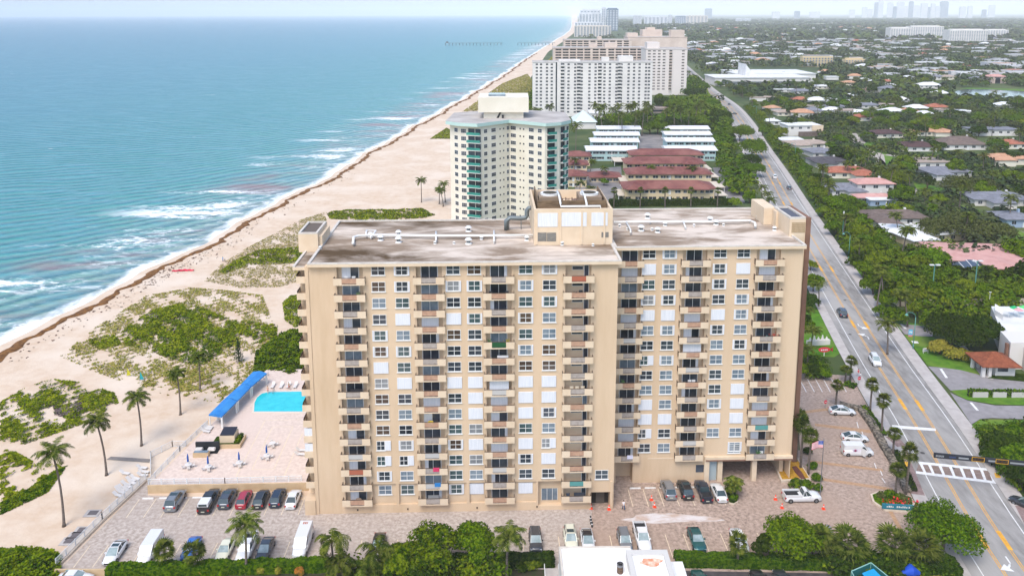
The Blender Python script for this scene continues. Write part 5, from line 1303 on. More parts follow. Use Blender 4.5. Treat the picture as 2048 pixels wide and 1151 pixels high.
# flag
e=empty('flagpole',g(1640,992,.3),0,'tall flagpole with an American flag beside the entrance drive','flagpole'); FH=10.4
mb=MB(); mb.tube([(0,0,0),(0,0,FH)],[.09,.05],8); mb.build('pole',rimm,e); mb=MB(); mb.tube([(0,0,FH),(0,0,FH+.22)],[.02,.1],8); mb.build('finial',rimm,e)
fr,fw,fb=mat('flag_red',(.6,.03,.05),.7),mat('flag_white',(.75,.75,.75),.7),mat('flag_blue',(.02,.06,.30),.7)
mb=MB(); 
for i in range(13):
    for j in range(10):
        def fp(s,t): x=-s*2.0; return (x,.22*math.sin(s*5)+.1*s,FH-.15-t*1.25-.35*s*s-.05*math.sin(s*6))
        s0,s1,t0,t1=j/10,(j+1)/10,i/13,(i+1)/13
        mb.add([fp(s0,t1),fp(s1,t1),fp(s1,t0),fp(s0,t0)],[(0,1,2,3)],2 if (i<7 and j<4) else (0 if i%2==0 else 1))
for a in range(3):
    for b in range(4):
        s,t=.05+b*.1,.08+a*.16; q=fp(s,t); mb.box(q[0]-.03,q[0]+.03,q[1]-.03,q[1]+.02,q[2]-.03,q[2]+.03,1)
mb.build('flag',[fr,fw,fb],e)
# rock wall strip
rock=mat('rock_wall',S(190,175,155,.48),.95,c2=S(110,102,92,.4),scale=1.6,detail=6,lo=.42,hi=.56,bump=.3,bscale=2)
def wallpx(L_,w_,h,m,label,nm='stone_wall',z0=0,jit=0,cat='wall'):
    P=[g(*q) for q in L_]; mb=MB(); sub=[]
    for a,b in zip(P[:-1],P[1:]):
        k=max(1,int((b-a).length/1.2)) if jit else 1
        for i in range(k): sub.append(a.lerp(b,i/k))
    sub.append(P[-1]); rg=random.Random(2)
    V=[];F=[]
    for i,p in enumerate(sub):
        d=(sub[min(i+1,len(sub)-1)]-sub[max(0,i-1)]).normalized(); n_=Vector((-d.y,d.x,0)); j=lambda: rg.uniform(-jit,jit)
        for s,z in ((-.5,0),(-.46,h+j()),(.46,h+j()),(.5,0)): q=p+n_*s*(w_+j()); V.append((q.x,q.y,z0+z))
    for i in range(len(sub)-1):
        for k in range(3): F.append((i*4+k,i*4+k+1,(i+1)*4+k+1,(i+1)*4+k))
    F.append((0,1,2,3)); F.append(tuple((len(sub)-1)*4+k for k in (3,2,1,0))); mb.add(V,F); return tag(mb.build(nm,m),label,cat)
wallpx([(1679,812),(1716,818),(1722,822),(1742,848),(1768,895),(1795,940),(1815,985)],1.5,.75,rock,'rough grey rock wall between the lot and the pavement',jit=.18)
hedge(g(1727,815),g(1768,873),1.3,.7,'narrow hedge between rock wall and pavement',seed=2); hedge(g(1790,905),g(1828,985),1.2,.7,'narrow hedge behind the island palms',L_dark,seed=3)
for (x,y,t) in ((1650,805,'small round red and white sign by the far parked saloon'),(1717,757,'red sign by the pavement entrance')):
    e=empty('road_sign',g(x,y+12,.05),.3,t,'sign'); mb=MB(); mb.tube([(0,0,0),(0,0,1.6)],.04,6); mb.build('post',rimm,e); mb=MB(); mb.tube([(0,-.05,1.6),(0,-.08,1.6)],.4,16); mb.build('sign_face',fr,e); mb=MB(); mb.box(-.25,.25,-.1,-.081,1.55,1.65); mb.build('bar',paint,e)
e=empty('fire_hydrant',g(1834,1008,.2),0,'red fire hydrant on the pavement behind the island','hydrant'); mb=MB(); mb.tube([(0,0,0),(0,0,.6),(0,0,.75),(0,0,.85)],[.17,.15,.18,.06],10); mb.build('barrel',fr,e); mb=MB(); mb.tube([(-.25,0,.5),(.25,0,.5)],.08,8); mb.build('outlet',fr,e)
# crossing furniture
brick=mat('pink_brick',S(196,168,162,.5),.9,c2=S(170,142,136,.45),scale=2.2)
mb=MB(); quadpx(mb,[(1770,872),(1797,874),(1812,890),(1795,893)],.235); quadpx(mb,[(1812,892),(1825,930),(1850,990),(1822,986),(1800,925)],.235); quadpx(mb,[(1953,888),(1985,890),(2005,905),(1962,903)],.235); quadpx(mb,[(2030,1010),(2060,1012),(2060,1060),(2048,1045)],.235)
struct(mb.build('brick_paving',brick),'pinkish brick paving beside the crossing')
for (x,y) in ((1993,953),(1811,930)):
    mb=MB(); mb.sheet(world_of([(x-5,y-6),(x+4,y-5),(x+9,y+4),(x-2,y+4)]),.24); tag(mb.build('tactile_pad',mat('tactile_yellow',S(250,190,60,.65),.8)),'yellow tactile pad at the %s end of the crosswalk'%('right' if x>1900 else 'left'),'tactile paving')
# pedestrian sign
e=empty('pedestrian_sign',g(2037,977,.2),-.1,'fluorescent yellow pedestrian diamond sign with an arrow plate','sign'); fl=mat('fluorescent_yellow',(.55,.80,.02),.5); blk=mat('black_paint',(.01,.01,.01),.6)
mb=MB(); mb.tube([(0,0,0),(0,0,4.2)],.045,6); mb.build('post',rimm,e)
mb=MB(); mb.add([(0,-.06,2.55),(.72,-.06,3.3),(0,-.06,4.05),(-.72,-.06,3.3),(0,-.03,2.55),(.72,-.03,3.3),(0,-.03,4.05),(-.72,-.03,3.3)],[(0,1,2,3),(7,6,5,4),(0,4,5,1),(1,5,6,2),(2,6,7,3),(3,7,4,0)]); mb.build('diamond_plate',fl,e)
mb=MB(); y=-.07; mb.tube([(.02,y,3.72),(.02,y-.01,3.72)],.08,8); mb.tube([(.02,y,3.6),(-.02,y,3.25)],.06,5); mb.tube([(-.02,y,3.25),(.16,y,2.95)],.04,5); mb.tube([(-.02,y,3.25),(-.18,y,2.98)],.04,5); mb.tube([(0,y,3.52),(.18,y,3.35)],.03,5); mb.tube([(0,y,3.52),(-.18,y,3.38)],.03,5); mb.build('walking_figure',blk,e)
mb=MB(); mb.box(-.4,.4,-.06,-.03,2.0,2.42); mb.build('arrow_plate',fl,e); mb=MB(); mb.add([(-.25,-.065,2.32),(.05,-.065,2.32),(-.05,-.065,2.24),(.25,-.065,2.12),(.2,-.065,2.06),(-.12,-.065,2.18),(-.25,-.065,2.08)],[(0,6,5,4,3,2,1)]); mb.build('arrow',blk,e)
# signal mast arm
Pm=g(1868,909,6.4); Pe=g(2130,934,6.4); d=(Pe-Pm); ang=math.atan2(d.y,d.x); L_=d.length
e=empty('traffic_signal_arm',(Pe.x,Pe.y,.2),ang,'black signal mast arm reaching over the road with horizontal signals','traffic signal')
mb=MB(); mb.tube([(0,0,0),(0,0,7.0)],[.28,.2],10); mb.build('pole',plastic,e)
mb=MB(); mb.tube([(0,.25,6.2),(-L_,.25,6.2)],[.2,.12],8); mb.build('arm',plastic,e)
def sig(x,w_,back,yel_):
    mb=MB(); mb.box(x-w_/2,x+w_/2,-.1,.05,5.75,6.65); q=mb.build('signal_head',plastic,e)
    if yel_:
        mb=MB(); 
        for (a,b,c,dd) in ((x-w_/2+.05,x+w_/2-.05,6.52,6.6),(x-w_/2+.05,x+w_/2-.05,5.8,5.88),(x-w_/2+.05,x-w_/2+.14,5.88,6.52),(x+w_/2-.14,x+w_/2-.05,5.88,6.52)): mb.box(a,b,-.125,-.101,c,dd)
        mb.build('backplate_border',mat('signal_yellow',S(240,180,30,.65),.5),q)
        for k in range(3): mb=MB(); c=x-w_*.28+k*w_*.28; mb.tube([(c,-.101,6.2),(c,-.2,6.2)],.17,10); mb.build('lens',mat('dark_lens',(.05,.02,.01),.3),q)
mb=MB(); mb.box(-L_,0,-.08,.2,5.72,6.6); mb.build('sign_backing',mat('black_panel',(.02,.022,.03),.6),e)
for (x,w_) in ((1955,2.1),(2000,2.1),(2080,2.1)):
    q=g(x,916,6.4); sig(-(Pe-q).length,w_,0,True)
for (x0_,x1_) in ((1872,1890),(1898,1912),(1916,1936),(1972,1986),(2014,2046)):
    a_=-(Pe-g(x0_,912,6.4)).length; b__=-(Pe-g(x1_,914,6.4)).length; mb=MB()
    if x0_==1872:
        for i in range(6): x=a_+.1+i*(b__-a_)/6.3; mb.box(x,x+.15,-.11,-.081,5.95+.05*(i%2),6.3)
    else: mb.box(a_,b__,-.11,-.081,6.0,6.28)
    mb.build('reflective_panel',mat('grey_panel',S(190,195,200,.5),.5) if x0_!=1898 else mat('navy_panel',(.03,.05,.12),.5),e)
# street lamps
teal=mat('teal_metal',S(120,190,180,.5),.5)
def lamp_fn():
    r=empty('street_lamp'); r['category']='street lamp'; r['label']='x'
    mb=MB(); mb.tube([(0,0,0),(0,0,1.2)],.16,8); mb.tube([(0,0,1.2),(0,0,8.2)],[.11,.08],8); mb.tube([(0,0,8.2),(-.2,0,8.8),(-.9,0,9.3),(-1.7,0,9.3),(-2.1,0,9.0)],.06,6); mb.build('post',teal,r,True)
    mb=MB(); mb.tube([(-2.1,0,9.05),(-2.1,0,8.9),(-2.1,0,8.55)],[.08,.2,.42],12); mb.build('lamp_shade',teal,r); return r
PLm=Proto(lamp_fn)
for (x,y,s,t) in ((1697,518,1,'teal street lamp with a curved arm, second from the crossing'),(1826,697,1,'teal street lamp with a curved arm nearest the crossing, above a blue banner'),(1590,318,1,'teal street lamp beside the road beyond the tower'),(1512,235,1,'teal street lamp where the far road bends')): PLm.put(g(x,y,.2),-.2,s,t)
p=g(1824,697,.2); e=empty('banner',(p.x-.2,p.y-.1,3.6),-.1,'light blue and coral banner hanging on the nearest street lamp','banner'); mb=MB(); mb.box(-1.0,-.05,-.03,0,-.2,1.6,0); mb.build('cloth',mat('banner_blue',S(110,200,235,.65),.6),e); mb=MB(); mb.box(-1.0,-.05,-.05,-.031,-.2,.25); mb.build('coral_band',mat('banner_coral',S(235,150,150,.6),.6),e); mb=MB(); 
for i in range(3): mb.box(-.8+i*.22,-.66+i*.22,-.05,-.031,.7+.1*(i%2),1.2)
mb.build('emblem',paint,e)
for (x,y,h,t) in ((1684,482,8.5,'slim pole with a white cylinder on top beside the roadside trees'),):
    e=empty('antenna_pole',g(x,y,0),0,t,'pole'); mb=MB(); mb.tube([(0,0,0),(0,0,h)],.12,8); mb.build('post',teal,e); mb=MB(); mb.tube([(0,0,h),(0,0,h+2.6)],.22,10); mb.build('antenna',frame_w,e)
for (x,y,t) in ((1864,592,'left'),(1949,583,'right')):
    e=empty('floodlight_pole',g(x,y,0),0,'teal floodlight pole over the court trees, the %s one of two'%t,'floodlight'); mb=MB(); mb.tube([(0,0,0),(0,0,9.5)],.14,8); mb.build('post',teal,e)
    for s in (-1,1): mb=MB(); mb.box(s*.9-.6,s*.9+.6,-.4,.3,9.4,9.65); mb.build('lamp',frame_w,e)
    mb=MB(); mb.tube([(-1.4,0,9.4),(1.4,0,9.4)],.05,6); mb.build('crossbar',teal,e)
e=empty('lamp_post',g(1977,620,0),0,'thin white lamp post before the beige wall','lamp post'); mb=MB(); mb.tube([(0,0,0),(0,0,5.0)],.07,6); mb.build('post',frame_w,e); mb=MB(); mb.tube([(0,0,5.0),(0,0,5.3)],[.1,.35],8); mb.build('lamp_shade',frame_w,e)
e=empty('litter_bin',g(1972,886,.2),0,'grey litter bin on the right pavement','bin'); mb=MB(); mb.tube([(0,0,0),(0,0,.95)],.32,12); mb.build('bin_body',mat('bin_grey',S(120,125,135,.4),.6),e); mb=MB(); mb.tube([(0,0,.95),(0,0,1.08)],[.34,.2],12); mb.build('lid',plastic,e)
# monument signs
e=empty('monument_sign',g(1636,690,0),.15,'white rock like garden sign with pointed spires beside the road','sign'); mb=MB(); mb.box(-3,3,-.4,.4,0,1.4); mb.build('base',chairm,e)
for i in range(5): mb=MB(); mb.tube([(-2.2+i*1.1,0,1.4),(-2.2+i*1.1,0,2.2+.5*(i%2))],[.4,.08],6); mb.build('spire',chairm,e)
e=empty('oval_sign',g(1648,712,0),.1,'red fish shaped sign on a white post by the road','sign'); mb=MB(); mb.tube([(0,0,0),(0,0,1.0)],.12,6); mb.build('post',chairm,e)
mb=MB(); pts=[(1.5*math.cos(t),.62*math.sin(t)) for t in [i*.4488 for i in range(14)]]; mb.add([(a,-.08,1.7+b) for a,b in pts]+[(a,.08,1.7+b) for a,b in pts],[tuple(range(14)),tuple(range(27,13,-1))]+[(i,(i+1)%14,14+(i+1)%14,14+i) for i in range(14)]); mb.add([(1.3,-.08,1.7),(2.1,-.08,2.3),(2.1,-.08,1.1)],[(0,1,2),(2,1,0)]); mb.build('sign_face',fr,e); mb=MB(); 
for i in range(4): mb.box(-.9+i*.45,-.6+i*.45,-.11,-.081,1.5,1.85)
mb.build('lettering',paint,e)
e=empty('notice_sign',g(1851,707,0),.3,'small white notice sign on posts in the lawn','sign'); mb=MB(); mb.box(-.9,.9,-.05,.05,.6,1.5); mb.build('board',chairm,e); mb=MB(); mb.box(-.7,.7,-.07,-.051,1.0,1.1); mb.box(-.5,.5,-.07,-.051,.78,.86); mb.build('lettering',mat('blue_ink',(.05,.15,.35),.6),e)
for s in (-.7,.7): mb=MB(); mb.box(s-.04,s+.04,-.03,.03,0,.6); mb.build('post',frame_w,e)
# balcony furniture (resting on the balconies: things of their own)
def bfurn(kind,c,k,v,dx,colr,label,rz=0,s=1):
    z=ZC[k]-1.98+.01; m=mat('furn_%d_%d_%d'%tuple(int(x*99) for x in colr),colr,.6); p=B(c+dx,v-.35,z)
    e=empty({'chair':'patio_chair','sofa':'patio_sofa','table':'patio_table','plant':'potted_plant','towel':'beach_towel','lounge':'patio_lounger'}[kind],p,BYAW+rz,label,{'chair':'chair','sofa':'sofa','table':'table','plant':'potted plant','towel':'towel','lounge':'lounger'}[kind])
    if kind=='chair': 
        mb=MB(); mb.box(-.3,.3,-.3,.3,.38,.46); mb.build('seat',m,e); mb=MB(); mb.box(-.3,.3,.24,.3,.46,1.05); mb.build('backrest',m,e)
        for a in (-.26,.26):
            for b in (-.26,.26): mb=MB(); mb.box(a-.02,a+.02,b-.02,b+.02,0,.38); mb.build('leg',m,e)
    elif kind=='sofa': mb=MB(); mb.box(-.9,.9,-.35,.35,.1,.5); mb.build('seat',m,e); mb=MB(); mb.box(-.9,.9,.36,.5,.1,1.0); mb.build('backrest',m,e)
    elif kind=='table': mb=MB(); mb.cyl(0,0,.66,.72,.5,14); mb.build('tabletop',m,e); mb=MB(); mb.cyl(0,0,0,.66,.06,6); mb.build('base',m,e)
    elif kind=='plant':
        mb=MB(); mb.cyl(0,0,0,.4,.18,10,r2=.24); mb.build('pot',mat('terracotta',S(200,110,80,.5),.8),e); rg=np.random.default_rng(k+int(c)); Pq=rg.normal(0,.22,(70,3))+np.array([0,0,.85]); v_,f_=leaf_quads(Pq,rg.normal(size=(70,3)),.2,.3,rg); np_mesh('leaves',v_,f_,m,parent=e)
    elif kind=='towel': mb=MB(); V=[];F=[]; 
    if kind=='towel':
        for i in range(7): V+=[(-.5+i*.17,-.62-.03*math.sin(i*2),.45),(-.5+i*.17,-.66,1.1),(-.5+i*.17,-.5,1.1)]
        F=[(i*3+j,(i+1)*3+j,(i+1)*3+j+1,i*3+j+1) for i in range(6) for j in range(2)]; mb=MB(); mb.add(V,F); mb.build('cloth',m,e)
    elif kind=='lounge': mb=MB(); mb.box(-.8,.4,-.28,.28,.3,.38); mb.build('seat',m,e); mb=MB(); mb.add([(.4,-.28,.3),(.4,.28,.3),(.95,.28,.85),(.95,-.28,.85)],[(0,1,2,3),(3,2,1,0)]); mb.build('backrest',m,e)
k_=lambda r:14-r
Wh=(.7,.7,.7); Dk=(.04,.04,.045); Ye=(.8,.6,.02)
for a in [('chair',KC[0],14,0,-.6,Wh,'white chair on the top left balcony, left of a pair'),('chair',KC[0],14,0,.6,Wh,'white chair on the top left balcony, right of a pair'),('plant',KC[0],13,0,1.4,(.12,.2,.05),'potted plant on the second highest balcony of the first stack'),
 ('sofa',KC[0],7,0,.3,Dk,'dark sofa half way down the first balcony stack'),('lounge',KC[1],5,0,-1.3,Ye,'yellow lounger on the balcony with yellow furniture'),('table',KC[1],5,0,-.2,Ye,'yellow table on the balcony with yellow furniture'),('chair',KC[1],5,0,.7,Dk,'grey chair beside the yellow table'),
 ('lounge',KC[0],4,0,-.7,Wh,'white lounger on a low balcony of the first stack, left of a pair'),('lounge',KC[0],4,0,.8,Wh,'white lounger on a low balcony of the first stack, right of a pair'),('towel',KC[1],2,0,.6,(.6,.04,.12),'crimson towel over a low balcony rail'),('towel',KC[1],1,0,.8,(.03,.2,.5),'blue cloth over a low balcony rail'),
 ('table',KC[0],0,0,.1,(.3,.22,.16),'round brown table on the lowest left balcony'),('sofa',KC[3],0,0,.6,(.05,.06,.08),'dark wicker sofa on the lowest balcony of the fourth stack'),('chair',KC[3],0,0,-1.3,(.05,.07,.1),'dark armchair on the lowest balcony of the fourth stack'),('sofa',KC[1],0,0,.0,(.3,.3,.3),'grey sofa on the lowest balcony of the second stack'),
 ('chair',KC[3],13,0,.4,Dk,'black rocking chair near the top of the fourth stack'),('lounge',KC[3],13,0,-1.2,Dk,'black lounger near the top of the fourth stack'),('chair',KC[3],7,0,-.9,(.7,.6,.45),'cream chair left of three on a mid balcony'),('chair',KC[3],7,0,.0,(.7,.6,.45),'cream chair middle of three on a mid balcony'),('chair',KC[3],7,0,.9,(.7,.6,.45),'cream chair right of three on a mid balcony'),
 ('lounge',KC[3],3,0,-.1,Wh,'white folding chair on a low balcony of the fourth stack'),('chair',KC[2],13,0,-1.3,Dk,'dark chair at left near the top of the third stack'),('chair',KC[2],13,0,1.3,Dk,'dark chair at right near the top of the third stack'),('sofa',KC[2],9,0,.6,Wh,'white covered sofa on a balcony of the third stack'),('plant',KC[2],10,0,-1.5,(.08,.2,.05),'dark potted plant left of the green balcony rail'),('plant',KC[2],10,0,1.4,(.5,.4,.03),'yellow flowering pot right of the green balcony rail'),
 ('towel',KC2[0],1,SB,.7,(.7,.7,.85),'pale towel drying on the lowest balcony beside the front block'),('chair',KC2[1],6,SB,-.2,Wh,'white chair left of a pair on the middle stack of the rear wing'),('chair',KC2[1],6,SB,.5,Wh,'white chair right of a pair on the middle stack of the rear wing'),('lounge',KC2[2],9,SB,-.6,(.2,.6,.65),'turquoise lounger on the right hand balcony stack'),('plant',KC2[2],9,SB,1.5,(.6,.05,.03),'red potted flowers on the right hand balcony stack'),('chair',KC2[2],1,SB,.5,Wh,'white chair on the lowest right hand balcony'),('plant',KC2[2],1,SB,-.2,(.06,.2,.04),'potted plant on the lowest right hand balcony'),('table',KC2[2],8,SB,.2,(.4,.36,.32),'grey table on the right hand balcony stack'),('plant',KC2[0],6,SB,-.8,(.08,.2,.05),'leafy pot on the first stack of the rear wing')]:
    bfurn(*a)
# ================================================================== other buildings
def Wp(px,D):   # metres per pixel laterally at distance D
    return D*math.cos(CP)/CF
def base(px,py): return g(px,py)
class Bld:
    """rectangular block building facing the camera, windows as parts (100 at most, the rest as one part)"""
    def __init__(s,name,p,rz,label,cat,group=None): s.e=empty(name,p,rz,label,cat,group); s.n=0; s.rest=MB(); s.pr={}
    def part(s,nm,mb,m,sm=False): return mb.build(nm,m,s.e,sm)
    def win(s,x,y,z,w_,h,nm='window',m=None,m2=None,kind='w'):
        m=m or glass_d; m2=m2 or frame_w
        key=(nm,round(w_,2),round(h,2),m.name,kind)
        if s.n>=100:
            s.rest.box(x-w_/2,x+w_/2,y-.06,y-.002,z-h/2,z+h/2,0); 
            if kind=='w': s.rest.box(x-.05,x+.05,y-.08,y-.061,z-h/2,z+h/2,1)
            if kind=='b': s.rest.box(x-w_/2-.1,x+w_/2+.1,y-1.2,y-.061,z-h/2-.3,z-h/2-.15,1); s.rest.box(x-w_/2-.1,x+w_/2+.1,y-1.2,y-1.12,z-h/2-.15,z-h/2+.8,2)
            return
        s.n+=1
        if key in s.pr: o=s.pr[key].copy(); col.objects.link(o)
        else:
            mb=MB()
            if kind=='b':
                mb.box(-w_/2-.1,w_/2+.1,-1.2,-.002,-h/2-.3,-h/2-.15,1); mb.box(-w_/2-.1,w_/2+.1,-1.2,-1.12,-h/2-.15,-h/2+.8,2); mb.box(-w_/2,w_/2,-.06,-.003,-h/2,h/2,0)
                o=mb.build('balcony',[m,m2,s.railm],s.e)
            else:
                mb.box(-w_/2,w_/2,-.05,-.002,-h/2,h/2,0); t=.09
                for a in ((-w_/2-t,-w_/2,-h/2,h/2),(w_/2,w_/2+t,-h/2,h/2),(-w_/2-t,w_/2+t,h/2,h/2+t),(-w_/2-t,w_/2+t,-h/2-t,-h/2),(-t/2,t/2,-h/2,h/2)): mb.box(a[0],a[1],-.08,-.051 if a[0]==-t/2 else -.002,a[2],a[3],1)
                o=mb.build(nm,[m,m2],s.e)
            s.pr[key]=o
        o.location=(x,y,z)
    def done(s,mats=None):
        if s.rest.v: o=s.rest.build('window_set',mats or [glass_d,frame_w,getattr(s,'railm',frame_w)],s.e); o['kind']='stuff'
cream=mat('cream_wall',S(250,243,226,.76),.85,c2=S(244,236,216,.73),scale=.15); white_wall=mat('white_wall',S(244,240,234,.76),.85,c2=S(234,230,226,.73),scale=.1)
beige=mat('beige_wall',S(238,220,206,.72),.9,c2=S(228,208,194,.68),scale=.1); tealw=mat('teal_glass_rail',S(80,185,165,.55),.3,c2=S(60,160,150,.5),scale=.3)
pale_roof=mat('pale_roof',S(225,218,212,.62),.9,c2=S(200,192,186,.56),scale=.12,detail=6); white_roof=mat('white_roof',S(245,245,245,.75),.8,c2=S(228,228,228,.72),scale=.25,detail=5)
mint=mat('mint_trim',S(205,236,228,.68),.8)
# ---- cream tower with teal balconies: concave front made of three planes
D2=292.0
def tw2():
    p0=Vector((-23.6,293,0)); 
    b=Bld('apartment_tower',(0,D2,0),0,'cream apartment tower with teal balconies and a boxy penthouse','apartment building'); b.railm=tealw
    HZ=41.5; k=Wp(0,D2+4)*1.0
    X=lambda px: (px-1024)/CF*(D2*math.cos(CP)+35*math.sin(CP))
    pts=[(X(897),6),(X(922),1),(X(960),-2),(X(1020),9),(X(1090),-1),(X(1120),2),(X(1141),8)]
    back=[(X(1141)-1,30),(X(1060),36),(X(970),36),(X(897)+1,28)]
    mb=MB(); mb.prism(pts+back,0,HZ); b.part('wall',mb,cream)
    ctr=Vector((0,14,0)); rp_=[(p[0]*1.05-(0.3),p[1]-1.8) for p in pts]+[(q[0]*1.05,q[1]+1) for q in back]
    mb=MB(); mb.prism(rp_,HZ,HZ+1.25,0,1); b.part('roof',mb,[mint,pale_roof])
    mb=MB(); mb.box(X(965),X(1048),12,26,HZ+1.25,HZ+3.6); b.part('penthouse_base',mb,cream)
    mb=MB(); mb.box(X(957)-.5,X(1056)+.5,10.5,28,HZ+3.6,HZ+9.2,0,0); b.part('penthouse',mb,cream)
    mb=MB(); mb.box(X(975),X(1010),15,22,HZ+9.2,HZ+9.9,0); b.part('chiller',mb,glass_b)
    mb=MB(); mb.add([(X(992),11.9,HZ+1.3),(X(992)+.8,11.9,HZ+1.3),(X(999)+.8,11.9,HZ+3.8),(X(999),11.9,HZ+3.8)],[(0,1,2,3)]); mb.box(X(1003),X(1007),11,11.8,HZ+1.3,HZ+2.5); b.part('roof_stair',mb,plastic)
    # windows on each plane
    segs=list(zip(pts[:-1],pts[1:]))
    cols_={0:[(.42,1.7,1.5)],1:[(.12,1.9,1.5)],2:[(.64,1.6,1.6),(.9,0,0)],3:[],4:[],5:[]}
    def on(a,c,t,z,w_,h,**kw):
        pass
    floors=[HZ-2.0-2.77*i for i in range(15)]
    def seg(i,t): a,c=segs[i]; x=a[0]+(c[0]-a[0])*t; y=a[1]+(c[1]-a[1])*t; d=Vector((c[0]-a[0],c[1]-a[1],0)).normalized(); return x,y,math.atan2(d.y,d.x)
    lst=[(0,.55,1.9,1.35,'w'),(1,.12,2.0,1.4,'w'),(1,.55,3.0,2.1,'b'),(1,.90,2.6,2.1,'b'),(2,.18,1.6,1.3,'w'),(2,.44,2.2,1.3,'w'),(2,.66,.6,.6,'s'),(2,.78,.6,.6,'s'),(2,.92,1.0,1.3,'w'),(3,.1,2.4,1.3,'w'),(3,.30,.6,.6,'s'),(3,.40,.6,.6,'s'),(3,.62,2.2,1.3,'w'),(3,.86,1.7,1.3,'w'),(4,.42,3.6,2.1,'b'),(5,.35,3.4,2.1,'b'),(5,.86,1.5,1.4,'w')]
    for fl,z in enumerate(floors):
        for (i,t,w_,h,kd) in lst:
            x,y,a=seg(i,t); key=(w_,h,kd)
            if b.n<100:
                b.n+=1
                kk=(key,)
                if kk in b.pr: o=b.pr[kk].copy(); col.objects.link(o)
                else:
                    mb=MB()
                    if kd=='b': mb.box(-w_/2,w_/2,-1.25,0,-h/2-.35,-h/2-.15,1); mb.box(-w_/2,w_/2,-1.25,-1.17,-h/2-.15,-h/2+.8,2); mb.box(-w_/2+.2,w_/2-.2,-.06,-.002,-h/2,h/2,0)
                    elif kd=='s': mb.box(-w_/2,w_/2,-.05,-.002,-h/2,h/2,0)
                    else: 
                        mb.box(-w_/2-.1,w_/2+.1,-.05,-.002,-h/2-.1,h/2+.1,1); n_=3 if w_>1.9 else 2
                        for j in range(n_): u0=-w_/2+j*w_/n_; mb.box(u0+.04,u0+w_/n_-.04,-.08,-.051,-h/2,-.03,0); mb.box(u0+.04,u0+w_/n_-.04,-.08,-.051,.03,h/2,0)
                    o=mb.build('balcony' if kd=='b' else 'window',[glass_d,frame_w,tealw],b.e); b.pr[kk]=o
                o.location=(x,y,z); o.rotation_euler=(0,0,a)
            else:
                b.rest.T=Matrix.Translation((x,y,z))@Matrix.Rotation(a,4,'Z'); mb=b.rest
                if kd=='b': mb.box(-w_/2,w_/2,-1.25,0,-h/2-.35,-h/2-.15,1); mb.box(-w_/2,w_/2,-1.25,-1.17,-h/2-.15,-h/2+.8,2); mb.box(-w_/2+.2,w_/2-.2,-.06,-.002,-h/2,h/2,0)
                elif kd=='s': mb.box(-w_/2,w_/2,-.05,-.002,-h/2,h/2,0)
                else:
                    mb.box(-w_/2-.1,w_/2+.1,-.05,-.002,-h/2-.1,h/2+.1,1); n_=3 if w_>1.9 else 2
                    for j in range(n_): u0=-w_/2+j*w_/n_; mb.box(u0+.04,u0+w_/n_-.04,-.08,-.051,-h/2,-.03,0); mb.box(u0+.04,u0+w_/n_-.04,-.08,-.051,.03,h/2,0)
    b.done([glass_d,frame_w,tealw])
tw2()
# ---- white slab building with many window columns
def slab(name,pxl,pxr,pyb,h,dep,floors,label,wallm,cols_,bal,fh=2.72,wm=None,railm=None,roofm_=None,top_band=1.5,boxes=(),rz=0,z_first=None,ww=1.7,wh=1.35):
    """front wall base runs from (pxl,pyb) to (pxr,pyb); cols_ are fractions of the width"""
    a,c=g(pxl,pyb),g(pxr,pyb); w_=(c-a).length; ang=math.atan2(c.y-a.y,c.x-a.x)+rz
    b=Bld(name,a,ang,label,'apartment building'); b.railm=railm or frame_w
    mb=MB(); mb.box(0,w_,0,dep,0,h); b.part('wall',mb,wallm)
    mb=MB(); mb.box(-.4,w_+.4,-.4,dep+.4,h,h+.5,0,1); b.part('roof',mb,[wallm,roofm_ or pale_roof])
    for (x0,x1,y0,y1,hh) in boxes: mb=MB(); mb.box(x0*w_,x1*w_,y0*dep,y1*dep,h+.5,h+.5+hh); b.part('roof_box',mb,wallm)
    z1=h-1.7
    for f in range(floors):
        z=z1-f*fh
        for t in cols_: b.win(t*w_,0,z,ww,wh,m=wm,m2=wallm)
        for t in bal: b.win(t*w_,0,z-.2,2.8,1.9,kind='b',nm='balcony',m=wm,m2=wallm)
    b.done([wm or glass_d,wallm,b.railm]); return b,w_
fcol=[.03+.0,.063,.11,.155]+[.27,.31,.36,.385,.44,.475,.525,.565,.61,.645,.70,.735,.775,.81,.855,.895,.94,.97]
b,w_=slab('apartment_building',1065,1303,233,43.5,17,15,'white slab apartment building with a grid of small windows beyond the cream tower',white_wall,[.035,.07,.12,.16,.30,.355,.41,.475,.525,.60,.645,.70,.74,.80,.845,.89,.945,.97],[.25,.385,.56,.725],wm=mat('slate_glass',S(70,82,98,.36),.2,rnd=.4),railm=white_wall,boxes=[(.22,.4,.3,.7,1.2),(.58,.64,.2,.6,3.0),(.72,.84,.2,.8,4.0)])
mb=MB(); mb.box(w_*.193,w_*.205,-.03,-.003,0,43.4); mb.build('recess_shade_strip',glass_d,b.e); mb=MB(); mb.box(w_*.205,w_*.235,-.5,-.003,0,43.4); mb.build('stair_wall',white_wall,b.e)  # flat dark strip painted as the shade of a recess
mb=MB(); 
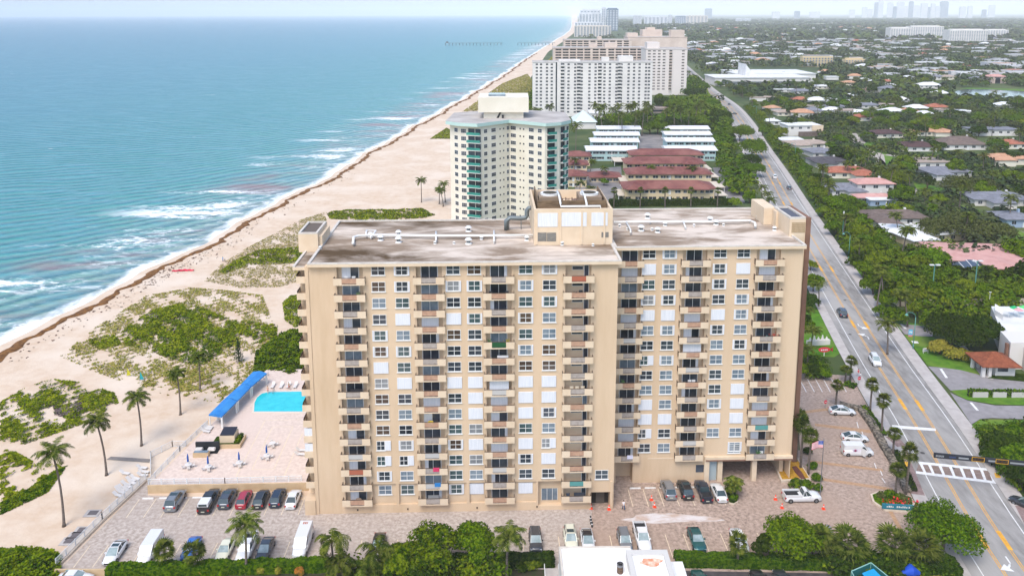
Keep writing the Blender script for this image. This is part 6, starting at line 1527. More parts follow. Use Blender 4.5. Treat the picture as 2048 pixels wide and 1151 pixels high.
# ---- beige terraced complex behind: three slabs
b,w_=slab('condominium_block',1290,1372,190,46,38,14,'beige condominium wing with dark balconies, right end of the terraced complex',mat('pink_beige',S(240,230,224,.74),.9),[.08,.20,.32,.44,.9],[.6],wm=mat('brown_glass',S(62,52,52,.3),.3,rnd=.3),railm=beige,boxes=[(.05,.35,.2,.7,6)],ww=2.6,wh=1.1,fh=2.95)
b,w_=slab('condominium_block',1106,1312,178,44.5,34,14,'long beige condominium wing with dark window bands just behind the white slab',beige,[.05,.12,.19,.26,.33,.41,.48,.56,.63,.70,.77,.84,.91,.97],[],wm=mat('brown_glass2',S(54,54,62,.3),.3,rnd=.4),ww=6.4,wh=1.6,fh=2.95,boxes=[(.35,.43,.2,.5,4),(.5,.62,.1,.6,5)])
b,w_=slab('condominium_block',1127,1262,152,47,40,14,'upper beige condominium wing rising behind the long one',beige,[.06,.15,.24,.33,.43,.53,.62,.72,.82,.92],[],wm=MATS['brown_glass2'],ww=6.4,wh=1.6,fh=2.95,boxes=[(.5,.56,.1,.5,4)])
b,w_=slab('condominium_block',1255,1372,150,50,60,3,'stepped beige roofs and lift towers of the condominium complex',beige,[],[],ww=5,boxes=[(.0,.18,.2,.6,5),(.28,.62,.4,.9,9),(.36,.5,.45,.8,12),(.72,.95,.0,.3,9)])
# ---- far beach towers
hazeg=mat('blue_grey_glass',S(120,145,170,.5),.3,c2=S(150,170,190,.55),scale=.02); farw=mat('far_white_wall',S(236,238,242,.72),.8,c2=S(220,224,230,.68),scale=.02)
def tower_far(pxl,pxr,pyb,pyt,label,wm=farw,gm=hazeg,ncol=8,nrow=12,dep=25,roof=None,group=None,D=None):
    a=g(pxl,pyb) if D is None else atd(pxl,pyb,D); c=g(pxr,pyb) if D is None else atd(pxr,pyb,D); a.z=0;c.z=0
    w_=(c-a).length; L_=Lpx(a); tz=CH-(pyt-(31+0))/ (CF/(a.y))*1.0
    # solve the height so that the roof lands on pyt
    lo,hi=1,900
    for _ in range(30):
        m_=(lo+hi)/2
        if pj((a.x,a.y,m_))[1]>pyt: lo=m_
        else: hi=m_
    h=lo; ang=math.atan2(c.y-a.y,c.x-a.x); e=empty('high_rise',a,ang,label,'high-rise',group)
    mb=MB(); mb.box(0,w_,0,dep,0,h); mb.build('wall',wm,e); mb=MB(); mb.box(w_*.1,w_*.9,dep*.2,dep*.8,h,h+max(2,h*.04)); mb.build('roof_house',roof or wm,e)
    if ncol:
        mb=MB(); cw=w_/ncol
        for i in range(ncol):
            for r in range(nrow): z=h*(.06+.9*r/nrow); mb.box((i+.25)*cw,(i+.75)*cw,-.6,-.01,z,z+h*.9/nrow*.55)
        o=mb.build('window_set',gm,e); o['kind']='stuff'
    return e,w_,h
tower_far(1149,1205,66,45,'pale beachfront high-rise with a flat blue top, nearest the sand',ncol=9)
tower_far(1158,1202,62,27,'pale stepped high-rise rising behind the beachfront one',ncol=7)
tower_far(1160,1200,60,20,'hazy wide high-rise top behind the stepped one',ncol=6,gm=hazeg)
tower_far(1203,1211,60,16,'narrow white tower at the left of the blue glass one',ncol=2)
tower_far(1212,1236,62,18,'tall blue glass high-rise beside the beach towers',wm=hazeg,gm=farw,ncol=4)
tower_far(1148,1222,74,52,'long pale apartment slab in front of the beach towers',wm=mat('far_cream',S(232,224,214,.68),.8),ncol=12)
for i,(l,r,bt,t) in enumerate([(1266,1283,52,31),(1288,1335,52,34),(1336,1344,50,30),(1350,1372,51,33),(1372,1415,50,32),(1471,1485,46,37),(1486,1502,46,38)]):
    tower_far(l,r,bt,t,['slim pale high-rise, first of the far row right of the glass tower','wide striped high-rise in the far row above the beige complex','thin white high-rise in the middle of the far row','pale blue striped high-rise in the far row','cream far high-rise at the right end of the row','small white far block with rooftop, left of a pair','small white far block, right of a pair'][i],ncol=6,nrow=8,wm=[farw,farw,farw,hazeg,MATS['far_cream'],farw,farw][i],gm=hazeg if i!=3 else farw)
rg_=random.Random(5)
sk=[(1410,1424,27,18),(1725,1734,27,15),(1736,1745,27,19),(1749,1757,27,6),(1757,1766,27,3),(1775,1786,27,6),(1787,1793,27,14),(1794,1808,27,5),(1808,1818,27,13),(1818,1826,27,4),(1826,1840,27,12),(1842,1855,27,7),(1856,1862,27,15),(1862,1870,27,8),(1872,1880,27,13),(1880,1896,27,4),(1920,1932,27,14),(1936,1945,27,13),(1965,1973,28,20),(1978,1990,27,11),(1700,1710,27,20),(1590,1600,28,23),(1620,1640,28,24),(1545,1560,28,24)]
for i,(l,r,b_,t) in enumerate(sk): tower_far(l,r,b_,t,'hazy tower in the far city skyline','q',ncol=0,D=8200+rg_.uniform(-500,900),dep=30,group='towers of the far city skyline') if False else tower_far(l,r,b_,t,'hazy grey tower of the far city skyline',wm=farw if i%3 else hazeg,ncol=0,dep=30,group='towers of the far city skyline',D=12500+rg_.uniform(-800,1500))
# white apartment pair at right
def apt(l,r,bt,t,label,n): 
    e,w_,h=tower_far(l,r,bt,t,label,ncol=n,nrow=9,dep=40,wm=white_wall,gm=mat('pale_glass',S(170,185,200,.5),.3)); e['category']='apartment building'
apt(1780,1820,82,56,'left wing of the white balconied apartment building by the far trees',8); apt(1820,1886,80,53,'right wing of the white balconied apartment building by the far trees',14)
apt(1898,1974,88,60,'white apartment building with dark vertical stripes at the far right',16); apt(1974,2016,78,60,'low white apartment wing behind the striped one at the far right',8)
e,w_,h=tower_far(1605,1665,134,113,'cream four storey apartment block with red eaves, left wing',wm=mat('yellow_cream',S(240,215,170,.65),.8),ncol=10,nrow=4,dep=14,roof=mat('far_grey_roof',S(190,190,190,.55),.9)); e['category']='apartment building'
e,w_,h=tower_far(1690,1730,133,119,'cream four storey apartment block, right wing',wm=MATS['yellow_cream'],ncol=7,nrow=4,dep=14); e['category']='apartment building'
# shopping centre with curved sail roof
e=empty('shopping_centre',g(1430,172),0,'long low white shopping centre with a curved sail roof','shopping centre'); k=g(1430,172).y/CF
mb=MB(); mb.box(0,190*k,0,50,0,9); mb.box(70*k,240*k,60,130,0,9); mb.build('wall',white_wall,e); mb=MB(); mb.box(-1,191*k,-1,51,9,9.6); mb.box(69*k,241*k,59,131,9,9.6); mb.build('roof',white_roof,e)
mb=MB(); n=10; V=[];F=[]
for i in range(n+1):
    t=i/n; x=70*k+34*k*t; V+=[(x,20,9.6+14*(1-t)**2),(x,52,9.6+14*(1-t)**2),(x,20,9.5),(x,52,9.5)]
for i in range(n): F+=[(i*4,(i+1)*4,(i+1)*4+1,i*4+1),(i*4,i*4+2,(i+1)*4+2,(i+1)*4)]
F.append((0,1,3,2)); mb.add(V,F); mb.build('sail_roof',white_roof,e)
mb=MB(); mb.box(12*k,180*k,-.2,-.01,2,5); mb.build('shop_front',mat('shop_glass',S(150,160,165,.45),.3),e)
# ---- low rise rows
redt=mat('red_tile_roof',S(168,104,98,.5),.9,c2=S(140,82,78,.46),scale=.6,detail=6,c3=S(182,122,110,.5),s3=.09,stretch=(1,1,1)); mintw=mat('mint_wall',S(200,232,232,.66),.85); yelw=mat('pale_yellow_wall',S(244,222,180,.66),.85)
def hiproof(mb,x0,x1,y0,y1,z,h,ov=.7,hip=True,mi=0,ridge=None):
    x0-=ov;x1+=ov;y0-=ov;y1+=ov; w_,d=x1-x0,y1-y0
    if w_>=d: i=d/2 if hip else 0; r=[(x0+i,(y0+y1)/2,z+h),(x1-i,(y0+y1)/2,z+h)]; fs=[(0,1,5,4),(1,2,5),(2,3,4,5),(3,0,4)]
    else: i=w_/2 if hip else 0; r=[((x0+x1)/2,y0+i,z+h),((x0+x1)/2,y1-i,z+h)]; fs=[(0,1,4),(1,2,5,4),(2,3,5),(3,0,4,5)]
    mb.add([(x0,y0,z),(x1,y0,z),(x1,y1,z),(x0,y1,z)]+r,fs,mi); mb.add([(x0,y0,z-.25),(x1,y0,z-.25),(x1,y1,z-.25),(x0,y1,z-.25),(x0,y0,z),(x1,y0,z),(x1,y1,z),(x0,y1,z)],[(0,1,5,4),(1,2,6,5),(2,3,7,6),(3,0,4,7),(3,2,1,0)],mi)
def lowrise(pxl,pxr,pyb,h,dep,wm,rm,label,hip=True,rh=2.0,nwin=10,ext=None,storeys=2,bays=False):
    a,c=g(pxl,pyb),g(pxr,pyb); w_=(c-a).length; e=empty('apartment_row',a,math.atan2(c.y-a.y,c.x-a.x),label,'apartment building')
    mb=MB(); mb.box(0,w_,0,dep,0,h); mb.build('wall',wm,e)
    mb=MB(); hiproof(mb,0,w_,0,dep,h,rh,1.0,hip); 
    if bays:
        for t in (.12,.82): xx=w_*t; hiproof(mb,xx-4,xx+4,-2.2,dep*.4,h+.02,rh*.75,.4,True)
    mb.build('roof',rm,e)
    n=0; pr={}
    rgw=random.Random(int(pxl+pyb))
    for s_ in range(storeys):
        z=h-1.5-s_*2.9
        for i in range(nwin):
            x=(i+.5)*w_/nwin+rgw.uniform(-.6,.6); ww=rgw.choice((1.4,2.4,2.4,3.2))
            if ww not in pr: mb=MB(); mb.box(-ww/2,ww/2,-.05,-.002,-.6,.6,0); mb.box(-.05,.05,-.07,-.051,-.6,.6,1); mb.box(-ww/2-.1,ww/2+.1,-.07,-.002,-.75,-.601,1); o=mb.build('window',[glass_d,frame_w],e); pr[ww]=o
            else: o=pr[ww].copy(); col.objects.link(o)
            o.location=(x,0,z)
        mb=MB(); x=w_*.5; mb.box(x-.5,x+.5,-.05,-.003,z-1.3,z+.75); mb.build('door',frame_w,e)
    return e
for i,(l,r,pb,t) in enumerate([(1196,1280,272,'left column, farthest of four'),(1191,1277,285,'left column, third from the front'),(1184,1276,299,'left column, second from the front'),(1175,1272,322,'left column, the front one'),(1331,1417,272,'right column, farthest of four'),(1332,1421,284,'right column, third from the front'),(1334,1427,298,'right column, second from the front'),(1334,1431,322,'right column, the front one')]):
    lowrise(l,r,pb,6.2 if i%4==3 else 4.8,15,mintw,white_roof,'white roofed mint apartment row, '+t,hip=False,rh=1.3,nwin=8)
for i,(l,r,pb,t) in enumerate([(1262,1405,331,'farthest of four'),(1252,1408,349,'third from the front'),(1256,1422,372,'second from the front'),(1250,1428,403,'nearest the tan tower')]):
    lowrise(l,r,pb,6.0,13,yelw,redt,'red tiled pale yellow apartment row, the long one '+t,rh=2.4,nwin=11,bays=i in(1,3))
for i,(l,r,pb,t) in enumerate([(1128,1180,332,'farthest of three beside the cream tower'),(1128,1174,350,'middle of three beside the cream tower'),(1120,1173,374,'nearest of three beside the cream tower'),(1182,1240,364,'small low one between green hedges')]):
    lowrise(l,r,pb,5.6 if i<3 else 2.6,11,yelw,redt,'red tiled apartment row, '+t,rh=2.0,nwin=4,storeys=2 if i<3 else 1)
for (l,r,pb,t) in ((1240,1262,372,'at the left of the second red row from the front'),(1236,1258,402,'at the left end of the nearest red roofed row'),(1408,1424,348,'at the right end of the second farthest red roofed row'),(1415,1438,364,'beside the right end of the second red row'),(1424,1450,385,'beyond the right end of the nearest red roofed row'),(1420,1455,402,'touching the right end of the nearest red roofed row'),(1228,1256,332,'at the left end of the farthest red roofed row')):
    a,c=g(l,pb),g(r,pb); e=empty('carport',a,0,'cream carport roof '+t,'carport'); w_=c.x-a.x; mb=MB(); mb.box(0,w_,0,13,2.3,2.6); mb.build('roof',mat('cream_flat_roof',S(240,226,206,.65),.9),e)
    for x in (.3,w_-.3): mb=MB(); mb.box(x-.12,x+.12,.2,.44,0,2.3); mb.box(x-.12,x+.12,12.5,12.74,0,2.3); mb.build('post',frame_w,e)
mb=MB(); 
for L_ in ([(1150,340),(1242,333),(1246,372),(1215,408),(1150,408)],[(1425,335),(1470,335),(1490,405),(1462,405),(1440,372)],[(1280,268),(1330,268),(1335,320),(1275,320)],[(1432,285),(1450,285),(1458,320),(1434,322)],[(1300,235),(1400,235),(1430,225),(1445,240),(1400,245),(1300,245)]): quadpx(mb,L_,.05)
struct(mb.build('courtyard',mat('far_asphalt',S(190,182,176,.5),.9,c2=S(150,148,152,.42),scale=.08)),'paved courtyards between the apartment rows')
# pavilion with a pyramid roof
a=g(1150,258); e=empty('pavilion',a,0,'white pavilion with a pyramid roof between the cream tower and the slab','pavilion'); w_=(g(1192,258).x-a.x); mb=MB(); mb.box(0,w_,0,26,0,5); mb.build('wall',white_wall,e); mb=MB(); mb.add([(-1,-1,5),(w_+1,-1,5),(w_+1,27,5),(-1,27,5),(w_*.45,13,12)],[(0,1,4),(1,2,4),(2,3,4),(3,0,4)]); mb.build('roof',mat('pale_pyramid',S(225,238,238,.7),.8),e)
a=g(1180,243); e=empty('pavilion',a,0,'flat white wing behind the pyramid roofed pavilion','pavilion'); mb=MB(); mb.box(0,10,0,20,0,6); mb.build('wall',white_wall,e); mb=MB(); mb.box(-.5,10.5,-.5,20.5,6,6.5); mb.build('roof',white_roof,e)
a=g(1300,226); e=empty('parking_deck',a,0,'long pinkish parking deck behind a row of palms','parking deck'); w_=g(1420,226).x-a.x; mb=MB(); mb.box(0,w_,0,20,0,3.5); mb.box(0,w_,-.4,0,3.6,4.4); mb.build('wall',mat('pink_wall',S(235,210,198,.62),.9),e); mb=MB(); mb.box(2,w_-2,-.05,-.002,1,2.6); mb.build('opening',glass_d,e)  # dark sheet on the front painted as the shade inside the deck
# ---- houses
HR={'white':white_roof,'orange':mat('terracotta_roof',S(226,150,122,.52),.9,c2=S(200,115,88,.5),scale=.8,detail=6),'peach':mat('peach_roof',S(238,186,150,.58),.9,c2=S(215,160,128,.55),scale=.5),'pink':mat('pink_roof',S(240,188,178,.6),.9,c2=S(228,170,160,.58),scale=.4),'grey':mat('grey_roof',S(176,178,190,.48),.9,c2=S(150,152,162,.44),scale=.6,detail=6),'dark':mat('dark_roof',S(128,122,130,.4),.9,c2=S(105,100,106,.36),scale=.6,detail=6),'maroon':mat('maroon_roof',S(132,98,98,.42),.9,c2=S(108,80,80,.38),scale=.6),'brown':mat('brown_roof',S(162,142,132,.46),.9,c2=S(136,118,110,.42),scale=.6,detail=6),'tan':mat('tan_roof',S(216,196,180,.56),.9,c2=S(195,175,160,.52),scale=.5,detail=6)}
HWm={'white':white_wall,'cream':cream,'blue':mat('pale_blue_wall',S(185,208,235,.6),.85),'pink':MATS['pink_wall'],'yellow':yelw,'tan':stucco2}
HOUSES=[]
def house(px,py,wpx,dep,roof,wall,label,rz=.1,h=3.0,rh=1.9,L2=None,flat=False,cat='house',nm='house',pool=False):
    p=g(px,py); w_=wpx/Lpx(p); HOUSES.append((px-wpx/2,py-(h+rh)*Lpx(p)-dep*.5*Lpx(p)*.5,px+wpx/2,py)); 
    e=empty(nm,p,rz,label,cat); mb=MB(); mb.box(-w_/2,w_/2,0,dep,0,h)
    if L2: x0,x1,y0,y1=L2; mb.box(x0*w_,x1*w_,y0*dep,y1*dep,0,h-.02)
    mb.build('wall',HWm[wall],e)
    mb=MB()
    if flat: mb.box(-w_/2-.6,w_/2+.6,-.6,dep+.6,h,h+.35)
    else: hiproof(mb,-w_/2,w_/2,0,dep,h,rh,.8)
    if L2:
        if flat: mb.box(x0*w_-.5,x1*w_+.5,y0*dep-.5,y1*dep+.5,h+.36,h+.6)
        else: hiproof(mb,x0*w_,x1*w_,y0*dep,y1*dep,h+.03,rh*.85,.7)
    mb.build('roof',HR[roof],e)
    n=max(2,int(w_/4.5)); fy=0 if not L2 else min(0,0)
    for i in range(n):
        x=-w_/2+(i+.5)*w_/n
        if L2 and x0*w_-1<x<x1*w_+1 and y0<0: continue
        mb=MB(); ww=1.0 if i%2 else .8; mb.box(x-ww,x+ww,-.05,-.002,h-2.1,h-.8,0); mb.box(x-.04,x+.04,-.07,-.051,h-2.1,h-.8,1); mb.build('window',[glass_d,frame_w],e)
    mb=MB(); mb.box(w_*.05,w_*.05+.9,-.05,-.003,0,2.1); mb.build('door',frame_w,e)
    if not flat: mb=MB(); mb.box(w_*.2,w_*.2+.8,dep*.55,dep*.55+.8,h+.2,h+rh+.5); mb.build('chimney',HWm[wall],e)
    return e
e=house(1608,272,66,15,'white','white','white cube shaped modern house with a tan upper wing',.05,7,0,flat=True)
mb=MB(); w_=66/Lpx(g(1608,272)); mb.box(w_*.22,w_*.56,-1.2,-.62,3.6,7.35); mb.build('tan_wing',HWm['tan'],e); mb=MB(); mb.box(-w_*.2,w_*.56,-2.4,-1.3,0,3.2); mb.build('garage',HR['brown'],e)
for a in [(1622,297,78,13,'tan','cream','tan roofed ranch house below the white cube house',.12,3,1.6,(-.5,-.1,-.4,.5)),(1585,290,45,12,'white','pink','flat white house beside the roadside trees',.0,3,.4,None,True),(1650,315,50,14,'grey','white','light grey roofed house on the side street',.1,3,2,(-.1,.4,-.5,.4)),(1664,334,68,13,'dark','white','charcoal roofed house with a wide low roof',.05,3,1.8,(-.5,0,-.5,.5)),
 (1700,357,86,11,'orange','cream','orange tiled house with a long straight roof',-.05,3.2,2.2,(.0,.5,-.7,.4)),(1708,392,88,12,'grey','white','slate grey roofed house beside the orange tiled one',.0,3,2,(-.2,.2,-.3,.6)),(1750,393,72,9,'pink','white','two storey white house with a pink tiled roof',0,6,1.8),(1752,407,72,6,'pink','white','low pink roofed front wing of the two storey house',0,2.8,1.2),(1768,412,55,5,'white','blue','white flat roofed annex in front of the pink roofed house',0,2.6,.3,None,True),
 (1795,450,118,11,'brown','white','long grey brown roofed house behind the white metal roof',-.05,3,2.0,(-.45,-.1,-.8,.4)),(1872,484,150,10,'white','yellow','long white metal roofed house with pale yellow walls',.18,3,1.6,(-.5,-.15,-.6,.9)),(1812,480,70,11,'white','white','white metal roofed wing at the roadside trees',-.2,3,1.5),
 (1975,540,165,20,'pink','pink','big pink roofed house with a screened pool at its front',-.12,3.2,.9,(-.1,.25,-.4,.3)),(2005,412,110,13,'grey','white','pale grey roofed house with a white flat strip at the right',-.05,3,2.0,(-.3,.1,-.5,.5)),(1972,398,70,12,'grey','white','grey hip roofed wing left of the pale strip',.0,3,1.8),
 (1777,276,64,12,'maroon','cream','dark maroon roofed house in the trees',.05,3,2),(1866,272,88,12,'peach','cream','peach roofed house beyond the street trees',.0,3,1.8,(.0,.4,-.3,.4)),(1838,303,72,13,'maroon','white','brown roofed house with three white framed windows',-.05,3,2.4),(1930,300,86,16,'brown','white','tall brown hip roofed house in the dark trees',.0,3.4,4),
 (1993,272,92,14,'grey','white','grey flat roofed house with dark full height windows',0,4,.3,None,True),(2030,298,52,12,'orange','cream','orange roofed house at the right edge',.1,3.2,2),(2022,330,80,12,'peach','cream','salmon roofed two part house at the right edge',-.05,3.6,2,(-.5,0,-.4,.4)),(1865,336,76,14,'tan','white','pale tan flat roofed house behind the lawn trees',0,3,.4,None,True),
 (1900,355,88,12,'grey','white','light grey roofed house beside the lawn with a white suv',.05,3,1.8,(-.5,-.1,-.6,.5)),(2042,455,60,12,'grey','blue','pale blue walled house at the right edge',0,3.4,1.8),(1727,242,34,10,'orange','cream','small orange roofed house in the far trees',0,3,2),(1738,217,46,11,'grey','white','far pale house with grey roof behind palms',0,3,1.6),(1672,220,44,12,'grey','white','far grey house left of the palms',.1,3,1.8),
 (1578,232,46,12,'tan','cream','far tan roofed house beside the road trees',.0,3,1.8),(1546,250,28,10,'white','white','far small white roofed house by the road',0,3,1.4),(1748,186,48,14,'pink','cream','far pink tan roofed house behind palms',0,3,1.6),(1645,178,40,12,'white','cream','far white roofed house behind the shopping centre',0,3,1.4),(1605,188,38,12,'grey','white','far slate roofed house near the shopping centre',0,3,2),(1570,186,42,14,'white','white','far flat white house near the shopping centre',0,3.5,.4,None,True),(1700,172,26,10,'peach','cream','far peach house with a gable',0,4,2),(1776,168,24,10,'orange','cream','far bright orange roofed house',0,3,2),(1862,178,46,14,'white','white','far white gabled house left of the lake',0,4,3),(1898,160,30,12,'tan','cream','far tan house behind the lake trees',0,4,2),(1878,160,26,10,'grey','white','far grey house left of the lake trees',0,4,2),(1760,136,22,12,'orange','cream','far orange roof above the cream block',0,3,2)]:
    house(*a)
e=house(1995,167,36,14,'pink','pink','pink lakeside mansion with a tall arched entrance',0,8,2.5,cat='mansion',nm='mansion'); mb=MB(); mb.tube([(0,-.05,4),(0,-.3,4)],3,14); mb.box(-3,3,-.3,-.06,0,4); mb.build('arch',glass_d,e)
mb=MB(); mb.sheet(world_of([(1905,184),(1930,178),(1990,180),(2060,184),(2060,197),(2000,194),(1960,190),(1920,191)]),.06); struct(mb.build('lake',mat('lake_water',S(120,135,150,.4),.12,spec=.5)),'grey lake beyond the dark trees')
mb=MB(); mb.sheet(world_of([(1920,177),(1935,175.5),(2060,179),(2060,183),(1990,179),(1930,178)]),.05); struct(mb.build('lawn',lawn),'lakeside lawn')
# pool cage
e=empty('pool_cage',g(1942,546),0,'arched glass and metal pool screen against the pink roofed house','pool enclosure'); k=1/Lpx(g(1942,546))
mb=MB(); V=[];F=[]; n=8
for i in range(n+1): t=i/n; x=(-30+60*t)*k; V+=[(x,0,0),(x,0,2.4*math.sin(.5+1.6*t)),(x,3.5,3.4*math.sin(.5+1.7*t))]
for i in range(n): F+=[(i*3+j,(i+1)*3+j,(i+1)*3+j+1,i*3+j+1) for j in range(2)]
mb.add(V,F); mb.build('screen',mat('screen_blue',S(105,125,150,.4),.3),e)
for i in range(0,n+1,2): mb=MB(); mb.tube([Vector(V[i*3]),Vector(V[i*3+1])+Vector((0,-.05,0)),Vector(V[i*3+2])+Vector((0,0,.05))],.1,5); mb.build('frame_bar',frame_w,e)
# right side: walls, gazebo, corner building, drives, lawns
asph2=mat('drive_asphalt',S(196,190,190,.5),.9,c2=S(178,172,172,.48),scale=.6,detail=6)
mb=MB()
for L_ in ([(1856,732),(1901,780),(1936,778),(2060,780),(2060,757),(2010,752),(1975,752),(1920,738)],[(1900,784),(1912,790),(1935,800),(1990,810),(2060,811),(2060,838),(1985,835),(1960,837),(1943,848)],[(1793,647),(1835,650),(1865,655),(1865,672),(1840,672),(1809,668)]): quadpx(mb,L_,.13)
struct(mb.build('driveway',asph2),'light grey driveways joining the road at the right')
mb=MB()
for L_ in ([(1879,737),(1884,737),(1896,755),(1891,755)],[(1939,804),(1944,804),(1958,820),(1953,820)],[(1800,648),(1804,648),(1814,657),(1809,657)],[(1822,681),(1835,682),(1838,686),(1826,686)]): quadpx(mb,L_,.15)
struct(mb.build('stop_lines',paint),'white stop bars on the driveways')
lawn_px([(1808,669),(1866,674),(1920,700),(1975,753),(1920,739),(1856,731)],'green lawn beside the road above the upper driveway',.14)
lawn_px([(1902,780),(1940,778),(2060,782),(2060,810),(1990,808),(1935,799),(1915,790)],'green verge between the two driveways',.16)
lawn_px([(1944,849),(1960,838),(2060,840),(2060,856),(1948,856)],'small lawn below the lower driveway',.16)
lawn_px([(1765,600),(1790,640),(1860,652),(1860,615),(2060,615),(2060,640),(1880,640),(1840,665),(1800,662),(1740,590),(1700,520),(1720,520)],'lawn under the trees before the beige wall',.12)
lawn_px([(1626,595),(1650,640),(1680,706),(1668,714),(1640,712),(1610,705),(1600,600)],'lawn strip between the tower and the road',.12)
lawn_px([(1880,400),(1960,420),(1960,440),(1880,440)],'lawn behind the oaks',.1); lawn_px([(1825,362),(1890,378),(1880,395),(1840,390)],'bright lawn beside the white suv',.1); lawn_px([(1740,280),(1790,300),(1770,310),(1725,290)],'lawn by the side street',.1); lawn_px([(1990,440),(2060,470),(2060,500),(2000,490)],'lawn at the right edge',.1); lawn_px([(1720,325),(1758,345),(1735,350),(1712,330)],'grass plot by the orange roof',.1); lawn_px([(1768,310),(1840,322),(1835,332),(1772,330)],'lawn across the side street',.1)
mb=MB()
for L_ in ([(1690,268),(1712,266),(1790,345),(1768,348)],[(1755,305),(1800,312),(1788,332),(1778,345),(1762,330)],[(1668,275),(1690,268),(1700,285),(1672,290)],[(1790,368),(1850,380),(1920,388),(1930,378),(1950,385),(1940,400),(1860,395),(1795,380)],[(1812,192),(1828,192),(1860,212),(1852,216)],[(1990,458),(2060,480),(2060,468),(2000,448)]): quadpx(mb,L_,.09)
struct(mb.build('side_street',mat('pale_street',S(220,210,198,.58),.9,c2=S(205,195,184,.55),scale=.3)),'pale side streets and drives among the houses')
mb=MB(); mb.sheet(world_of([(1918,692),(1930,692),(1978,754),(1990,756),(1985,760),(1960,750)]),.18); struct(mb.build('footpath',conc),'concrete footpath to the gazebo')
cwall=mat('beige_block_wall',S(226,214,190,.58),.9,c2=S(210,198,176,.54),scale=.8)
wallpx([(1858,611),(2060,609)],.3,1.9,cwall,'long beige garden wall behind the big tree','garden_wall'); wallpx([(1785,604),(1795,612),(1858,611)],.3,1.6,cwall,'stepped end of the beige garden wall by the road','garden_wall')
for i,(l,r) in enumerate(((1945,1975),(1985,2012),(2022,2060))): wallpx([(l,795),(r,795)],.35,1.3,mat('white_block_wall',S(225,220,215,.6),.9),'white entrance wall panel between hedges, the %s from the road'%('first','second','third')[i],'entrance_wall')
hedge(g(1935,793),g(2060,794),.7,1.7,'clipped hedge along the white entrance walls',seed=12)
e=empty('gazebo',g(1990,752),-.05,'small gatehouse with a brown tiled pyramid roof and white columns','gatehouse'); k=1/Lpx(g(1990,752))
mb=MB(); mb.box(0,38*k,0,5,0,2.8); mb.build('wall',white_wall,e); mb=MB(); hiproof(mb,-30*k,40*k,-1.2,6,3.0,2.0,.4); mb.build('roof',mat('rust_tile',S(190,110,75,.5),.9,c2=S(160,88,60,.46),scale=1.5),e)
for x in (-26*k,-14*k): mb=MB(); mb.box(x-.35,x+.35,-.8,-.1,0,3.0); mb.box(x-.3,x+.3,4,4.6,0,3.0); mb.build('column',white_wall,e)
mb=MB(); mb.box(4*k,24*k,-.05,-.002,1.2,2.3); mb.build('window',glass_d,e)
mb=MB(); mb.sheet(world_of([(1975,757),(2060,765),(2060,750),(2000,745)]),.2); struct(mb.build('planting_bed',L_dark),'planting bed by the gatehouse')
# corner building with roof terrace
Z0=5.5; a=g(1998,668,Z0); e=empty('corner_building',(g(1978,614,Z0).x,a.y,0),-.03,'pale flat roofed building with a roof terrace cut off by the right edge','building')
P=[g(1978,612,Z0),g(2003,662,Z0),g(2060,700,Z0),g(2120,700,Z0),g(2110,612,Z0)]; T=Matrix.Translation((-e.location.x,-e.location.y,0))
mb=MB(T); mb.prism([tuple(p[:2]) for p in P],0,Z0,0,1); o=mb.build('wall',[mat('greige_wall',S(214,208,202,.58),.9),white_roof],e)
mb=MB(T); Pm_=[g(1985,617,Z0),g(2003,628,Z0),g(2003,640,Z0),g(1986,630,Z0)]; mb.prism([tuple(p[:2]) for p in Pm_],Z0,Z0+1.4); mb.build('roof_unit',white_wall,e)
mb=MB(T); q=g(2040,735,0); mb.prism([(q.x-3,q.y-1),(q.x+8,q.y-1),(q.x+8,q.y+6),(q.x-1.5,q.y+6)],0,6.5); mb.build('slanted_pier',chairm,e)
mb=MB(T); mb.box(q.x-3.6,q.x-3.02,q.y-.5,q.y+.2,1,6); mb.build('brown_strip',brown,e)
for i,(x,y,c,t) in enumerate(((2017,632,(.7,.7,.7),'white'),(2027,628,(.02,.35,.12),'green'),(2036,632,(.6,.3,.32),'pink'),(2046,627,(.1,.5,.15),'bright green'))):
    o=empty('sunshade',g(x,y,Z0+.4),0,'%s round sunshade on the roof terrace at the right edge'%t,'sunshade'); mb=MB(); mb.tube([(0,0,-.38),(0,0,2)],.05,6); mb.build('pole',frame_w,o); mb=MB(); mb.tube([(0,0,1.7),(0,0,2.3)],[1.1,.05],10); mb.build('canopy',mat('shade_%d'%i,c,.7),o)
# ---- white roofed building at the bottom of the frame
ZR=6.5; P=[g(1119,1093,ZR),g(1266,1090,ZR),g(1275,1106,ZR),g(1345,1108,ZR),g(1352,1118,ZR)]; yb=P[0].y
x0_,x1_=P[0].x,g(1345,1112,ZR).x
e=empty('white_building',(x0_,yb-12,0),BYAW*.3,'low building with a bright white stained flat roof and raised section at the bottom edge','building')
T=Matrix.Translation((-x0_,-(yb-12),0)); wr_=mat('bright_white_roof',S(250,250,250,.8),.7,c2=S(238,234,230,.76),scale=.35,detail=6,lo=.5,hi=.75); 
xr=g(1262,1092,ZR).x; mb=MB(T); mb.box(x0_,xr,yb-24,yb,0,ZR-.15); mb.box(xr+.02,x1_+1.6,yb-24,yb-1.8,0,ZR-1.2); mb.build('wall',white_wall,e)
mb=MB(T); mb.box(x0_,xr,yb-24,yb,ZR-.149,ZR-.05); mb.box(xr+.02,x1_+1.6,yb-24,yb-1.8,ZR-1.199,ZR-1.1); mb.build('roof',wr_,e)
mb=MB(T); 
for q in ((x0_,xr,yb-.3,yb),(x0_,x0_+.3,yb-24,yb-.301)): mb.box(*q,ZR-.05,ZR+.12)
mb.build('parapet',frame_w2,e)
xa,xb=g(1253,1103,ZR+1.2).x,g(1336,1103,ZR+1.2).x; ya=g(1290,1101,ZR+1.2).y
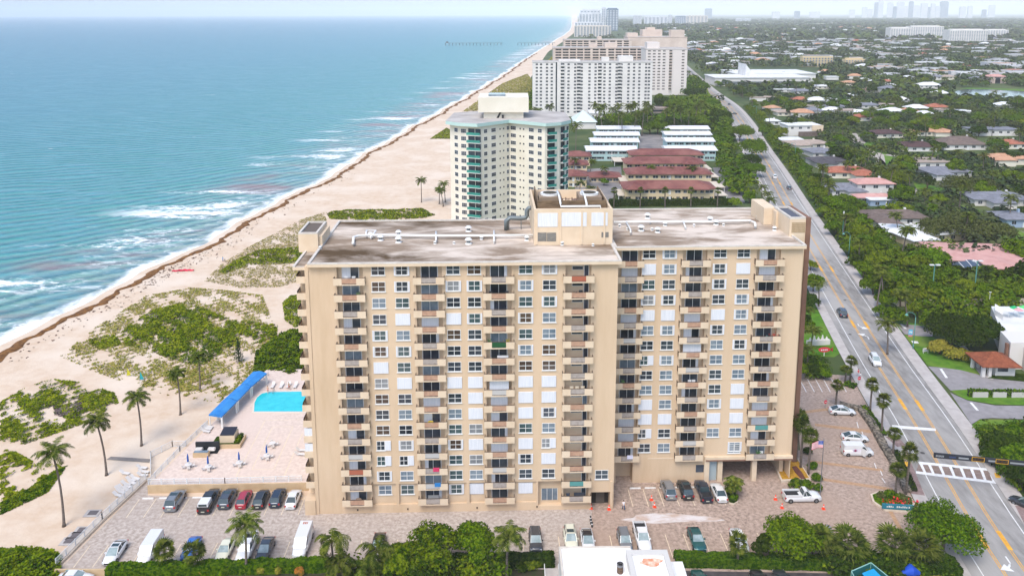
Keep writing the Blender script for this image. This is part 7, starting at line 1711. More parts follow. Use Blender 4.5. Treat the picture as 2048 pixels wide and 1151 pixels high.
mb=MB(T); mb.box(xa,xb,ya-24,ya,ZR-1.0,ZR+1.0); mb.build('raised_section',white_wall,e)
mb=MB(T); mb.box(xa,xb,ya-24,ya,ZR+1.001,ZR+1.05,0); mb.build('raised_roof',wr_,e); mb=MB(T)
for q in ((xa,xb,ya-.9,ya),(xa,xa+.7,ya-24,ya-.901),(xb-.7,xb,ya-24,ya-.901)): mb.box(*q,ZR+1.05,ZR+1.35)
mb.build('raised_parapet',mat('greyish_parapet',S(228,226,222,.68),.8),e)
mb=MB(T); q=g(1303,1123,ZR+1.1); ring=[(q.x+1.5*math.cos(t)*(1+.25*math.sin(4*t)),q.y+.9*math.sin(t)*(1+.2*math.sin(3*t))) for t in [i*.314 for i in range(20)]]; mb.sheet(ring,ZR+1.056); mb.build('rust_stain',mat('rust_stain',S(245,225,205,.78),.8,c2=S(232,150,110,.7),scale=.9,detail=5,lo=.42,hi=.62),e)
q=g(1240,1143,ZR); o=empty('roof_chimney',(q.x,q.y,ZR-.05),0,'round brick coloured chimney vent standing on the bright white roof','chimney'); mb=MB(); mb.tube([(0,0,0),(0,0,1.0)],.42,14,0); mb.build('stack',mat('chimney_brick',S(160,130,105,.45),.9,c2=S(120,95,80,.4),scale=5),o); mb=MB(); mb.tube([(0,0,1.0),(0,0,1.35)],.46,14,0,cap=False); mb.cyl(0,0,1.0,1.1,.36,12,1); mb.build('cap',[rimm,plastic],o)
e=empty('outdoor_stair',g(1103,1166),0,'grey outdoor stair landing with white rails beside the white roofed building','stair'); mb=MB(); mb.box(-1,1.1,-2,1.2,0,1.6); mb.build('landing',conc,e); 
for x in (-1,1.05): mb=MB(); mb.box(x-.05,x+.05,-2,1.2,2.3,2.4); mb.box(x-.05,x+.05,1.1,1.2,1.6,2.4); mb.box(x-.05,x+.05,-2,-1.9,1.6,2.4); mb.build('rail',frame_w,e)
# turquoise court enclosure bottom right
e=empty('canopy_tent',g(1740,1166),0,'turquoise mesh enclosure with a bright blue canopy at the bottom edge','canopy'); P=[g(1703,1141,2.6),g(1742,1124,2.6),g(1778,1153,2.6),g(1720,1175,2.6)]; T=Matrix.Translation(-e.location)
msh=mat('teal_mesh',S(40,140,140,.5),.7); mb=MB(T)
for a,b_ in zip(P,P[1:]+P[:1]): mb.add([(a.x,a.y,0),(b_.x,b_.y,0),b_,a],[(0,1,2,3)])
mb.build('mesh_wall',msh,e); mb=MB(T)
for a,b_ in zip(P,P[1:]+P[:1]): mb.tube([a,b_],.07,5); mb.tube([(a.x,a.y,0),a],.07,5)
mb.build('frame_bar',mat('mint_bar',S(170,225,215,.6),.5),e)
mb=MB(T); c=[g(1724,1146,2.3),g(1747,1137,2.3),g(1768,1158,2.3),g(1740,1168,2.3)]; mb.add(c+[p+Vector((0,0,.1)) for p in c],[(0,3,2,1),(4,5,6,7),(0,1,5,4),(1,2,6,5),(2,3,7,6),(3,0,4,7)]); mb.build('canopy',mat('cyan_canvas',S(30,175,235,.65),.6),e)
o=empty('blue_canopy',g(1820,1165),0,'rounded royal blue canopy just cut by the bottom edge','canopy'); mb=MB(); mb.tube([(-1.2,0,1.6),(0,0,2.1),(1.2,0,1.6)],[.3,.9,.3],10); mb.build('cloth',mat('royal_blue',S(30,90,220,.6),.6),o); mb=MB(); mb.tube([(0,0,0),(0,0,1.6)],.05,6); mb.build('pole',rimm,o)
# bottom drive with parked car bays
mb=MB(); mb.sheet(world_of([(1345,1141),(1905,1150),(1905,1200),(1345,1200)]),.08); struct(mb.build('service_lane',mat('dark_lane',S(120,112,112,.4),.9,c2=S(98,92,94,.36),scale=.8)),'dark service lane at the bottom edge')
# fishing pier
e=empty('fishing_pier',(g(1115,90).x,g(1040,91).y,0),0,'long thin fishing pier crossing the surf far away','pier'); y=g(1040,91).y; T=Matrix.Translation((-e.location.x,-y,0)); mb=MB(T); xa,xb,xc,xd=g(890,92).x,g(1005,92).x,g(1036,92).x,g(1112,92).x
pm=mat('pier_wood',S(150,160,165,.5),.9)
for a,b_ in ((xa,xb),(xc,xd)): mb.box(a,b_,y-3,y+3,6.0,6.8)
mb.box(xa-2,xa+12,y-6,y+6,6.0,6.9); mb.build('deck',pm,e)
mb=MB(T)
for a,b_ in ((xa,xb),(xc,xd)):
    x=a
    while x<b_: mb.box(x-.6,x+.6,y-2.5,y+2.5,-1,6); x+=9
mb.build('piles',pm,e); mb=MB(T); mb.box(xa+1,xa+7,y-3,y+3,6.9,10.5); mb.build('pier_hut',pm,e)
# ================================================================== trees
def tree_at(proto,px,py,rpx,label,group=None,R=4.2,H=7,sq=1.0):
    zc=4
    for _ in range(6):
        p=g(px,py,zc); s=rpx/Lpx(p)/R; zc=H*.62*s
    return proto.put((p.x,p.y,0),random.uniform(0,6.28),(s,s,s*sq),label,group)
def palm_at(proto,px,py,h,label,group=None,h0=9,s=1.0):
    p=g(px,py,h*s); k=h/h0; return proto.put((p.x,p.y,0),random.uniform(0,6.28),(s,s,k*s) if False else (s,s,s*k),label,group)
# bespoke coconut palms with their own lean
def coco_between(base_px,crown_px,h,L_,label,seed,n=20,leaf=None,leafs=17,z0=0,droop=1.5,up=1.15,wd=.95):
    b=g(*base_px,z0); c=g(*crown_px,h+z0); c=Vector((c.x,b.y+(c.y-b.y)*.0+0,h+z0)) if False else None
    # crown in the vertical plane through the trunk base, at the height that shows it where the photo does
    lo,hi=1,25
    for _ in range(30):
        m_=(lo+hi)/2
        if pj((b.x,b.y,m_+z0))[1]>crown_px[1]: lo=m_
        else: hi=m_
    h=lo; dx=(crown_px[0]-pj((b.x,b.y,h+z0))[0])/Lpx((b.x,b.y,h+z0))
    e=empty('coconut_palm',b,0,label,'palm tree'); mb=MB(); pts=[(dx*t**1.35,0.15*h*.3*math.sin(t*3),h*t) for t in (0,.05,.15,.3,.5,.7,.85,1)]; mb.tube(pts,[.34,.24,.2,.18,.165,.155,.15,.14],8); mb.build('trunk',palmbark,e,True)
    f=palm_fronds(n,L_,droop,wd,seed,leafs,up); o=f.build('crown',leaf or L_palm,e); o.location=pts[-1]
    mb=MB()
    for i in range(5): a=i*1.26; mb.tube([(math.cos(a)*.2,math.sin(a)*.2,-.3),(math.cos(a)*.25,math.sin(a)*.25,-.15),(math.cos(a)*.2,math.sin(a)*.2,0)],[.04,.13,.04],6)
    c_=mb.build('coconuts',mat('coconut',S(150,120,60,.5),.7),e); c_.location=pts[-1]; c_['kind']='stuff'
    return e
for i,a in enumerate([((128,1052),(104,905),3.6,'tall coconut palm leaning left at the lower left, nearest of the beach palms'),((213,950),(192,843),3.2,'curved coconut palm on the sand, second from the left'),((283,891),(273,795),3.3,'coconut palm on the sand above the board path'),((361,829),(353,746),2.4,'thin palm at the edge of the dune grass'),((400,779),(396,712),2.3,'slim palm rising out of the dune grass'),
 ((843,405),(842,361),3.4,'lone coconut palm on the far beach left of the cream tower'),((492,1146),(490,1050),3.7,'coconut palm standing before the service pickup at the lower hedge'),((1013,1160),(1016,1072),3.3,'coconut palm right of the big leafy tree at the bottom')]):
    coco_between(a[0],a[1],9,a[2],a[3],100+i,n=18 if i in(3,4) else 21)
for i,a in enumerate([((668,1165),(662,1080),3.6,'wind blown coconut palm at the left of the big leafy tree'),((745,1168),(752,1100),4.2,'drooping coconut palm over the black saloon'),((690,1172),(676,1125),3.6,'low coconut palm with dark fronds at the bottom edge'),((725,1172),(735,1130),3.8,'yellowing coconut palm under the drooping one')]):
    coco_between(a[0],a[1],6,a[2],a[3],120+i,n=20,droop=2.0,up=1.0)
# Norfolk pine
e=empty('norfolk_pine',g(478,724),0,'narrow dark pine standing alone in the dune','tree'); rg=np.random.default_rng(4); Pn=[];Nn=[]
for lv in range(13):
    z=.6+lv*.42; r=1.25*(1-lv/13.5)
    for b in range(7):
        a=b*.9+lv*.5
        for t in np.linspace(.15,1,9): Pn.append((math.cos(a)*r*t,math.sin(a)*r*t,z+.15*t)); Nn.append((rg.normal()*.4,rg.normal()*.4,1))
v,f=leaf_quads(np.array(Pn),np.array(Nn),.32,.4,rg); np_mesh('crown',v,f,leafmat('leaf_pine',S(48,80,38,.5),S(66,98,48,.5),0),parent=e); mb=MB(); mb.tube([(0,0,0),(0,0,6.2)],[.14,.03],7); mb.build('trunk',bark,e)
# small fan palms and big round ones
for (x,y,h,s,pr,t) in [(330,1098,3.4,.95,2,'small fan palm beside the white work van'),(388,1103,3.4,1.0,2,'small fan palm over the blue roadster'),(1478,1085,4.2,.85,2,'small fan palm over the white car at the hedge'),(1698,1085,4.0,1.75,2,'large round yellow green fan palm at the lower hedge, left of three'),(1787,1083,4.2,1.6,2,'large round fan palm at the lower hedge, middle of three'),(1842,1090,4.0,1.6,2,'large round fan palm at the lower hedge under the spreading tree'),(1632,1075,3.8,1.5,2,'fan palm partly behind the leafy tree at the lower hedge')]:
    p=g(x,y,h); P_sabal[pr].put((p.x,p.y,0),random.uniform(0,6),(s,s,h/3.3),t)
def fan(x,y,bx,by,t,s=1.0):
    b=g(bx,by,.1); lo,hi=1,20
    for _ in range(25):
        m_=(lo+hi)/2
        if pj((b.x,b.y,m_))[1]>y: lo=m_
        else: hi=m_
    P_sabal[0].put((b.x,b.y,.1),random.uniform(0,6),(s,s,lo/5.7),t)
for a in [(1669,771,1671,815,'sabal palm behind the farthest parked saloon'),(1750,768,1740,824,'sabal palm on the pavement edge, farthest of four'),(1783,801,1763,866,'leaning sabal palm by the narrow hedge, second of four'),(1790,866,1786,912,'sabal palm beside the road, third of four'),(1820,905,1811,990,'tall sabal palm at the crosswalk end'),(1793,938,1791,990,'shorter sabal palm beside the tall one at the crosswalk'),(1603,838,1592,925,'entrance palm nearest the brown edge, first of three'),(1613,850,1601,938,'entrance palm in the middle of three'),(1624,874,1616,948,'entrance palm nearest the flagpole'),(1706,722,1700,762,'sabal palm in the pavement bed, right of two'),(1691,738,1690,764,'sabal palm in the pavement bed, left of two')]: fan(*a)
coco_between((1466,995),(1468,965),4,2.3,'dense clustered palm on the small entrance island',140,n=22,droop=1.7,wd=.8)
hedge(g(1690,768),g(1712,775),2.2,.6,'low hedge bed by the upper lot corner',seed=5)
# hedges along the bottom
hedge(g(216,1150),g(682,1137),1.6,1.5,'clipped hedge below the lower left parking row',n=14000,seed=6)
hedge(g(905,1133),g(1108,1128),1.6,1.6,'clipped hedge right of the big leafy tree',n=8000,seed=7,leaf=L_dark)
hedge(g(1350,1126),g(1660,1133),2.0,1.4,'bright clipped hedge right of the white roofed building',n=12000,seed=8)
hedge(g(1660,1140),g(1915,1150),3.0,2.2,'tall dark hedge below the round fan palms',L_dark,n=12000,seed=9); hedge(g(1790,1165),g(1880,1162),1.2,1.1,'yellow green low hedge at the bottom edge',L_gold,n=3500,seed=10)
hedge(g(1218,412),g(1462,410),2.4,2.6,'long green fence hedge behind the tower roof',L_dark,n=9000,size=.7,seed=11)
for i,(x,y,r,lf,t) in enumerate([(560,1146,10,L_gold,'yellow green garden shrub below the hedge near the left'),(600,1149,9,mat('orange_leaf',S(215,130,40,.55),.8,c2=S(160,140,50,.5),scale=2),'orange leaved shrub at the bottom edge'),(402,1149,6,MATS['orange_leaf'],'small orange plant at the bottom edge'),(520,1147,10,L_gold,'yellow green shrub right of the coconut palm foot'),(1065,1140,18,L_bright,'bright green palm like shrub at the bottom edge'),(450,1150,12,L_hedge,'dark garden shrub at the bottom edge'),(1042,1143,12,L_dark,'dark shrub beside the bright one at the bottom edge')]): shrubs((x,y),r,lf,t,seed=30+i,hgt=1.5,n=450)
mb=MB(); mb.sheet(world_of([(216,1152),(690,1142),(1110,1138),(1110,1220),(216,1220)]),.055); struct(mb.build('garden_soil',mat('dark_soil',S(110,95,75,.35),.95,c2=S(80,100,50,.35),scale=.8)),'dark garden soil below the hedges')
# big leafy tree mass at the bottom
big=[(870,1085,66,L_broad,'big sea grape tree at the bottom centre, the tallest of the clump'),(945,1075,48,L_broad,'sea grape tree forming the right side of the bottom clump'),(800,1112,46,L_broad,'sea grape tree forming the left side of the bottom clump'),(830,1140,40,L_dark,'dark leafy tree low in the bottom clump')]
def big_tree(px,py,rpx,leaf,label,H=6.5,n=6500,size=.42,nl=26,seed=1,nm='leafy_tree',sq=1):
    zc=H*.62
    for _ in range(4): p=g(px,py,zc)
    R=rpx/Lpx(p); e=empty(nm,(p.x,p.y,0),0,label,'tree'); lb=lobes_crown(R,H,nl,seed); V,F=crown_cloud(lb,n,size,seed,.8); np_mesh('crown',V,F,leaf,parent=e)
    mb=MB(); mb.tube([(0,0,0),(.1,0,H*.2),(0,.1,H*.42)],[.3,.24,.2],8)
    for (x,y,z,r) in lb[:10]: mb.tube([(0,.05,H*.2),(x*.4,y*.4,H*.2+(z-H*.2)*.5),(x*.85,y*.85,z)],[.15,.1,.04],5)
    mb.build('trunk',bark,e,True); return e
for i,(x,y,r,lf,t) in enumerate(big): big_tree(x,y,r,L_grape if i in(0,2) else lf,t,seed=40+i,H=6.8 if i<3 else 4.5,size=.38,n=7500)
big_tree(1890,1045,76,L_broad,'wide spreading tree beside the road at the lower right',H=7.5,n=11000,size=.36,nl=46,seed=50)
big_tree(1583,1066,62,L_broad,'leafy tree at the lower hedge over parked cars, left of the fan palms',H=7,n=9000,size=.36,nl=36,seed=51); big_tree(1535,1085,30,L_dark,'small leafy tree left of the one over parked cars',H=5.5,n=2600,size=.36,nl=14,seed=52); big_tree(1630,1062,30,L_broad,'leafy tree top right of the one over parked cars',H=6.5,n=2800,size=.36,nl=14,seed=53)
big_tree(1905,655,58,L_dark,'dark rounded tree beside the pale corner building',H=9,n=9000,size=.5,nl=34,seed=54); big_tree(1965,650,46,L_dark,'dark tree touching the pale corner building',H=9,n=6000,size=.5,nl=26,seed=55)
big_tree(1880,690,26,L_gold,'yellow green shrub tree in the roadside lawn',H=3.6,n=2600,size=.4,nl=14,seed=56)
big_tree(1915,705,30,L_gold,'low yellow green bush beside the footpath',H=2.6,n=2600,size=.4,nl=14,seed=57)
for i,(x,y,r,H) in enumerate([(2000,880,40,5),(2040,905,32,5),(1985,905,26,3.5),(2030,860,25,4),(2045,945,26,5)]): big_tree(x,y,r,L_broad if i%2 else L_dark,['leafy tree right of the litter bin','leafy tree at the right edge behind the signal arm','low leafy bush under the tree right of the bin','leafy tree below the lower driveway','leafy bush behind the pedestrian sign'][i],H=H,n=3600,size=.42,nl=20,seed=60+i)
big_tree(1932,448,56,L_olive,'broad olive oak at the right of the houses',H=9,n=9000,size=.6,nl=44,seed=70); big_tree(1990,460,44,L_olive,'olive oak behind the broad one',H=8,n=6000,size=.6,nl=30,seed=71); big_tree(1868,452,36,L_olive,'grey green oak left of the broad one',H=8,n=5000,size=.6,nl=24,seed=72)
big_tree(1792,352,34,L_bright,'bright round tree at the end of the side street',H=8,n=4500,size=.6,nl=24,seed=73); big_tree(1935,370,52,L_olive,'long grey green tree row by the grey roofs',H=7,n=7000,size=.7,nl=34,seed=74); big_tree(1855,362,14,L_dark,'small dark round tree on the bright lawn',H=6,n=1200,size=.5,nl=9,seed=75)
big_tree(1505,292,34,L_broad,'big leafy tree at the left of the road beyond the tower, the largest',H=11,n=6000,size=.8,nl=28,seed=76); big_tree(1480,262,30,L_broad,'big leafy tree farther up the left of the road',H=11,n=5000,size=.8,nl=24,seed=77); big_tree(1512,335,26,L_broad,'leafy tree left of the road before the white car',H=8,n=4000,size=.7,nl=20,seed=78); big_tree(1500,318,22,L_dark,'dark leafy tree between two large ones by the road',H=8,n=3000,size=.7,nl=18,seed=79)
# roadside belt right of the road and other placed trees
belt=[(1612,335,15),(1628,358,17),(1592,300,12),(1645,383,20),(1668,402,24),(1696,422,24),(1648,418,17),(1676,450,22),(1708,455,26),(1728,438,20),(1700,490,22),(1735,490,27),(1763,478,20),(1757,512,30),(1728,532,24),(1748,562,28),(1792,505,25),(1778,548,30),(1803,585,28),(1772,592,25),(1812,532,22),(1842,505,20),(1852,540,24),(1882,522,22),(1902,548,26),(1872,575,26),(1932,566,26),(1962,574,22),(2002,566,24),(2036,578,24),(1905,590,22),(1982,598,20),(1790,625,24),(1832,612,22),(1762,618,18),(1858,640,22),(1840,585,26),(1690,395,18),(1715,405,18),(1820,560,24)]
for i,(x,y,r) in enumerate(belt): tree_at(TB[(0,2,3,2,0)[i%5]],x,y,r,'leafy tree in the dense green belt right of the road','trees of the roadside belt')
for i,(x,y,r) in enumerate([(1628,560,24),(1618,595,22),(1622,525,16),(1612,640,22),(1628,735,18),(1600,735,24),(1648,742,16)]): tree_at(TB[i%3],x,y,r,'leafy tree between the tan tower and the road','trees between the tower and the road')
for i,(x,y) in enumerate([(1610,620),(1625,655),(1618,690),(1640,575)]): palm_at(P_coco[i%3],x,y,6,'coconut palm between the tan tower and the road','palms between the tower and the road',s=.95)
for i,(x,y) in enumerate([(1687,437),(1800,430),(1720,480),(1758,560),(1770,540),(1812,455),(1700,300),(1712,302),(1695,322),(1760,300),(1820,590),(1780,640)]): palm_at(P_coco[i%3],x,y,8,'coconut palm among the trees right of the road','palms among the roadside trees',s=1.1)
for i,(x,y) in enumerate([(1525,376),(1540,388),(1520,400),(1534,402)]): palm_at(P_coco[i%3],x,y,7,'coconut palm at the left kerb beyond the tower','palms at the left kerb beyond the tower',s=1.1)
for i,x in enumerate((1228,1281,1331,1383,1436)): p=g(x,382,8); P_sabal[1].put((p.x,p.y,0),i,(1.25,1.25,1.25),'sabal palm in the even row before the nearest red roofed row','sabal palms in front of the nearest red roofed row')
for i,(x,y) in enumerate([(1148,322),(1180,322),(1208,334),(1298,338),(1341,338),(1364,338),(1383,338),(1185,377),(1170,385),(1158,370),(1150,388),(878,375),(890,372),(886,380)]): palm_at(P_coco[i%3],x,y,7,'coconut palm in the courts of the low apartment rows','palms among the low apartment rows',s=1.05)
for i,(x,y) in enumerate([(1195,215),(1210,212),(1225,214),(1238,218),(1252,213),(1262,208),(1275,214),(1288,208),(1296,216),(1205,225),(1245,228),(1270,226),(1285,228),(1306,214),(1335,218),(1350,222),(1365,220),(1378,220),(1390,218),(1400,205),(1410,208),(1095,218),(1080,222),(1070,216),(1152,258)]): palm_at(P_coco[i%3],x,y,10,'coconut palm in the grove at the foot of the white slab building','palms at the foot of the white slab building',s=1.5)
for i,(x,y,r) in enumerate([(1316,246,22),(1345,240,20),(1375,238,20),(1400,240,20),(1425,240,18),(1300,250,18),(1335,262,12),(1440,225,22),(1450,240,16),(1420,205,16),(1330,200,20),(1350,205,20),(1318,195,16),(1390,180,20),(1405,170,14),(1395,165,14),(1290,236,12),(1230,240,16),(1255,238,16),(1210,243,14)]): tree_at(TB[(0,1,3)[i%3]],x,y,r,'leafy tree around the low apartment rows and the white slab','trees around the low apartment rows')
for i,(x,y,r) in enumerate([(1470,400,16),(1480,375,14),(1475,345,12),(1492,355,12),(1500,390,16),(1465,318,10),(1215,348,9),(1208,361,10),(1155,396,8),(1200,266,8),(1525,260,12),(1555,300,8)]): tree_at(TB[(2,0,1)[i%3]],x,y,r,'small leafy tree beside the low apartment rows','small trees beside the low apartment rows')
# populations: random among the houses and beyond
def hidden(px,py,r):
    for (a,b,c,d) in HOUSES:
        if a-r*.2<px<c+r*.2 and b+(d-b)*.3<py-r*.2<d+r*.2: return True
    return False
KEEP=[(1600,240,1650,275),(1560,275,1640,300)]
pop=0; rgt=random.Random(11); used=[]
def road_off(x,y):
    i=min(range(0,len(RL),2),key=lambda i:(RL[i].x-x)**2+(RL[i].y-y)**2); d=RL[min(i+1,len(RL)-1)]-RL[max(i-1,0)]; p=RL[i]; return (d.x*(y-p.y)-d.y*(x-p.x))/d.length
def free_street(px,py):
    for L_ in ([(1690,268),(1712,266),(1795,345),(1765,348)],[(1755,305),(1800,312),(1788,345),(1762,330)],[(1790,368),(1950,385),(1930,400),(1795,385)],[(1895,174),(2060,174),(2060,208),(1900,203)],[(1430,160),(1740,160),(1700,172),(1440,176)],[(1490,135),(1640,135),(1640,158),(1490,158)],[(1825,362),(1890,378),(1880,395),(1840,390)],[(1975,440),(2060,470),(2060,500),(1990,490)],[(1812,192),(1828,192),(1860,212),(1852,216)]):
        if inpoly(np.array([px]),np.array([py]),L_)[0]: return False
    return True
tries=0; cnt={'t':0,'p':0}
while cnt['t']<215 and tries<9000:
    tries+=1; D=rgt.uniform(225,900)**1; D=225+(rgt.random()**.75)*780; x=rgt.uniform(70,.66*D+10); 
    if road_off(x,D)>-10: continue
    r=rgt.uniform(3.5,6.5); z=5; px,py=pj((x,D,z)); L_=Lpx((x,D,z))
    if px>2075 or hidden(px,py,r*L_) or not free_street(px,pj((x,D,0))[1]) : continue
    if any((x-a)**2+(D-b)**2<(r+c)**2*.30 for a,b,c in used): continue
    used.append((x,D,r)); s=r/4.0; k=rgt.choice((0,0,1,1,2,2,3,4)); TB[k].put((x,D,0),rgt.uniform(0,6),(s,s,s*rgt.uniform(.8,1.0)),'leafy tree among the houses inland of the road','trees among the inland houses'); cnt['t']+=1
while cnt['p']<90 and tries<14000:
    tries+=1; D=240+(rgt.random())*700; x=rgt.uniform(90,.66*D+10)
    if road_off(x,D)>-9: continue
    px,py=pj((x,D,6)); 
    if px>2075 or hidden(px,py,10) or not free_street(px,pj((x,D,0))[1]): continue
    P_coco[cnt['p']%3].put((x,D,0),rgt.uniform(0,6),rgt.uniform(.9,1.35),'coconut palm among the houses inland of the road','palms among the inland houses'); cnt['p']+=1
# farther woods: one mass of many small crowns, with small houses between
def mass(n,ymin,ymax,size,rr,quads,name,label,seed,xmin=None,pw=.6,keep=.0):
    rg=np.random.default_rng(seed); m_=int(n*1.0); y=ymin+(ymax-ymin)*rg.random(m_)**pw; lo=np.interp(y,[200,730,1000,3000,9000],[130,235,265,470,1000]) if xmin is None else xmin(y); x=lo+(0.665*y+30-lo)*rg.random(m_)
    r=rr*rg.uniform(.6,1.3,m_); ok=np.ones(m_,bool)
    for i in range(m_):
        px,py=pj((x[i],y[i],3)); g0=pj((x[i],y[i],0))
        if y[i]<1300 and (hidden(px,py,r[i]*Lpx((x[i],y[i],3))) or not free_street(px,g0[1])): ok[i]=False
    f=np.sin(x*.013+seed)+np.sin(y*.009)+np.sin((x+y)*.021); ok&= (f+rg.normal(0,1,m_))>keep-2
    x,y,r=x[ok],y[ok],r[ok]; k=len(x); 
    d=rg.normal(size=(k,quads,3)); d/=np.linalg.norm(d,axis=2,keepdims=True); d[...,2]=np.abs(d[...,2]); 
    P=d*r[:,None,None]*np.array([1,1,.75])*rg.uniform(.75,1.05,(k,quads,1))+np.stack([x,y,r*.35],1)[:,None,:]
    P=P.reshape(-1,3); N_=(d.reshape(-1,3)+rg.normal(0,.35,(k*quads,3))+np.array([0,0,.3])); sz=np.repeat(r*size,quads)*rg.uniform(.7,1.3,k*quads)
    v,fq=leaf_quads(P,N_,sz); mi=np.repeat(rg.integers(0,4,k),quads); 
    o=np_mesh(name,v,fq,[W1_,W2_,W3_,W4_],mi); return tag(o,label,'woods',kind='stuff')
def wm(nm,a,b): return mat(nm,a,.75,c2=b,scale=.12,detail=4,spec=.2)
W1_=wm('wood_green',(.018,.042,.005),(.05,.078,.012)); W2_=wm('wood_dark',(.012,.028,.006),(.03,.048,.012)); W3_=wm('wood_olive',(.034,.048,.012),(.07,.082,.026)); W4_=wm('wood_bright',(.04,.07,.004),(.09,.12,.012))
mass(5600,225,900,.40,4.1,44,'woods','undergrowth and smaller trees between the inland houses',81)
mass(11500,700,2600,.55,6.9,24,'woods','broad woods between the far houses',82,pw=.75,keep=-.6)
mass(19000,2300,9500,.9,13,10,'woods','hazy distant woods reaching to the skyline',83,pw=.8,keep=-.3)
mass(1400,700,3000,.55,8.0,26,'woods','trees behind the beach between the far towers',84,xmin=lambda y:np.interp(y,[700,1100,3000],[60,75,250]),keep=-1)
# far houses: small pale and coloured roofs
def far_house_proto(roof,two=False):
    def fn():
        e=empty('far_house'); e['category']='house'; e['label']='x'; mb=MB(); mb.box(-8,8,0,11,0,3.4); mb.build('wall',white_wall,e); mb=MB()
        if two: mb.box(-8.6,8.6,-.6,11.6,3.4,3.9)
        else: hiproof(mb,-8,8,0,11,3.4,2.2,.8)
        mb.build('roof',HR[roof],e); return e
    return Proto(fn)
FH_=[(far_house_proto('white',True),'white flat roofed'),(far_house_proto('white'),'white hip roofed'),(far_house_proto('orange'),'orange roofed'),(far_house_proto('grey'),'grey roofed'),(far_house_proto('tan',True),'tan flat roofed'),(far_house_proto('peach'),'peach roofed')]
n=0
while n<285:
    D=620+(rgt.random()**1.5)*3600; x=rgt.uniform(.145*D+(110 if D<1000 else 60),.66*D) if n%3 else rgt.uniform(.17*D+40,.45*D)
    if road_off(x,D)>-25 and D<2400: continue
    px,py=pj((x,D,2))
    if hidden(px,py,14) or not free_street(px,py) or px>2060: continue
    k=rgt.choice((0,0,0,0,1,1,1,2,3,4,4,5)); s=rgt.uniform(.65,1.05)*(1+ (D-600)/3600*1.0); FH_[k][0].put((x,D,0.3+D*.0012),rgt.uniform(-.5,.5),(s,s,s*1.15),'small %s house scattered in the far woods'%FH_[k][1],'far houses with %s roofs'%FH_[k][1].split()[0]); n+=1
# larger pale far buildings
for i in range(46):
    D=rgt.uniform(1500,6500); x=rgt.uniform(.17*D,.66*D); s=D/1000; e=empty('far_building',(x,D,0),rgt.uniform(-.3,.3),'long pale flat roofed building in the hazy distance','building','long pale buildings in the hazy distance'); w_=rgt.uniform(14,34)*s**.6; h=rgt.uniform(5,9)*(1.6 if D>3500 else 1); mb=MB(); mb.box(-w_,w_,0,w_*.5,0,h); mb.build('wall',rgt.choice((white_wall,farw,MATS['far_cream'],beige)),e); mb=MB(); mb.box(-w_-.5,w_+.5,-.5,w_*.5+.5,h,h+.6); mb.build('roof',white_roof if i%3 else pale_roof,e)
# continuous low woods: the hedge like belt along the right side of the road and the green areas left of it
def belt_mass(name,o0,o1,y0,y1,n,r0,label,seed,mats=None,quads=46,size=.40):
    rg=np.random.default_rng(seed); idx=[i for i,p in enumerate(RL) if y0<p.y<y1]; X=[];Y=[]
    for _ in range(n):
        i=int(rg.choice(idx)); q=rpt(i,rg.uniform(o0,o1)); q=q+(RL[i+1]-RL[i])*rg.random(); 
        if free_street(*pj((q.x,q.y,0))) and not hidden(*pj((q.x,q.y,2)),1): X.append(q.x);Y.append(q.y)
    x,y=np.array(X),np.array(Y); k=len(x); r=r0*rg.uniform(.7,1.25,k); d=rg.normal(size=(k,quads,3)); d/=np.linalg.norm(d,axis=2,keepdims=True); d[...,2]=np.abs(d[...,2])
    P=(d*r[:,None,None]*np.array([1,1,.9])*rg.uniform(.75,1.05,(k,quads,1))+np.stack([x,y,r*.5],1)[:,None,:]).reshape(-1,3); N_=d.reshape(-1,3)+rg.normal(0,.35,(k*quads,3))+np.array([0,0,.3])
    v,fq=leaf_quads(P,N_,np.repeat(r*size,quads)*rg.uniform(.7,1.3,k*quads)); o=np_mesh(name,v,fq,mats or [L_broad,L_hedge,L_bright,L_grape],np.repeat(rg.integers(0,4,k),quads)); return tag(o,label,'undergrowth',kind='stuff')
belt_mass('roadside_thicket',-13,-6.3,222,700,750,2.5,'continuous leafy thicket along the right side of the road',91)
belt_mass('roadside_thicket',-40,-12,205,330,420,2.6,'leafy undergrowth between the roadside thicket and the houses',92)
belt_mass('roadside_thicket',17,30,345,720,260,3.6,'leafy thicket along the left side of the road beyond the tower',93)
belt_mass('roadside_thicket',16,60,590,740,330,4.5,'greenery left of the far road beside the white slab',94)
def area_mass(L_,n,r0,label,seed,quads=46,size=.4):
    rg=np.random.default_rng(seed); W_=world_of(L_); A=np.array(W_); lo,hi=A.min(0),A.max(0); q=rg.uniform(lo,hi,(n*4,2)); q=q[inpoly(q[:,0],q[:,1],W_)][:n]; k=len(q); r=r0*rg.uniform(.7,1.3,k); d=rg.normal(size=(k,quads,3)); d/=np.linalg.norm(d,axis=2,keepdims=True); d[...,2]=np.abs(d[...,2])
    P=(d*r[:,None,None]*rg.uniform(.75,1.05,(k,quads,1))+np.column_stack([q,r*.4])[:,None,:]).reshape(-1,3); v,fq=leaf_quads(P,d.reshape(-1,3)+rg.normal(0,.35,(k*quads,3))+np.array([0,0,.3]),np.repeat(r*size,quads)*rg.uniform(.7,1.3,k*quads)); return tag(np_mesh('undergrowth',v,fq,[L_broad,L_hedge,L_bright,L_dark],np.repeat(rg.integers(0,4,k),quads)),label,'undergrowth',kind='stuff')
area_mass([(1280,243),(1440,238),(1450,262),(1425,262),(1330,256),(1285,256)],160,4.2,'thick green trees behind the white roofed mint rows',95)
area_mass([(1180,240),(1300,232),(1300,256),(1200,258)],110,3.8,'green planting at the foot of the palm grove',96)
area_mass([(1040,232),(1066,232),(1066,190),(1040,215)],60,4,'dark trees at the beach end of the white slab',97)
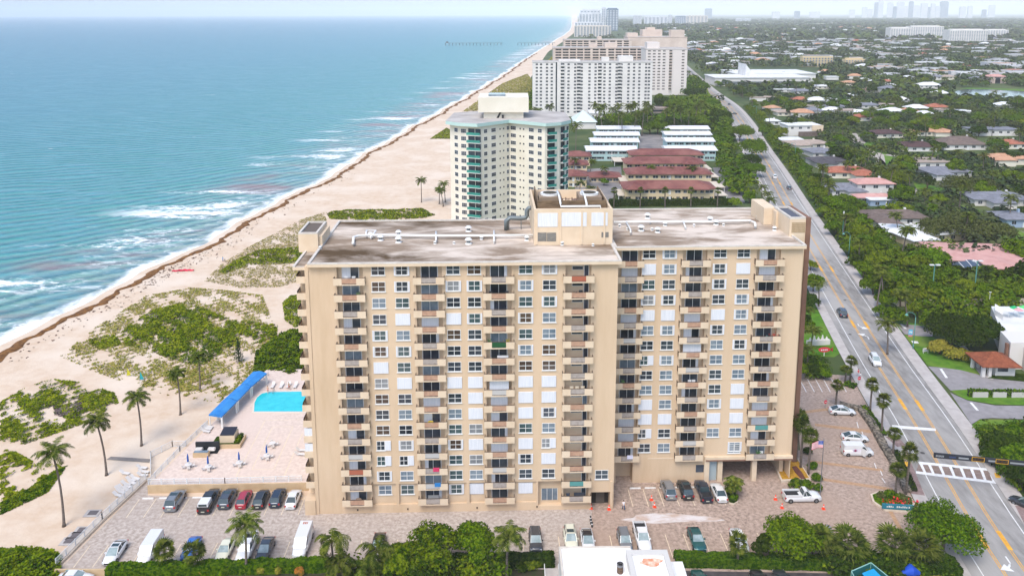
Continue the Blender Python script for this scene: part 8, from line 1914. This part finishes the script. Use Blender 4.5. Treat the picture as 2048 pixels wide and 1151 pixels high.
area_mass([(1300,192),(1395,190),(1400,222),(1430,222),(1395,160),(1375,160),(1378,190)],170,5,'dark woods right of the white slab building',98)
area_mass([(1860,608),(1700,530),(1760,500),(1880,548),(2060,560),(2060,606)],420,2.6,'court side thicket below the pink roofed house',99)
area_mass([(1600,760),(1600,715),(1640,722),(1662,752),(1640,758)],70,1.2,'clipped green shrubs at the upper lot edge',100,size=.3)
area_mass([(2000,870),(1965,862),(1975,900),(2010,960),(2060,990),(2060,860)],150,1.8,'leafy bushes along the right edge by the crossing',101,size=.3)
area_mass([(700,1170),(690,1140),(1000,1132),(1010,1170)],150,1.6,'dark undergrowth below the big leafy tree',102,size=.3)
area_mass([(1650,1150),(1660,1120),(1900,1130),(1900,1160)],90,1.7,'dark shrubs under the round fan palms',103,size=.3)
# the town beyond: more roofs than one could list, as one mass
mb=MB(); rr=random.Random(77)
for i in range(950):
    D=1000+rr.random()**1.3*8500; x=rr.uniform(.155*D+70,.665*D)
    if road_off(x,D)>-30 and D<2400: continue
    px,py=pj((x,D,0))
    if not free_street(px,py) or (1440<px<1740 and 100<py<180 and D<1300): continue
    s=rr.uniform(6,13)*(1+D/5500); d=rr.uniform(5,9)*(1+D/7000); h=rr.uniform(5.5,8.5)*(1+D/9000); a=rr.uniform(-.5,.5); mb.T=Matrix.Translation((x,D,0))@Matrix.Rotation(a,4,'Z')
    t=rr.choice((1,1,0,0,2,2,3,4,4,5)); mb.box(-s,s,-d,d,0,h,0,t,inset=0)
o=mb.build('distant_town',[mat('town_wall',S(226,226,228,.6),.9),mat('town_roof',S(240,240,240,.66),.9),HR['grey'],HR['orange'],HR['tan'],HR['peach']]); tag(o,'mostly pale roofs of the far town dotted through the woods','houses',kind='stuff')
HAZE=7e-5; HTOP=420
# ================================================================== haze
hm=bpy.data.materials.new('haze_air'); hm.use_nodes=True; N=hm.node_tree.nodes; N.remove(N['Principled BSDF'])
pv=N.new('ShaderNodeVolumePrincipled'); pv.inputs['Color'].default_value=(.93,.96,1,1); pv.inputs['Density'].default_value=HAZE; pv.inputs['Anisotropy'].default_value=-0.5
hm.node_tree.links.new(pv.outputs[0],N['Material Output'].inputs['Volume'])
mb=MB(); mb.box(-52000,62000,-420,50000,-1.5,HTOP); ho=mb.build('haze',hm); ho['kind']='stuff'; ho['label']='pale sea haze that fades the far coast'
